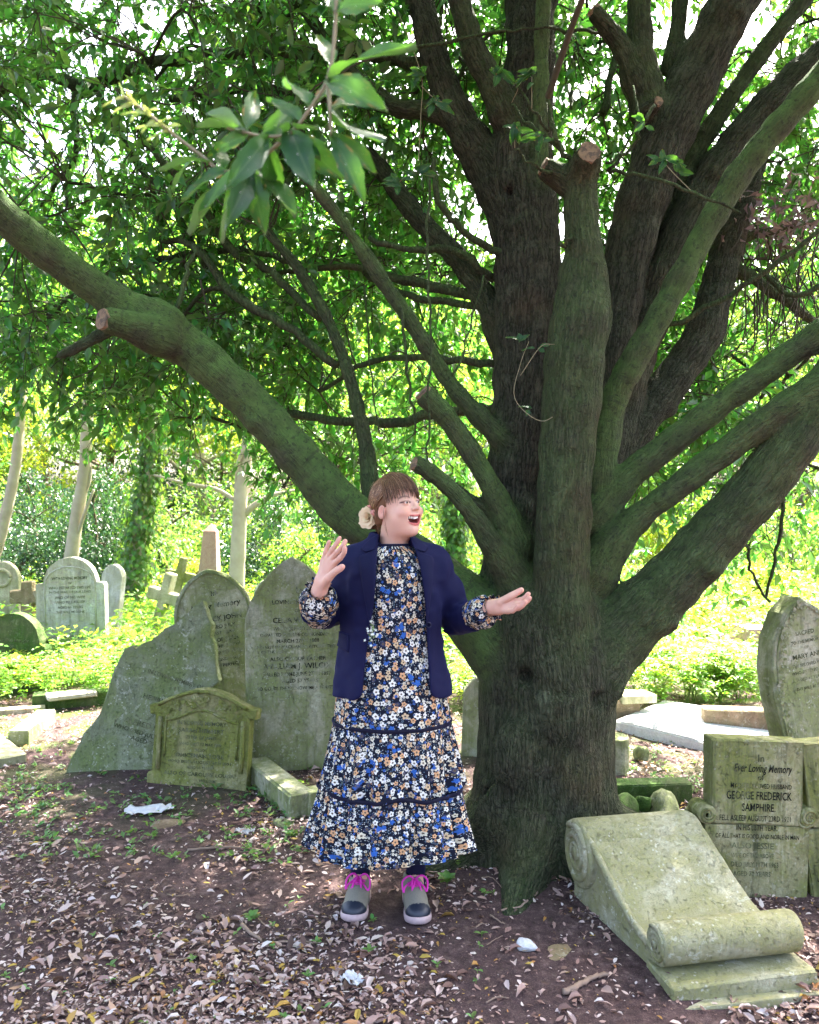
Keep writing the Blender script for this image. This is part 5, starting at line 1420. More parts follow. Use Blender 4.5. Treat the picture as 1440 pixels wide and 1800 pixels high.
    def front_y(x, z):
        """front of the jacket surface at (x, z)"""
        out = []
        for xi, zi in zip(np.ravel(x), np.ravel(z)):
            i = int(np.clip(round((xi - bf.lo[0]) / bf.h), 0, bf.n[0] - 1)); k = int(np.clip(round((zi - bf.lo[2]) / bf.h), 0, bf.n[2] - 1))
            colm = base[max(0, i - 1):i + 2, :, max(0, k - 1):k + 2].mean(axis=(0, 2)); idx = np.argmax(colm < 0)
            if colm[idx] >= 0 or idx == 0: out.append(PY); continue
            tq = colm[idx - 1] / (colm[idx - 1] - colm[idx] + 1e-9); out.append(bf.lo[1] + (idx - 1 + tq) * bf.h)
        return np.array(out).reshape(np.shape(x))
    def panel(name, outer, inner, lift=.004, th_=.004, mat=NAVY_DARK, nseg=26, nw=7, Yp=2.955, parent=blazer):
        O = spline(np.array(outer, float), 10); I = spline(np.array(inner, float), 10)
        O = np.array([np.interp(np.linspace(0, 1, nseg), np.linspace(0, 1, len(O)), O[:, k]) for k in (0, 1)]).T
        I = np.array([np.interp(np.linspace(0, 1, nseg), np.linspace(0, 1, len(I)), I[:, k]) for k in (0, 1)]).T
        w = np.linspace(0, 1, nw)[None, :, None]
        G = I[:, None, :] * (1 - w) + O[:, None, :] * w
        x = (G[..., 0] - 720) / 1440 * Yp; z = CAM_H - (G[..., 1] - 900) / 1440 * Yp
        y = front_y(x, z)
        # smooth the sampled surface
        for _ in range(3):
            yp = np.pad(y, 1, 'edge'); y = (yp[1:-1, 1:-1] * 2 + yp[2:, 1:-1] + yp[:-2, 1:-1] + yp[1:-1, 2:] + yp[1:-1, :-2]) / 6
        roll_ = .004 * np.sin(np.linspace(0, PI, nw))[None, :]
        Ft = np.stack([x, y - lift - th_ - roll_, z], -1); Bk = np.stack([x, y - lift * .2, z], -1)
        m, n_ = x.shape
        idx = np.arange(m * n_).reshape(m, n_); F = []
        for i in range(m - 1):
            for j in range(n_ - 1): F.append([idx[i, j], idx[i, j + 1], idx[i + 1, j + 1], idx[i + 1, j]]); F.append([m * n_ + idx[i, j], m * n_ + idx[i + 1, j], m * n_ + idx[i + 1, j + 1], m * n_ + idx[i, j + 1]])
        bd = [(idx[i, 0], idx[i + 1, 0]) for i in range(m - 1)] + [(idx[m - 1, j], idx[m - 1, j + 1]) for j in range(n_ - 1)] + [(idx[i + 1, n_ - 1], idx[i, n_ - 1]) for i in range(m - 2, -1, -1)] + [(idx[0, j + 1], idx[0, j]) for j in range(n_ - 2, -1, -1)]
        F += [[p, q_, q_ + m * n_, p + m * n_] for p, q_ in bd]
        Vv = np.concatenate([Ft.reshape(-1, 3), Bk.reshape(-1, 3)])
        me = mesh_from(name, Vv - off, F); bm = bmesh.new(); bm.from_mesh(me); bmesh.ops.recalc_face_normals(bm, faces=bm.faces); bm.to_mesh(me); bm.free()
        for p in me.polygons: p.use_smooth = True
        return add(name, me, mat, parent)
    panel('lapel', [(643, 974), (630, 981), (633, 1010), (640, 1050), (650, 1102)], [(660, 966), (661, 985), (661, 1010), (658, 1055), (651, 1103)])
    panel('lapel', [(745, 974), (763, 983), (762, 1012), (758, 1050), (751, 1102)], [(730, 966), (735, 985), (741, 1010), (747, 1055), (750.5, 1103)])
    panel('collar', [(654, 945), (641, 955), (633, 966), (641, 972)], [(664, 940), (662, 950), (661, 960), (660, 966)], nseg=14)
    panel('collar', [(730, 945), (745, 955), (754, 964), (748, 972)], [(716, 940), (722, 950), (726, 960), (730, 966)], nseg=14)
    panel('pocket_flap', [(612, 1118), (613, 1130), (612, 1149)], [(592, 1116), (591, 1130), (588, 1142)], nseg=10, Yp=2.99)
    bx, bzz = (754 - 720) / 1440 * 2.955, CAM_H - 200 / 1440 * 2.955
    V, F = cyl(.0085, .005); V = V + np.array([bx, float(front_y(np.array([bx]), np.array([bzz]))[0]) - .004, bzz])
    part('button', V, F, simple_mat('navy_button', (.03, .03, .07), .25, (.05, .05, .1), 200, .05, .6), blazer)
    # ---- corsage of white flowers on the jacket edge
    wm = simple_mat('white_petal', (.75, .76, .70), .6, (.6, .64, .52), 60); gm = simple_mat('sprig_green', (.16, .26, .08), .6)
    V, F = tube(spline(np.array([at(657, 1100, 2.94), at(655, 1112, 2.93), at(650, 1130, 2.93)]), 5), .0016, 5); cors = part('corsage', V, F, gm); cors['label'] = 'little sprig of white blossom on the jacket edge'
    for i in range(26):
        c = at(655 + RNG.normal() * 6, 1114 + RNG.normal() * 9, 2.925 + RNG.normal() * .006)
        for kf in range(1):
            a0 = RNG.random() * 6; d = unit(np.array([RNG.normal() * .4, -1, RNG.normal() * .4])); s_ = unit(np.cross(d, [0, 0, 1])); u_ = np.cross(s_, d)
            ring_ = [c + .0065 * (1 if k % 2 else .45) * (math.cos(a0 + k * PI / 5) * s_ + math.sin(a0 + k * PI / 5) * u_) for k in range(10)]
            part('blossom', np.array(ring_ + [c + d * .002]), [[k, (k + 1) % 10, 10] for k in range(10)], wm if i % 4 else gm, cors)
    # ---- leggings
    lf = Field((-.30, 3.0, .045), (.13, 3.26, .56), .006)
    for K_, A_ in ((KR, AR), (KL, AL)):
        lf.chain([K_, K_ + (A_ - K_) * .35 + np.array([0, .02, 0]), A_ + np.array([0, .0, .05]), A_ - np.array([0, 0, .02])], [.055, .052, .036, .037], .01)
    V, F = lf.net(); V = relax(V, F, 1); part('leggings', V, F, LEGGING)
    # ---- shoes
    def shoe(cx, cyy, rz, lace_seed):
        rz = math.radians(rz); R = np.array([[math.cos(rz), -math.sin(rz), 0], [math.sin(rz), math.cos(rz), 0], [0, 0, 1]])
        o3 = np.array([cx, cyy, 0.004])
        def w(P): return np.asarray(P) @ R.T + o3
        sf = Field((-.07, -.17, -.005), (.07, .13, .16), .0034)
        sf.chain([(0, .078, .045), (0, .03, .045), (0, -.03, .042), (0, -.082, .034)], [.036, .036, .040, .036], .015)
        sf.ell((0, -.085, .030), (.047, .055, .034), .012); sf.ell((0, -.02, .028), (.043, .09, .034), .012); sf.ell((0, .075, .03), (.036, .042, .035), .01)
        sf.cone((0, .052, .05), (0, .058, .088), .038, .038, .02)
        sf.cone((0, .02, .062), (0, -.06, .050), .030, .022, .02)
        sf.ell((0, .060, .104), (.029, .034, .030), .004, sub=True)
        X, Y, Z = np.meshgrid(*sf.ax, indexing='ij', sparse=True)
        sf.f = np.maximum(sf.f, .014 - Z).astype(np.float32)
        V, F = sf.net(); V = relax(V, F, 1, .4)
        cent = V[F].mean(1)
        cap = (cent[:, 1] < -.106 + .25 * np.abs(cent[:, 0]) + .4 * cent[:, 2] * 0 - .10 * np.abs(cent[:, 0]) * 0) & (cent[:, 2] < .075)
        rand = cent[:, 2] < .026
        capm = cap | rand
        def sub(sel):
            f_ = F[sel]; u, inv = np.unique(f_, return_inverse=True); return V[u], inv.reshape(-1, 4)
        v1, f1 = sub(~capm); sh_ = part('shoe', w(v1), f1, SUEDE)
        v1, f1 = sub(capm)
        nrm = unit(v1 - np.array([0, -.03, .03])); v1 = v1 + nrm * .0012
        part('toe_cap', w(v1), f1, TOECAP, sh_)
        # sole
        ot = spline(np.array([(0, .118), (.030, .105), (.040, .06), (.038, .0), (.049, -.06), (.046, -.11), (.022, -.142), (0, -.147), (-.022, -.142), (-.046, -.11), (-.049, -.06), (-.038, 0), (-.040, .06), (-.030, .105), (0, .118)]), 4)[:-1]
        rings = []
        for z, s_ in ((-.004, .96), (.0, 1.0), (.012, 1.02), (.020, 1.0), (.022, .93)):
            rings.append(np.stack([ot[:, 0] * s_, (ot[:, 1] + .015) * s_ - .015, np.full(len(ot), z) + .010 * np.clip((-ot[:, 1] - .09) / .06, 0, 1)], 1))
        V2, F2 = loft(rings); part('sole', w(V2), F2, SOLE, sh_)
        # tongue top and laces
        def top(y): return float(np.interp(y, [-.075, -.04, 0, .02, .045], [.070, .077, .090, .096, .106]))
        pieces = []
        rows = [-.060, -.046, -.032, -.018, -.004, .010]
        for i in range(len(rows)):
            y = rows[i]; wd = .016 + .002 * i
            pieces.append([[-wd, y, top(y) - .008], [-wd * .4, y - .003, top(y) + .001], [wd * .4, y - .003, top(y) + .001], [wd, y, top(y) - .008]])
            if i < len(rows) - 1:
                y2 = rows[i + 1]
                for s in (-1, 1): pieces.append([[s * wd, y, top(y) - .006], [0, (y + y2) / 2, top((y + y2) / 2) + .004], [-s * (wd + .002), y2, top(y2) - .006]])
        r = np.random.default_rng(lace_seed); kn = np.array([0, .012, top(.012) + .006])
        for s in (-1, 1):
            j = lambda: r.normal() * .006
            pieces.append([kn, kn + [s * .022 + j(), -.004, .016], kn + [s * .045 + j(), -.022, .004], kn + [s * .044 + j(), -.045, -.026], kn + [s * .024 + j(), -.030, -.012], kn])
            pieces.append([kn, kn + [s * .010 + j(), -.020, .006], kn + [s * .022 + j(), -.050, -.020], kn + [s * .030 + j(), -.075, -.046]])
        pieces.append([kn, kn + [-.012, -.022, .004], kn + [-.014, -.05, -.016], kn + [-.018, -.07, -.035]])
        for P in pieces:
            v1, f1 = tube(spline(np.array(P, float), 6), .0035, 6); part('lace', w(v1), f1, PINK, sh_)
        v1, f1 = tube(np.array([kn - [.005, 0, 0], kn + [.005, 0, 0]]), .006, 6); part('lace_knot', w(v1), f1, PINK, sh_)
    shoe(-.196, 3.118, -6, 1)
    shoe(.020, 3.100, 7, 2)
    return root
woman = build_person()
# ------------------------------------------------------------------ crown of the oak
OAK_LEAF = leaf_mat('oak_leaf', (.026, .088, .024), (.080, .135, .065), (.165, .46, .045), .30, .42, .50)
OAK_LEAF_OBJ = leaf_mat('oak_leaf_single', (.034, .090, .026), (.10, .145, .08), (.20, .42, .035), .26, .34, .40, attr=False)
NEW_LEAF = leaf_mat('new_leaf', (.30, .34, .10), (.34, .38, .16), (.45, .55, .12), .5, .4, .3, attr=False)

def build_crown():
    rs = np.random.default_rng(23)
    att = [OAK_SC[::2]]; attr_ = [OAK_SR[::2]]
    twigs = []
    off = OAK_OFF
    # thin branches traced from the photograph: (px, py, Y, r px)
    B = [[(880, 716, 3.95, 12), (800, 722, 4.05, 11), (730, 738, 4.15, 11), (640, 742, 4.25, 10), (540, 732, 4.4, 9), (470, 716, 4.5, 7), (380, 690, 4.7, 5)],
         [(880, 640, 4.0, 9), (790, 632, 4.1, 8), (700, 628, 4.25, 7), (630, 645, 4.4, 6), (560, 690, 4.6, 4)],
         [(870, 540, 4.0, 8), (790, 532, 4.1, 8), (720, 522, 4.2, 7), (640, 480, 4.4, 5)],
         [(870, 520, 4.0, 12), (790, 512, 4.1, 12), (710, 492, 4.2, 10), (600, 470, 4.4, 7), (480, 480, 4.6, 5)],
         [(892, 452, 3.80, 9), (850, 430, 3.76, 8), (800, 392, 3.72, 8), (770, 350, 3.7, 7), (762, 280, 3.7, 5)],
         [(870, 490, 3.9, 9), (800, 440, 3.9, 9), (720, 440, 3.95, 7), (650, 420, 4.0, 6)],
         [(740, 110, 4.1, 15), (640, 95, 4.3, 15), (540, 95, 4.45, 14), (440, 92, 4.6, 13), (330, 100, 4.7, 12), (240, 118, 4.8, 13), (150, 150, 4.85, 14), (60, 130, 4.9, 11), (-60, 190, 5.0, 9)],
         [(150, 148, 4.85, 12), (130, 190, 4.8, 9), (130, 270, 4.8, 6), (90, 340, 4.9, 4)],
         [(160, 140, 4.85, 9), (190, 200, 4.75, 8), (250, 300, 4.6, 7), (300, 350, 4.5, 6), (360, 470, 4.4, 5)],
         [(700, 190, 4.1, 16), (560, 170, 4.5, 12), (420, 160, 4.8, 10), (300, 175, 5, 8)],
         [(560, 560, 4.0, 8), (480, 480, 4.2, 9), (400, 430, 4.3, 9), (330, 330, 4.4, 8), (250, 250, 4.5, 6)],
         [(590, 640, 3.9, 9), (500, 570, 4.0, 10), (410, 520, 4.1, 10), (350, 440, 4.2, 8), (280, 420, 4.4, 5)],
         [(520, 460, 4.3, 6), (420, 440, 4.5, 6), (300, 452, 4.7, 8), (200, 480, 4.9, 7), (100, 540, 5.1, 5)],
         [(310, 560, 3.6, 6), (330, 480, 3.62, 5), (345, 430, 3.65, 4)],
         [(1130, 610, 3.9, 6), (1220, 550, 3.8, 6), (1330, 490, 3.7, 6), (1450, 395, 3.6, 5)],
         [(1290, 470, 4.2, 14), (1360, 510, 4.3, 12), (1420, 555, 4.4, 10), (1500, 600, 4.5, 8)],
         [(1300, 420, 4.2, 12), (1380, 400, 4.3, 9), (1450, 390, 4.4, 7)],
         [(1390, 760, 3.9, 5), (1378, 860, 3.95, 5), (1370, 950, 4.0, 4), (1345, 1050, 4.05, 3)],
         [(1310, 940, 3.7, 4), (1320, 1000, 3.75, 3), (1350, 1060, 3.8, 3)],
         [(1070, 300, 3.4, 4), (1130, 310, 3.3, 4), (1220, 340, 3.25, 4), (1300, 372, 3.2, 3)],
         [(1070, 300, 3.4, 4), (1110, 260, 3.35, 4), (1130, 220, 3.35, 4), (1155, 182, 3.4, 4)],
         [(1065, 295, 3.4, 3), (1105, 250, 3.4, 3), (1122, 200, 3.4, 3), (1112, 150, 3.45, 2.5)],
         [(1005, 285, 3.4, 6), (985, 260, 3.38, 6), (970, 220, 3.36, 5), (962, 160, 3.36, 4)],
         [(985, 262, 3.38, 5), (940, 225, 3.4, 4), (900, 180, 3.45, 3)],
         [(965, 230, 3.36, 4), (935, 190, 3.3, 3), (910, 150, 3.3, 2)],
         [(970, 300, 3.4, 4), (930, 290, 3.35, 3), (905, 260, 3.3, 2)],
         [(1040, 370, 3.42, 4), (1000, 420, 3.36, 4), (985, 430, 3.36, 5)],
         [(1060, 200, 4.3, 9), (1075, 130, 4.35, 8), (1090, 60, 4.4, 7)],
         [(1500, 470, 3.9, 7), (1400, 520, 4.0, 6), (1330, 470, 4.05, 5)],
         [(800, 150, 4.1, 5), (860, 60, 4.0, 4), (980, 50, 3.9, 4), (1060, 60, 3.8, 3)],
         [(757, 300, 3.45, 3), (752, 450, 3.4, 3), (757, 600, 3.36, 2.5), (752, 720, 3.36, 2.5), (754, 835, 3.36, 2)], [(700, 520, 3.6, 4), (712, 600, 3.58, 3.5), (722, 690, 3.56, 3), (728, 760, 3.55, 2)], [(640, 500, 3.9, 2.5), (652, 640, 3.85, 2), (668, 760, 3.8, 2)], [(850, 480, 3.6, 2.5), (820, 600, 3.55, 2), (800, 660, 3.5, 2)],
         [(660, 100, 3.9, 4), (760, 80, 3.8, 4), (880, 55, 3.75, 3), (980, 50, 3.7, 3)]]
    for spec in B:
        c, r = limb_samples(spec, 5)
        c = c + rs.normal(size=c.shape) * .006; r = r * .82
        V, F = tube(c, r, 7, True, .08)
        me = mesh_from('branch', V - off, F, attrs={'bark': V * 1.0, 'moss': np.full(len(V), .6)})
        add('branch', me, BARK, oak)
        att.append(c); attr_.append(r)
    # regions of foliage: px0, px1, py0, py1, Y0, Y1, count
    REG = [(-140, 560, -90, 300, 3.9, 6.4, 185), (-140, 500, 300, 560, 4.1, 6.6, 120), (-120, 520, 530, 690, 4.3, 6.6, 100),
           (480, 880, -90, 330, 4.0, 6.4, 110), (480, 860, 330, 620, 4.4, 6.8, 105), (470, 850, 610, 860, 4.6, 7.2, 66), (200, 460, 690, 740, 4.8, 6.6, 12),
           (780, 1120, -120, 260, 4.3, 6.4, 62), (1010, 1560, -120, 330, 4.4, 6.2, 90), (1060, 1560, 330, 640, 4.5, 6.0, 52), (1070, 1560, 620, 1010, 4.8, 6.0, 44), (930, 1200, 240, 820, 4.5, 6.4, 44), (1090, 1420, 590, 860, 4.2, 5.0, 22), (1180, 1440, 120, 420, 4.1, 4.8, 14)]
    cent, over = [], []
    for x0, x1, y0, y1, Y0, Y1, n in REG:
        for _ in range(n):
            Y = Y0 + (Y1 - Y0) * rs.random() ** 1.1
            px, py = rs.uniform(x0, x1), rs.uniform(y0, y1)
            if 775 < px < 850 and 250 < py < 440 and rs.random() < .85: continue           # the bright gap beside the fork
            cent.append(at(px, py, Y)); over.append(0)
    for _ in range(640):                                                                  # the rest of the crown, above the picture
        Y = rs.uniform(1.1, 7.0); x = rs.uniform(-3.4, 3.9); z = max(3.2, 2.30 + .68 * Y) + rs.random() * 1.7
        if (x / 4.2) ** 2 + ((Y - 3.6) / 4.0) ** 2 > 1: continue
        cent.append(np.array([x, Y, z])); over.append(1)
    cent = np.array(cent); over = np.array(over)
    # secondary branches towards groups of clumps
    A = np.concatenate(att); 
    pick = rs.permutation(np.where(over == 0)[0])[:110]
    pick = np.concatenate([pick, rs.permutation(np.where(over == 1)[0])[:60]])
    for i in pick:
        c = cent[i]; A = np.concatenate(att)
        d = np.linalg.norm(A - c, axis=1) + rs.random(len(A)) * .5; a = A[np.argmin(d)]
        if np.linalg.norm(a - c) < .35: continue
        mid = (a + c) / 2 + rs.normal(size=3) * .12 + np.array([0, 0, .10])
        P = spline(np.array([a, a * .7 + mid * .3 + rs.normal(size=3) * .04, mid, mid * .4 + c * .6 + rs.normal(size=3) * .06, c]), 4)
        r0 = .010 + .006 * rs.random()
        V, F = tube(P, np.linspace(r0, .005, len(P)), 5, False)
        if over[i]: twigs.append((V, F))
        else: add('branch', mesh_from('branch', V - off, F, attrs={'bark': V, 'moss': np.full(len(V), .4)}), BARK, oak)
        att.append(P)
    A = np.concatenate(att)
    LP, LD, LN, LL = [], [], [], []
    for ci, c in enumerate(cent):
        a = A[np.argmin(np.linalg.norm(A - c, axis=1))]
        out = unit(c - a) if np.linalg.norm(c - a) > .05 else unit(rs.normal(size=3))
        if np.linalg.norm(a - c) > .08:
            mid = (a + c) / 2 + rs.normal(size=3) * .05 + np.array([0, 0, .05])
            P = spline(np.array([a, mid, c]), 4); twigs.append(tube(P, np.linspace(.006, .0038, len(P)), 3, False))
        big = 1.35 if over[ci] else 1.0
        for k in range(rs.integers(5, 8)):
            d = unit(out * .5 + rs.normal(size=3) * .8 + np.array([0, 0, -.15])); L = rs.uniform(.22, .42) * big
            m = 5; t_ = np.linspace(0, 1, m)
            P = c + d * L * t_[:, None] + np.array([0, 0, -1]) * (t_ ** 2)[:, None] * L * rs.uniform(.1, .5) + rs.normal(size=(m, 3)) * .008
            twigs.append(tube(P, np.linspace(.0034, .0016, m), 3, False))
            nl = rs.integers(9, 15)
            u = rs.uniform(.15, 1.0, nl); u[-2:] = 1.0
            base = np.stack([np.interp(u, t_, P[:, q]) for q in range(3)], 1)
            td = unit(P[-1] - P[0])
            dd = unit(td * .55 + rs.normal(size=(nl, 3)) * .65 + np.array([0, 0, -.30]))
            nn = unit(np.array([0, 0, 1.0]) + rs.normal(size=(nl, 3)) * .55)
            LP.append(base); LD.append(dd); LN.append(nn); LL.append(rs.uniform(.050, .100, nl) * (1.5 if over[ci] else 1))
    LP, LD, LN, LL = map(np.concatenate, (LP, LD, LN, LL))
    # the 280 leaves that show largest are single parts
    pxs = 720 + LP[:, 0] / LP[:, 1] * 1440; pys = 900 - (LP[:, 2] - CAM_H) / LP[:, 1] * 1440
    vis = (pxs > 0) & (pxs < 1440) & (pys > 0) & (pys < 1800) & (LP[:, 1] > 1.5)
    score = np.where(vis, LL / LP[:, 1], 0); top = np.argsort(-score)[:280]
    rest = np.ones(len(LP), bool); rest[top] = False
    V, F, tnt = leaf_cloud(LP[rest], LD[rest], LN[rest], LL[rest], LL[rest] * .50, '4')
    o = add('crown', mesh_from('crown', V - off, F, attrs={'tint': tnt}, smooth=False), OAK_LEAF, oak); o['kind'] = 'stuff'
    lm = mesh_from('leaf', LEAF_V * np.array([.50, 1, 1]), LEAF_F); lm.materials.append(OAK_LEAF_OBJ)
    for i in top:
        d = unit(LD[i]); s = unit(np.cross(d, LN[i])); u = np.cross(s, d)
        ob = bpy.data.objects.new('leaf', lm); COL.objects.link(ob); ob.parent = oak
        M = Matrix(((s[0], d[0], u[0], 0), (s[1], d[1], u[1], 0), (s[2], d[2], u[2], 0), (0, 0, 0, 1)))
        ob.matrix_local = Matrix.Translation(Vector(LP[i] - off)) @ M @ Matrix.Scale(LL[i], 4)
    V, F = cat_meshes(twigs)
    o = add('twigs', mesh_from('twigs', V - off, F), TWIG, oak); o['kind'] = 'stuff'
    # ---- spray hanging close to the camera, and sprigs on the trunk
    def spray(stems, leaves, pale, Y0, name='leaf_spray', label=None, rstem=.0024):
        vs_, fs_ = cat_meshes([tube(spline(np.array([at(*p) for p in st]), 6) + 0, np.linspace(rstem, rstem * .7, (len(st) - 1) * 6 + 1), 6) for st in stems])
        so = add(name, mesh_from(name, vs_ - off, fs_), TWIG_PALE, oak)
        if label: so['label'] = label
        for lf in leaves:
            (x0, y0, x1, y1, Ya, Yb), w = lf[:6], lf[6]
            a, b = at(x0, y0, Ya), at(x1, y1, Yb); d = b - a; L = np.linalg.norm(d); d = d / L
            toc = unit(np.array([0, 0, CAM_H]) - a); up = np.array([0, 0, 1.0])
            fl = lf[7] if len(lf) > 7 else .5
            n = unit(toc * fl + up * (1 - fl) + rs.normal(size=3) * .18)
            s = unit(np.cross(d, n)); u = np.cross(s, d)
            ob = bpy.data.objects.new('leaf', SPRAY_LEAF if not (len(lf) > 8 and lf[8]) else PALE_LEAF); COL.objects.link(ob); ob.parent = so
            M = Matrix(((s[0], d[0], u[0], 0), (s[1], d[1], u[1], 0), (s[2], d[2], u[2], 0), (0, 0, 0, 1)))
            ob.matrix_local = Matrix.Translation(Vector(a - off)) @ M @ Matrix.Diagonal((w * 1.02 * Ya / 1440, L * 1.05, L * .9, 1))
        return so
    def fine_leaf(name, mat, n=11, serr=.0):
        t_ = np.linspace(0, 1, n); hw = np.sin(PI * t_ ** .85) ** .8 * .5; hw[0] = .02; hw[-1] = .0
        V, F = [], []
        for i in range(n):
            zz = -.16 * (t_[i] - .45) ** 2 * 1.2
            jag = 1 + (.10 if i % 2 else -.03) * serr
            V += [[-hw[i] * jag, t_[i], zz + .09], [-hw[i] * .5, t_[i], zz + .035], [0, t_[i], zz], [hw[i] * .5, t_[i], zz + .035], [hw[i] * jag, t_[i], zz + .09]]
        for i in range(n - 1):
            for j in range(4): F.append([i * 5 + j, i * 5 + j + 1, i * 5 + j + 6, i * 5 + j + 5])
        V = np.array(V); V[:, 2] *= .95; V[:, 2] += .06 * np.sin(V[:, 1] * 5 + V[:, 0] * 3)
        me = mesh_from(name, V, F, uv=V[:, :2]); me.materials.append(mat); return me
    t = NT('spray_leaf'); uv = t.n('UVMap').outputs[0]; sp = t.n('SeparateXYZ', {0: uv})
    rib = t.ramp(t.math('ABSOLUTE', sp.outputs['X']), [(.0, 1.), (.035, 0.)])
    rnd = t.rnd(); v = t.obj()
    c = t.mix(rnd, (.008, .040, .024), (.022, .078, .024)); c = t.mix(t.noise(v, 4, 3), c, (.02, .07, .03))
    c = t.mix(t.math('MULTIPLY', rib, .6), c, (.16, .24, .10))
    spots = t.ramp(t.n('TexVoronoi', {'Vector': v, 'Scale': 5.0}).outputs['Distance'], [(.10, .9), (.13, 0.)])
    c = t.mix(t.math('MULTIPLY', spots, t.math('GREATER_THAN', t.noise(v, 2.2, 1), .5)), c, (.52, .50, .42))
    br = t.math('MULTIPLY', t.ramp(t.noise(v, 1.8, 3), [(.56, 0.), (.62, 1.)]), t.math('GREATER_THAN', rnd, .55))
    c = t.mix(br, c, (.33, .16, .06))
    c = t.mix(t.n('NewGeometry').outputs['Backfacing'], c, (.13, .17, .11))
    p = t.principled(c, .36, t.bump(t.noise(v, 14, 3), .15, .01), spec=.28)
    tr = t.n('BsdfTranslucent', {'Color': (.13, .33, .03, 1)})
    spray_m = t.done(t.n('MixShader', {0: .34, 1: p, 2: tr}))
    global SPRAY_LEAF, PALE_LEAF, TWIG_PALE
    SPRAY_LEAF = fine_leaf('leaf', spray_m, serr=1.); PALE_LEAF = fine_leaf('leaf', NEW_LEAF)
    TWIG_PALE = simple_mat('young_twig', (.28, .25, .15), .8, (.18, .16, .09), 60)
    stems = [[(592, -60, .92), (590, 30, .92), (584, 100, .92), (572, 148, .92), (545, 190, .92), (512, 232, .93), (470, 240, .95), (430, 232, .96)],
             [(576, 145, .92), (580, 190, .90), (582, 240, .90)],
             [(440, 300, .98), (390, 300, .98), (350, 270, .98), (300, 232, .98), (255, 195, .98), (215, 168, .98)],
             [(512, 232, .93), (470, 270, .95), (440, 300, .98)], [(430, 232, .96), (400, 225, .97)]]
    Y = .92
    lv = [(578, 140, 722, 74, .92, .88, 34, .25), (578, 142, 672, 186, .92, .86, 44, .6), (584, 118, 560, 60, .93, .97, 34, .4), (590, 20, 668, 0, .92, .9, 48, .5), (590, 25, 560, -50, .92, .95, 40, .5), (596, -20, 690, -60, .92, .9, 44, .5),
          (580, 190, 668, 250, .90, .88, 40, .55), (582, 240, 640, 348, .90, .88, 36, .5), (582, 235, 660, 300, .90, .92, 34, .6), (580, 200, 640, 175, .90, .95, 30, .4),
          (512, 232, 548, 320, .93, .88, 52, .7), (500, 235, 490, 216, .93, .88, 26, .2), (515, 228, 560, 222, .93, .9, 30, .2), (512, 240, 600, 310, .93, .90, 44, .6), (470, 242, 402, 326, .95, .90, 40, .65), (470, 245, 468, 345, .95, .97, 38, .5),
          (440, 235, 366, 272, .96, .99, 30, .5), (430, 232, 372, 196, .96, 1.0, 30, .4), (432, 230, 450, 160, .96, 1.0, 30, .5), (460, 235, 520, 190, .95, .98, 34, .4), (430, 236, 350, 215, .96, .98, 26, .3),
          (440, 300, 402, 392, .98, .92, 36, .6), (440, 300, 352, 366, .98, .94, 36, .55), (440, 302, 465, 405, .98, .95, 40, .6), (445, 300, 520, 370, .98, .95, 40, .5), (430, 300, 330, 400, .98, 1.0, 30, .5), (425, 300, 385, 420, .98, 1.02, 26, .5),
          (400, 300, 322, 345, .98, .95, 34, .5), (392, 300, 380, 250, .98, 1.0, 30, .5), (372, 285, 283, 292, .98, .95, 26, .5), (350, 272, 300, 330, .98, 1.0, 24, .4),
          (490, 250, 560, 270, .94, .9, 36, .6), (530, 215, 470, 170, .93, .96, 34, .5), (545, 190, 500, 140, .92, .98, 34, .5), (552, 186, 610, 150, .92, .97, 32, .5), (480, 260, 500, 350, .95, .99, 40, .6)]
    tip = []
    for i in range(15):
        u = i / 14; x = 215 + 90 * u; y = 168 + 68 * u; a = rs.uniform(-.9, .9) + (2.6 if i % 2 else -1.2)
        tip.append((x, y, x + 36 * math.cos(a) - 10, y + 22 * math.sin(a), .98, .97, 9, .5, True))
    spray(stems, lv + tip, None, Y, label='dark glossy leaf spray hanging close in front, with pale young tips')
    Y2 = 3.30
    spray([[(990, 720, 3.35), (950, 740, 3.3), (905, 700, 3.3), (915, 640, 3.3), (930, 600, 3.3)], [(915, 660, 3.3), (950, 610, 3.28), (975, 605, 3.26)]],
          [(915, 598, 890, 592, Y2, Y2, 10, .4), (916, 598, 912, 586, Y2, Y2, 10, .8), (912, 602, 930, 588, Y2, Y2, 9, .4), (940, 612, 918, 615, Y2, Y2, 11, .5), (945, 612, 958, 618, Y2, Y2, 11, .7), (950, 608, 966, 606, Y2, Y2, 8, .4), (935, 718, 912, 714, Y2, Y2, 10, .4), (930, 720, 926, 730, Y2, Y2, 9, .7)], None, Y2, name='leaf_sprig', rstem=.002)
    Y3 = 3.3
    L3 = []
    for x0, y0, n in ((880, 130, 7), (935, 135, 8), (740, 130, 6), (905, 225, 7), (945, 240, 6), (770, 180, 6), (1130, 215, 4), (1165, 280, 6), (1190, 300, 5), (735, 300, 7), (700, 320, 7)):
        for k in range(n):
            a = rs.uniform(0, 6.28); r = rs.uniform(22, 34); L3.append((x0 + rs.normal() * 6, y0 + rs.normal() * 6, x0 + r * math.cos(a), y0 + r * .7 * math.sin(a) + 5, Y3, Y3 - rs.uniform(0, .03), rs.uniform(9, 13), rs.uniform(.4, .8)))
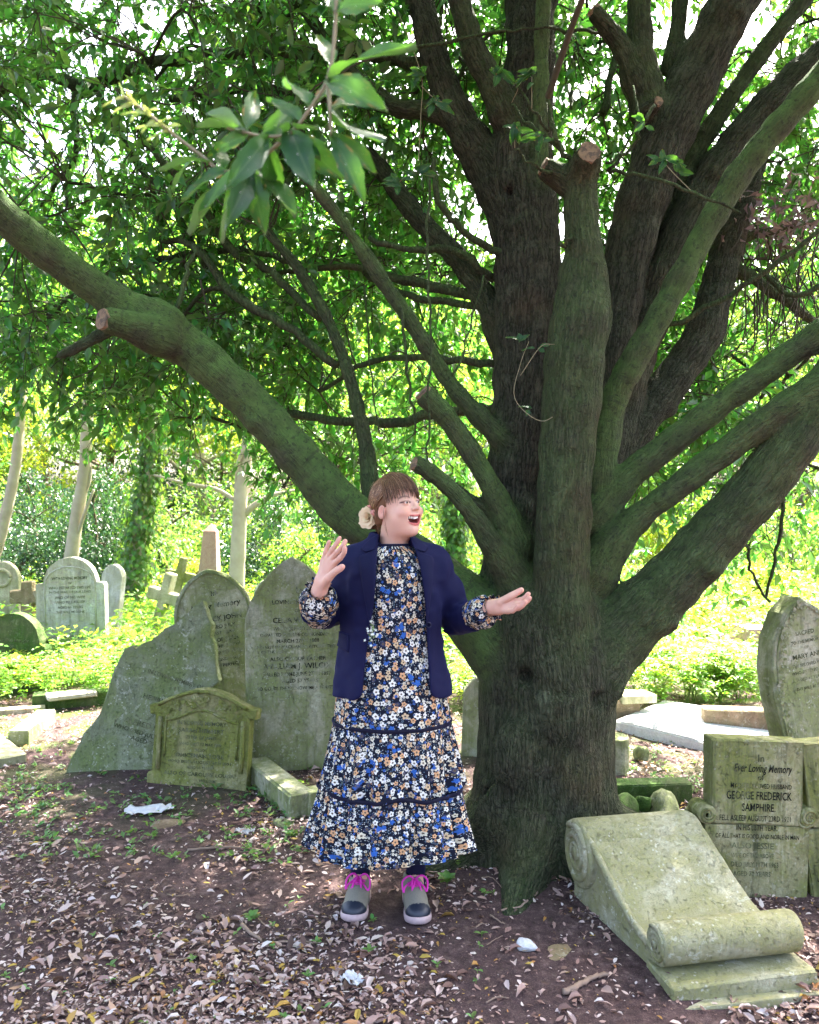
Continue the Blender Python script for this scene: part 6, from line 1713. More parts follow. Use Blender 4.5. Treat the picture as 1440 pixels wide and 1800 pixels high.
    spray([[(900, 180, 3.4), (910, 150, 3.32), (880, 130, 3.3)], [(905, 260, 3.3), (905, 225, 3.3)], [(935, 190, 3.3), (935, 135, 3.3)], [(735, 300, 3.3), (740, 200, 3.35), (740, 130, 3.3), (700, 20, 3.3)], [(770, 180, 3.3), (740, 150, 3.32)], [(1220, 340, 3.25), (1180, 300, 3.28), (1165, 280, 3.3)], [(700, 320, 3.3), (735, 300, 3.3)]], L3, None, Y3, name='leaf_sprig', rstem=.002)
build_crown()
def dead_bunch():
    rs = np.random.default_rng(3); m = 420
    c = at(1360, 385, 4.1); P = c + rs.normal(size=(m, 3)) * np.array([.22, .15, .075]) + np.array([.05, 0, .0])
    L = rs.uniform(.03, .07, m)
    V, F, t = leaf_cloud(P, unit(rs.normal(size=(m, 3)) + np.array([0, 0, -.5])), unit(rs.normal(size=(m, 3))), L, L * .45, '4', None, rs.uniform(-1, 3, m))
    o = add('dead_leaves', mesh_from('dead_leaves', V - OAK_OFF, F, attrs={'tint': t}, smooth=False), leaf_mat('dead_leaf', (.17, .12, .12), None, (.30, .18, .14), .6, .25, .4), oak); o['kind'] = 'stuff'
    T = []
    for _ in range(70):
        a = at(rs.uniform(1290, 1460), rs.uniform(380, 520), rs.uniform(4.1, 4.4)); b = a + np.array([rs.normal() * .12, rs.normal() * .1, -rs.uniform(.15, .5)])
        T.append(tube(spline(np.array([a, (a + b) / 2 + rs.normal(size=3) * .05, b]), 4), np.linspace(.005, .002, 9), 4, False))
    V, F = cat_meshes(T); o = add('bare_twigs', mesh_from('bare_twigs', V - OAK_OFF, F), TWIG, oak); o['kind'] = 'stuff'
dead_bunch()
# ------------------------------------------------------------------ plants and trees beyond the graves
LF_BRIGHT = leaf_mat('fresh_leaf', (.100, .210, .028), None, (.34, .58, .045), .5, .45, .35)
LF_YELLOW = leaf_mat('lime_leaf', (.17, .24, .022), None, (.55, .66, .035), .5, .45, .35)
LF_MID = leaf_mat('wood_leaf', (.060, .130, .026), None, (.25, .44, .05), .45, .40, .40)
LF_DARK = leaf_mat('ivy_leaf', (.020, .060, .026), None, (.06, .16, .03), .28, .25, .45)
PALE_BARK = simple_mat('pale_ash_bark', (.22, .18, .11), .9, (.52, .46, .36), 5, .6, .2, .02, 7)
BROWN_BARK = simple_mat('brown_bark', (.10, .075, .05), .9, (.17, .13, .09), 18, .5, .2, .01)
STEM = simple_mat('green_stem', (.16, .24, .06), .7)

def plant_mesh(rs, h, nst, nl, spread, ll):
    """one leafy herb: stems with leaflets in pairs and a feathery top"""
    parts, P, D, N, L = [], [], [], [], []
    for k in range(nst):
        a = rs.uniform(0, 6.28); tip = np.array([math.cos(a) * spread * rs.uniform(.2, 1), math.sin(a) * spread * rs.uniform(.2, 1), h * rs.uniform(.7, 1.05)])
        c = spline(np.array([[0, 0, -.01], tip * np.array([.3, .3, .55]), tip]), 4)
        parts.append(tube(c, np.linspace(.004, .002, len(c)), 3, False))
        u = rs.uniform(.25, 1, nl); b = np.stack([np.interp(u, np.linspace(0, 1, len(c)), c[:, q]) for q in range(3)], 1)
        an = rs.uniform(0, 6.28, nl); d = np.stack([np.cos(an), np.sin(an), rs.uniform(-.25, .45, nl)], 1)
        # each frond carries leaflets along a short rachis
        for f in range(nl):
            m = 6; fl = rs.uniform(.5, 1) * ll * 2.6; dd = unit(d[f]); sd_ = unit(np.cross(dd, [0, 0, 1.]))
            for q in range(m):
                p = b[f] + dd * fl * (q + 1) / m + np.array([0, 0, -.25 * fl * ((q + 1) / m) ** 2])
                s = 1 if q % 2 else -1
                P.append(p); D.append(unit(dd * .7 + sd_ * s * .8 + rs.normal(size=3) * .2)); N.append(unit(np.array([0, 0, 1]) + rs.normal(size=3) * .35)); L.append(ll * rs.uniform(.6, 1.1) * (1 - .4 * q / m))
    V, F, t = leaf_cloud(np.array(P), np.array(D), np.array(N), np.array(L), np.array(L) * .52, '4', rs.random(len(P)))
    return V, F, t, parts

def mk_plants():
    rs = np.random.default_rng(77)
    protos = []
    for i in range(5):
        V, F, t, st = plant_mesh(rs, rs.uniform(.32, .48), 5, 6, .18, .055)
        me = mesh_from('leafy_herb', V, F, attrs={'tint': t}, smooth=False); me.materials.append(LF_BRIGHT if i % 2 else LF_YELLOW)
        sv, sf = cat_meshes(st); sm = mesh_from('stems', sv, sf); sm.materials.append(STEM)
        protos.append((me, sm))
    ORD = ['first', 'second', 'third', 'fourth', 'fifth', 'sixth', 'seventh', 'eighth', 'ninth', 'tenth', 'eleventh', 'twelfth', 'thirteenth', 'fourteenth']
    where = ['bright feathery herb in the bed under the pale headstones, %s from the left', 'lime green feathery herb behind the white ledger slab, %s from the trunk', 'sunlit feathery herb between the skirt and the trunk, %s from the left']
    grp = ['herbs below the pale headstones', 'herbs behind the ledger slab', 'herbs left of the trunk']
    BED = []
    for k, (n1, n2, x0, x1, y0, y1) in enumerate(((12, 70, -30, 300, 1165, 1245), (9, 44, 1085, 1345, 1195, 1248), (3, 9, 796, 850, 1190, 1250))):
        xs = np.sort(rs.uniform(x0, x1, n1))
        for i in range(n1 + n2):
            px = xs[i] if i < n1 else rs.uniform(x0, x1); py = rs.uniform(y0 + (y1 - y0) * .55, y1) if i < n1 else rs.uniform(y0, y1)
            if k == 0 and py > 1225 and px > 190: py = 1215
            g = gp(px, py); me, sm = protos[rs.integers(5)]; s = rs.uniform(.75, 1.25) * (1.0 if k != 1 else 1.2); loc = (*g, float(gz(g[0], g[1]))); rot = rs.random() * 6.28
            if i < n1:
                o = thing('leafy_herb', where[k] % ORD[i], 'plant', loc, rot, grp[k]); o.scale = (s, s, s)
                for nm, m_ in (('fronds', me), ('stems', sm)):
                    c = bpy.data.objects.new(nm, m_); COL.objects.link(c); c.parent = o; c['kind'] = 'stuff'
            else: BED.append((me, loc, rot, s))
    # the rest of the ground cover, beyond counting
    P, D, N, L = [], [], [], []
    for x0, x1, Y0, Y1, n, hh in ((-7, -.9, 7.2, 13, 620, .42), (.3, 8, 7.6, 14, 620, .55), (-2.2, 1.5, 8, 13, 200, .4), (-12, 12, 12, 20, 420, .6)):
        for _ in range(n):
            x, y = rs.uniform(x0, x1), rs.uniform(Y0, Y1); m = 36
            c = np.array([x, y, 0]) + np.stack([rs.normal(size=m) * .16, rs.normal(size=m) * .16, rs.random(m) ** .8 * hh * rs.uniform(.6, 1.2)], 1)
            P.append(c); D.append(unit(rs.normal(size=(m, 3)) * np.array([1, 1, .5]))); N.append(unit(np.array([0, 0, 1]) + rs.normal(size=(m, 3)) * .5)); L.append(rs.uniform(.05, .11, m))
    P, D, N, L = map(np.concatenate, (P, D, N, L))
    V, F, t = leaf_cloud(P, D, N, L, L * .5, '4')
    Vs, Fs, ts, nv = [V], [F], [t], len(V)
    for me, loc, rot, s in BED:
        co = np.empty(len(me.vertices) * 3, dtype=np.float32); me.vertices.foreach_get('co', co); co = co.reshape(-1, 3) * s
        fi = np.empty(len(me.loops), dtype=np.int32); me.loops.foreach_get('vertex_index', fi)
        tt = np.empty(len(me.vertices), dtype=np.float32); me.attributes['tint'].data.foreach_get('value', tt)
        R = np.array([[math.cos(rot), -math.sin(rot), 0], [math.sin(rot), math.cos(rot), 0], [0, 0, 1]])
        Vs.append(co @ R.T + np.array(loc)); Fs.append(fi.reshape(-1, 3) + nv); ts.append(tt); nv += len(co)
    V, F, t = np.concatenate(Vs), np.concatenate(Fs), np.concatenate(ts)
    o = add('ground_cover', mesh_from('ground_cover', V, F, attrs={'tint': t}, smooth=False), LF_BRIGHT)
    tag(o, 'sunlit green ground cover spreading between the far graves', 'ground cover', kind='stuff')
mk_plants()

def shrub_mesh(rs, n, rx, rz, ll, nclump=40, low=.0):
    """leaves gathered in clumps through an uneven dome"""
    cc = unit(rs.normal(size=(nclump, 3))); cc[:, 2] = np.abs(cc[:, 2]); rr = rs.uniform(.45, 1, nclump)[:, None]
    cc = cc * rr * np.array([rx, rx, rz]); cs = rs.uniform(.16, .34, nclump) * rx
    k = rs.integers(0, nclump, n)
    off_ = unit(rs.normal(size=(n, 3))) * (rs.random(n) ** .4)[:, None]
    P = cc[k] + off_ * cs[k][:, None]; P[:, 2] = np.abs(P[:, 2]) + low
    D = unit(off_ + rs.normal(size=(n, 3)) * .7 + np.array([0, 0, -.3])); N = unit(off_ * .6 + np.array([0, 0, .8]) + rs.normal(size=(n, 3)) * .4)
    L = rs.uniform(.6, 1.2, n) * ll
    return leaf_cloud(P, D, N, L, L * .55, '4', rs.random(n))

def trunk_mesh(rs, h, r, lean=.2, nb=6):
    c = spline(np.array([[0, 0, -.1], [rs.normal() * lean * .3, 0, h * .35], [rs.normal() * lean, rs.normal() * lean, h * .7], [rs.normal() * lean * 1.5, rs.normal() * lean, h]]), 5)
    parts = [tube(c, np.linspace(r, r * .35, len(c)), 8, False, .03)]
    for k in range(nb):
        i = rs.integers(len(c) // 3, len(c) - 1); a = rs.uniform(0, 6.28); L = h * rs.uniform(.2, .38)
        e = c[i] + np.array([math.cos(a) * L, math.sin(a) * L, L * rs.uniform(.2, .8)])
        b = spline(np.array([c[i], c[i] * .5 + e * .5 + rs.normal(size=3) * .08 * L + np.array([0, 0, -.05 * L]), e]), 4)
        parts.append(tube(b, np.linspace(r * .38, r * .1, len(b)), 5, False))
    return cat_meshes(parts)

ORDN = ['first', 'second', 'third', 'fourth', 'fifth', 'sixth', 'seventh', 'eighth', 'ninth', 'tenth', 'eleventh', 'twelfth', 'thirteenth', 'fourteenth', 'fifteenth', 'sixteenth', 'seventeenth', 'eighteenth', 'nineteenth', 'twentieth', 'twenty-first', 'twenty-second']
def mk_woods():
    rs = np.random.default_rng(99)
    SH = []
    for i, (mat, n, rx, rz, ll) in enumerate(((LF_BRIGHT, 5200, 1.1, 1.5, .085), (LF_YELLOW, 4600, 1.0, 1.2, .085), (LF_MID, 5600, 1.2, 1.9, .085), (LF_DARK, 6200, 1.1, 1.7, .075))):
        V, F, t = shrub_mesh(rs, n, rx, rz, ll)
        me = mesh_from('foliage', V, F, attrs={'tint': t}, smooth=False); me.materials.append(mat)
        V, F = trunk_mesh(rs, rz * .8, .05, .25, 7); sm = mesh_from('stem', V, F); sm.materials.append(BROWN_BARK)
        SH.append((me, sm))
    def shrub(kind, px, Y, s, label, group, name='shrub', sz=1.0, z=0):
        x = (px - 720) / 1440 * Y
        o = thing(name, label, 'shrub', (x, Y, z), rs.random() * 6.28, group); o.scale = (s, s, s * sz)
        for nm, me in zip(('foliage', 'stem'), SH[kind]):
            c = bpy.data.objects.new(nm, me); COL.objects.link(c); c.parent = o
    shrub(3, 200, 14.5, 1.05, 'dark ivy-leaved evergreen bush behind the leaning crosses', None, 'evergreen_bush', 1.35)
    shrub(3, 60, 17, 1.1, 'dark evergreen bush left of the pale curved trunk', None, 'evergreen_bush', 1.3)
    shrub(1, 330, 13.5, .55, 'low yellow-green bush left of the granite obelisk', None)
    shrub(0, 545, 13, .8, 'light green bush glimpsed above the tall pointed headstone', None)
    shrub(1, 1210, 10.2, .62, 'lime green bush beside the trunk, above the ledger slab', None, sz=.8)
    shrub(0, 1120, 11.5, .6, 'light green bush hugging the right edge of the trunk', None, sz=.8)
    shrub(1, 1330, 11.8, .75, 'sunny bush behind the tapering monument base', None, sz=.8)
    shrub(0, 800, 12.5, .75, 'light green bush between the woman and the oak trunk', None)
    for k_, px_, Y_, s_, sz_, lab_ in ((3, 40, 13.5, .95, 1.1, 'dark green bush between the two leftmost pale trees'), (3, 175, 13.2, .85, 1.5, 'dark ivy mass right behind the pale curved tree'), (2, 300, 14.2, .9, 1.1, 'mid green bush behind the leaning crosses'), (3, 480, 14, 1.0, 1.2, 'dark green bush right of the straight pale tree'), (3, 590, 15, 1.0, 1.3, 'dark bush glimpsed above the raised hand'), (2, 690, 14.5, 1.0, 1.2, 'mid green bush directly behind the head'), (2, 850, 14, .9, 1.2, 'mid green bush left of the oak stems'), (2, 1400, 13.5, 1.1, 1.3, 'mid green bush behind the gothic headstone')):
        shrub(k_, px_, Y_, s_, lab_, None, sz=sz_)
    G1, G2, G3 = 'bright bushes at the wood edge', 'taller bushes behind', 'far bushes'
    def nth(i): return ORDN[i]
    KN = ['bright green', 'yellow-green', 'mid green', 'dark green']
    for i in range(18):
        px = -150 + i * 104 + rs.normal() * 20; Y = rs.uniform(15.5, 20); k = int(rs.choice([0, 1, 2, 2]))
        shrub(k, px, Y, rs.uniform(1.0, 1.4), '%s bush in the sunlit wood edge, %s from the left' % (KN[k], nth(i)), G1)
    for i in range(16):
        px = -200 + i * 122 + rs.normal() * 25; Y = rs.uniform(21, 27); k = int(rs.choice([0, 1, 2, 2, 3]))
        shrub(k, px, Y, rs.uniform(1.6, 2.3), 'tall %s bush in the second row of the wood, %s from the left' % (KN[k], nth(i)), G2)
    # trees
    TR = []
    for i, (mat, bark) in enumerate(((LF_BRIGHT, PALE_BARK), (LF_MID, BROWN_BARK), (LF_YELLOW, PALE_BARK))):
        h = 7.5
        V, F = trunk_mesh(rs, h * .8, .16, .5, 12); tm = mesh_from('trunk', V, F); tm.materials.append(bark)
        V, F, t = shrub_mesh(rs, 9500, 2.5, 3.6, .12, 70, 0); V = V + np.array([0, 0, 2.8])
        cm = mesh_from('crown', V, F, attrs={'tint': t}, smooth=False); cm.materials.append(mat); TR.append((tm, cm))
    def tree(kind, px, Y, s, label, group, z=0):
        o = thing('woodland_tree', label, 'tree', ((px - 720) / 1440 * Y, Y, z), rs.random() * 6.28, group); o.scale = (s, s, s)
        for nm, me in zip(('trunk', 'crown'), TR[kind]):
            c = bpy.data.objects.new(nm, me); COL.objects.link(c); c.parent = o
    for i in range(13):
        tree(int(rs.choice([0, 1, 2])), -120 + i * 140 + rs.normal() * 30, rs.uniform(19, 27), rs.uniform(.85, 1.15), 'leafy tree standing among the bushes, %s from the left' % ORDN[i], 'trees of the wood')
    for i in range(22):
        tree(int(rs.choice([0, 1, 1, 2])), -250 + i * 92 + rs.normal() * 30, rs.uniform(32, 44), rs.uniform(1.9, 2.5), 'tall tree at the back of the wood, %s from the left' % ORDN[i], 'trees at the back of the wood')
    # pale trunks that stand out
    def pale(label, pts, ivy=0, branches=(), name='pale_tree'):
        c, r = limb_samples(pts, 6); base = c[0].copy()
        Y = pts[0][2]; foot = np.array([c[0][0] - (c[3][0] - c[0][0]) * .5, Y, -.05]); c = np.vstack([foot, c]); r = np.concatenate([[r[0] * 1.15], r])
        o = thing(name, label, 'tree', (foot[0], Y, 0)); of = np.array([foot[0], Y, 0])
        V, F = tube(c, r, 12, False, .03); add('trunk', mesh_from('trunk', V - of, F), PALE_BARK, o)
        for b in branches:
            cb, rb = limb_samples(b, 5); V, F = tube(cb, rb, 6); add('branch', mesh_from('branch', V - of, F), PALE_BARK, o)
        top = c[-1] - of
        V, F, t = shrub_mesh(rs, 5200, 1.9, 1.9, .11, 36); me = mesh_from('crown', V + top + np.array([0, 0, -.3]), F, attrs={'tint': t}, smooth=False); add('crown', me, LF_BRIGHT, o)
        if ivy:
            m = 2600; k = rs.integers(0, len(c) - 4, m); a = rs.uniform(0, 6.28, m); rr = r[k] + rs.gamma(1.5, .05, m)
            P = c[k] + (c[k + 1] - c[k]) * rs.random(m)[:, None] + np.stack([np.cos(a) * rr, np.sin(a) * rr, rs.normal(size=m) * .05], 1)
            D = unit(np.stack([np.cos(a) * .4, np.sin(a) * .4, -np.ones(m)], 1) + rs.normal(size=(m, 3)) * .3); N = unit(np.stack([np.cos(a), np.sin(a), .5 * np.ones(m)], 1) + rs.normal(size=(m, 3)) * .4)
            V, F, t = leaf_cloud(P, D, N, rs.uniform(.06, .10, m), rs.uniform(.05, .09, m), '4'); add('ivy', mesh_from('ivy', V - of, F, attrs={'tint': t}, smooth=False), LF_MID, o)['kind'] = 'stuff'
        return o
    pale('straight pale-barked tree behind the round and pointed headstones', [(415, 1040, 11, 15), (420, 940, 11, 13), (424, 860, 11, 12), (434, 790, 11, 11), (445, 700, 11.1, 10), (450, 560, 11.2, 9)], branches=[[(428, 905, 11, 7), (452, 885, 11, 6), (480, 870, 11, 4), (520, 862, 11, 3)], [(414, 880, 11, 4), (380, 860, 11, 4), (330, 850, 10.9, 3), (270, 835, 10.8, 2)], [(415, 860, 11, 4), (420, 810, 10.9, 4), (435, 780, 10.9, 3)], [(424, 860, 11, 5), (460, 840, 11.1, 4), (500, 800, 11.2, 3)]])
    pale('pale curved tree rising behind the big pale headstone', [(124, 1000, 12, 14), (128, 960, 12, 12), (138, 890, 12, 11), (148, 830, 12, 10), (152, 770, 12, 10), (158, 640, 12.2, 8)], branches=[[(140, 890, 12, 3), (156, 850, 12, 3), (160, 820, 12, 2)], [(130, 960, 12, 3), (150, 900, 11.9, 3), (165, 860, 11.9, 2)]])
    pale('pale slanting tree at the left edge', [(-12, 980, 12.5, 11), (6, 920, 12.5, 10), (22, 850, 12.5, 9), (32, 780, 12.5, 9), (42, 640, 12.7, 7)])
    pale('ivy-clad tree left of the leaning crosses', [(232, 1060, 11.5, 15), (240, 980, 11.5, 13), (250, 900, 11.5, 12), (262, 820, 11.5, 10), (268, 740, 11.6, 9), (275, 600, 11.8, 7)], 1, name='ivy_clad_tree')
    pale('thin pale tree seen between the woman\'s head and the oak', [(800, 1040, 12, 11), (798, 960, 12, 11), (800, 900, 12, 10), (806, 840, 12.1, 8), (812, 700, 12.3, 6)], 1, name='ivy_clad_tree')
mk_woods()
# ------------------------------------------------------------------ leaf litter, seedlings, sticks, scraps
def litter_mat(name, attr=True):
    t = NT(name); a = t.attr('tint').outputs['Fac'] if attr else t.rnd()
    cr = t.n('ValToRGB'); t.set(cr, 0, a); el = cr.color_ramp
    st = [(0, (.060, .034, .028)), (.18, (.16, .088, .072)), (.38, (.33, .205, .18)), (.58, (.48, .345, .31)), (.74, (.60, .48, .45)), (.86, (.70, .63, .61)), (.93, (.40, .17, .05)), (.975, (.42, .30, .05))]
    for i, (p, c) in enumerate(st):
        e = el.elements[i] if i < 2 else el.elements.new(p)
        e.position = p; e.color = (*c, 1)
    n = t.noise(t.n('NewGeometry').outputs['Position'], 160, 3)
    c = t.mix(t.math('MULTIPLY', n, .35), cr.outputs[0], (.07, .045, .04))
    p = t.principled(c, .62, t.bump(n, .2, .003), spec=.35)
    tr = t.n('BsdfTranslucent', {'Color': (.30, .16, .08, 1)})
    return t.done(t.n('MixShader', {0: .12, 1: p, 2: tr}))
LITTER = litter_mat('leaf_litter'); LITTER1 = litter_mat('fallen_leaf', False)

def blocked(x, y):
    return ((x - .6) ** 2 + (y - 3.6) ** 2 < .30 ** 2) | ((np.abs(x - 1.0) < .27) & (y > 2.62) & (y < 3.25))

def mk_litter():
    rs = np.random.default_rng(31)
    n = 120000
    u = rs.random(n); Y = 2.1 / (1 - u * (1 - 2.1 / 8.0)) ; Y = np.where(rs.random(n) < .45, rs.uniform(2.1, 6.6, n), Y); Y = np.where(rs.random(n) < .10, rs.uniform(.3, 2.2, n), Y)
    X = (rs.random(n) - .5) * (1.35 * Y + .5)
    P2 = np.stack([X, Y, np.zeros(n)], 1)
    dens = .55 + .45 * vnoise(P2, 1.6, 61) + .30 * vnoise(P2, 4.3, 62)
    # trampled bare soil in front of the trunk and down to the lower right
    bare = np.exp(-(((X - .45) / .38) ** 2 + ((Y - 2.75) / .45) ** 2)) + .5 * np.exp(-(((X + .35) / .35) ** 2 + ((Y - 3.35) / .28) ** 2))
    drift = .7 * np.exp(-(((X - .72) / .16) ** 2 + ((Y - 3.05) / .35) ** 2)) + .5 * np.exp(-(((X + .9) / .8) ** 2 + ((Y - 2.5) / .35) ** 2)) + .5 * np.exp(-(((X - 1.35) / .25) ** 2 + ((Y - 2.9) / .5) ** 2))
    keep = (rs.random(n) < np.clip(dens - .75 * bare + drift, .14, 1)) & ~blocked(X, Y)
    keep &= ~((np.abs(X + .085) < .17) & (np.abs(Y - 3.08) < .13))
    X, Y = X[keep], Y[keep]; n = len(X)
    G = gz(X, Y)
    L = np.exp(rs.normal(size=n) * .55) * .0165; L = np.clip(L, .007, .062)
    tl = .24
    N = unit(np.array([0, 0, 1.]) + rs.normal(size=(n, 3)) * tl); a = rs.uniform(0, 6.28, n)
    D = np.stack([np.cos(a), np.sin(a), rs.normal(size=n) * .18], 1)
    D = unit(D - N * (D * N).sum(1)[:, None])
    P = np.stack([X, Y, G + .003 + rs.random(n) * .010 + .22 * L * np.abs(D[:, 2])], 1)
    tint = rs.random(n) ** .95; curl = rs.uniform(-.6, 2.2, n)
    W = L * rs.uniform(.38, .60, n)
    score = L / Y ** 2 * (np.abs(X / Y) < .5) * (Y > 2.38); top = np.argsort(-score)[:300]; rest = np.ones(n, bool); rest[top] = False
    V, F, t = leaf_cloud(P[rest & (Y > 3.7)], D[rest & (Y > 3.7)], N[rest & (Y > 3.7)], L[rest & (Y > 3.7)], W[rest & (Y > 3.7)], '4', tint[rest & (Y > 3.7)], curl[rest & (Y > 3.7)])
    nr = rest & (Y <= 3.7); V2, F2, t2 = leaf_cloud(P[nr], D[nr], N[nr], L[nr], W[nr], '8', tint[nr], curl[nr])
    F = np.concatenate([F, F2 + len(V)]); V = np.concatenate([V, V2]); t = np.concatenate([t, t2])
    o = add('leaf_litter', mesh_from('leaf_litter', V, F, attrs={'tint': t}, smooth=False), LITTER)
    tag(o, 'carpet of dry brown and pale fallen leaves on the soil', 'leaf litter', kind='stuff')
    me = [mesh_from('fallen_leaf', LEAF_V * np.array([1, 1, k]), LEAF_F) for k in (-.5, .8, 1.6, 2.4)]
    for m in me: m.materials.append(LITTER1)
    for i in top:
        d = unit(D[i]); s = unit(np.cross(d, N[i])); u = np.cross(s, d)
        ob = bpy.data.objects.new('fallen_leaf', me[rs.integers(4)]); COL.objects.link(ob); ob.parent = ground
        M = Matrix(((s[0], d[0], u[0], 0), (s[1], d[1], u[1], 0), (s[2], d[2], u[2], 0), (0, 0, 0, 1)))
        ob.matrix_local = Matrix.Translation(Vector(P[i])) @ M @ Matrix.Diagonal((W[i], L[i], L[i], 1))
    # ---- seedlings
    SEED = leaf_mat('seedling_leaf', (.10, .22, .055), None, (.30, .50, .08), .45, .35, .35, attr=False)
    lm = [fine for fine in (mesh_from('leaf', LEAF_V * np.array([.62, 1, 1.0]), LEAF_F),)]; lm[0].materials.append(SEED)
    def plantlet(name, label, p, nl, L, mat=None, group=None, up=.45, wid=1.0):
        o = thing(name, label, 'plant', p, rs.random() * 6.28, group)
        hgt = L * .5
        V, F = tube(np.array([[0, 0, -.006], [.002, 0, hgt * .5], [0, .002, hgt]]), .0012, 4); s_ = add('stem', mesh_from('stem', V, F), STEM, o)
        for k in range(nl):
            a = k * 2.4 + rs.normal() * .3; el = rs.uniform(.1, up + .3); ll = L * rs.uniform(.6, 1.05)
            d = unit(np.array([math.cos(a), math.sin(a), el])); nn = unit(np.array([-math.cos(a) * el, -math.sin(a) * el, 1])); s = unit(np.cross(d, nn)); u = np.cross(s, d)
            ob = bpy.data.objects.new('leaf', lm[0]); COL.objects.link(ob); ob.parent = o
            M = Matrix(((s[0], d[0], u[0], 0), (s[1], d[1], u[1], 0), (s[2], d[2], u[2], 0), (0, 0, 0, 1)))
            ob.matrix_local = Matrix.Translation((0, 0, hgt * rs.uniform(.5, 1))) @ M @ Matrix.Diagonal((ll * wid, ll, ll, 1))
        return o
    plantlet('seedling', 'bright pale-green rosette growing alone on the left soil', on_ground(442, 1612), 11, .042, wid=1.2)
    plantlet('nettle', 'dark green nettle at the foot of the trunk by the hem', on_ground(786, 1570), 12, .055, up=.9, wid=1.2)
    plantlet('nettle', 'second smaller nettle against the trunk base', on_ground(806, 1545), 9, .045, up=.9, wid=1.2)
    plantlet('seedling', 'little four-leaved seedling right of the nettle', on_ground(852, 1592), 5, .030, wid=1.2)
    plantlet('seedling', 'green sprout directly before the left shoe', on_ground(655, 1622), 6, .026)
    G = 'green seedlings in the leaf litter'
    for _ in range(46):
        px, py = rs.uniform(0, 900), rs.uniform(1560, 1795)
        x, y = gp(px, py)
        if abs(x + .085) < .2 and abs(y - 3.05) < .2: continue
        plantlet('seedling', 'small green seedling scattered in the foreground litter', (x, y, float(gz(x, y))), int(rs.integers(2, 5)), rs.uniform(.018, .034), group=G)
    P, D, N, L = [], [], [], []
    for x0, x1, y0, y1, n in ((0, 540, 1370, 1515, 150), (1080, 1330, 1300, 1400, 50), (440, 600, 1350, 1420, 20), (0, 140, 1250, 1420, 40)):
        for _ in range(n):
            x, y = gp(rs.uniform(x0, x1), rs.uniform(y0, y1)); m = int(rs.integers(4, 9)); a = rs.uniform(0, 6.28, m)
            P.append(np.stack([x + rs.normal(size=m) * .012, y + rs.normal(size=m) * .012, np.full(m, float(gz(x, y))) + rs.random(m) * .02], 1)); D.append(unit(np.stack([np.cos(a), np.sin(a), rs.uniform(.1, .9, m)], 1))); N.append(unit(np.array([0, 0, 1]) + rs.normal(size=(m, 3)) * .4)); L.append(rs.uniform(.02, .042, m))
    P, D, N, L = map(np.concatenate, (P, D, N, L)); V, F, t = leaf_cloud(P, D, N, L, L * .55, '4')
    tag(add('weeds', mesh_from('weeds', V, F, attrs={'tint': t}, smooth=False), leaf_mat('weed_leaf', (.085, .19, .05), None, (.28, .48, .07), .45, .35, .35)), 'low green weeds growing through the litter before the headstones', 'weeds', kind='stuff')
    # ---- sticks
    STICK = simple_mat('dry_stick', (.16, .105, .08), .9, (.30, .22, .17), 40, .5)
    def stick(label, pts, r, group=None):
        P = np.array([[*gp(px, py), 0] for px, py in pts]); P[:, 2] = gz(P[:, 0], P[:, 1]) + r * .8 + .004
        c = spline(P, 6); c += rs.normal(size=c.shape) * r * .25
        o3 = c[0].copy(); V, F = tube(c - o3, np.linspace(r, r * .6, len(c)), 7, True, .08)
        o = add('stick', mesh_from('stick', V, F), STICK, None, loc=o3); tag(o, label, 'stick', group)
    stick('thick dark bent stick on the soil left of the scroll plinth', [(992, 1748), (1020, 1735), (1045, 1720), (1072, 1712)], .010)
    stick('forked grey stick against the trunk foot', [(930, 1540), (965, 1558), (1000, 1575)], .007)
    stick('dark crooked twig on the bare soil right of the nettle', [(945, 1592), (915, 1612), (880, 1618)], .006)
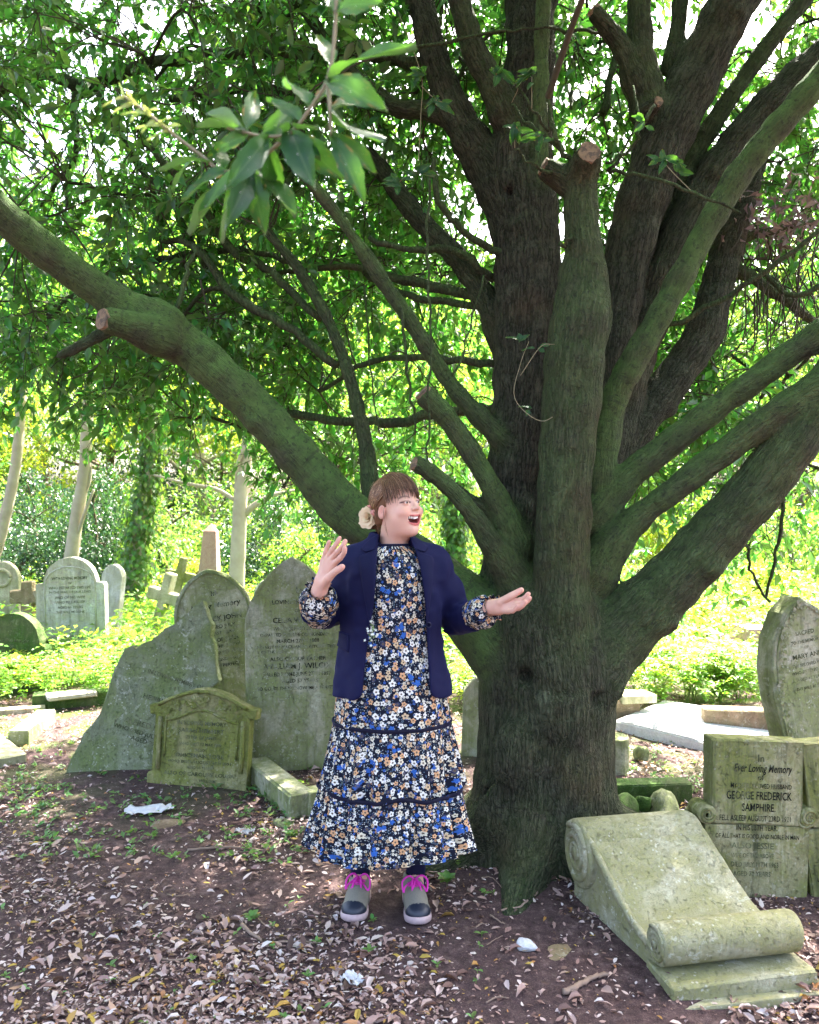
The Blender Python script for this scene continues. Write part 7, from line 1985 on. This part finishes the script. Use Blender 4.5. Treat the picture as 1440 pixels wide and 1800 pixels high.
    stick('long thin pale twig across the left soil', [(262, 1678), (310, 1684), (370, 1672)], .005)
    stick('short stout stick below the pale-green rosette', [(425, 1622), (445, 1640), (460, 1650)], .008)
    stick('thin straight twig left of the shoes', [(490, 1655), (530, 1660), (575, 1664)], .004)
    stick('long pale twig in the litter left of the hem', [(330, 1492), (400, 1488), (470, 1492)], .006)
    for _ in range(34):
        px, py = rs.uniform(20, 1400), rs.uniform(1480, 1790); a = rs.uniform(-.6, .6); ll = rs.uniform(15, 45)
        x, y = gp(px, py)
        if blocked(np.array(x), np.array(y)) or (abs(x + .085) < .25 and abs(y - 3.05) < .25) or x > .75: continue
        stick('thin dry twig lying among the fallen leaves', [(px, py), (px + ll * .5 * math.cos(a), py + ll * .5 * math.sin(a) + rs.normal() * 3), (px + ll * math.cos(a), py + ll * math.sin(a))], rs.uniform(.0018, .0035), 'dry twigs in the litter')
    # ---- scraps
    PAPER = simple_mat('white_tissue', (.55, .55, .57), .8, (.45, .45, .48), 60, .2)
    def scrap(name, label, p, s, seed):
        bm = bmesh.new(); bmesh.ops.create_grid(bm, x_segments=14, y_segments=14, size=1)
        co = np.array([v.co for v in bm.verts])
        z = np.abs(vnoise(co, 2.2, seed)) * .9 + np.abs(vnoise(co, 5., seed + 1)) * .35
        q = co * (1 + .25 * vnoise(co, 1.7, seed + 2))[:, None]; q[:, 2] = z
        q = q * np.array(s)
        for v, c in zip(bm.verts, q): v.co = Vector(c)
        me = bpy.data.meshes.new(name); bm.to_mesh(me); bm.free()
        sm_ = add(name, me, PAPER, None, loc=p, rot=(0, 0, rs.random() * 6)); tag(sm_, label, 'litter')
    scrap('tissue', 'crumpled white tissue on the soil in the foreground', on_ground(622, 1728, .006), (.034, .028, .024), 71)
    scrap('plastic_scrap', 'torn white plastic lying below the carved headstone', on_ground(262, 1424, .006), (.11, .05, .022), 74)
    scrap('plastic_scrap', 'small white scrap beside the kerb corner', on_ground(430, 1455, .006), (.04, .03, .016), 77)
mk_litter()
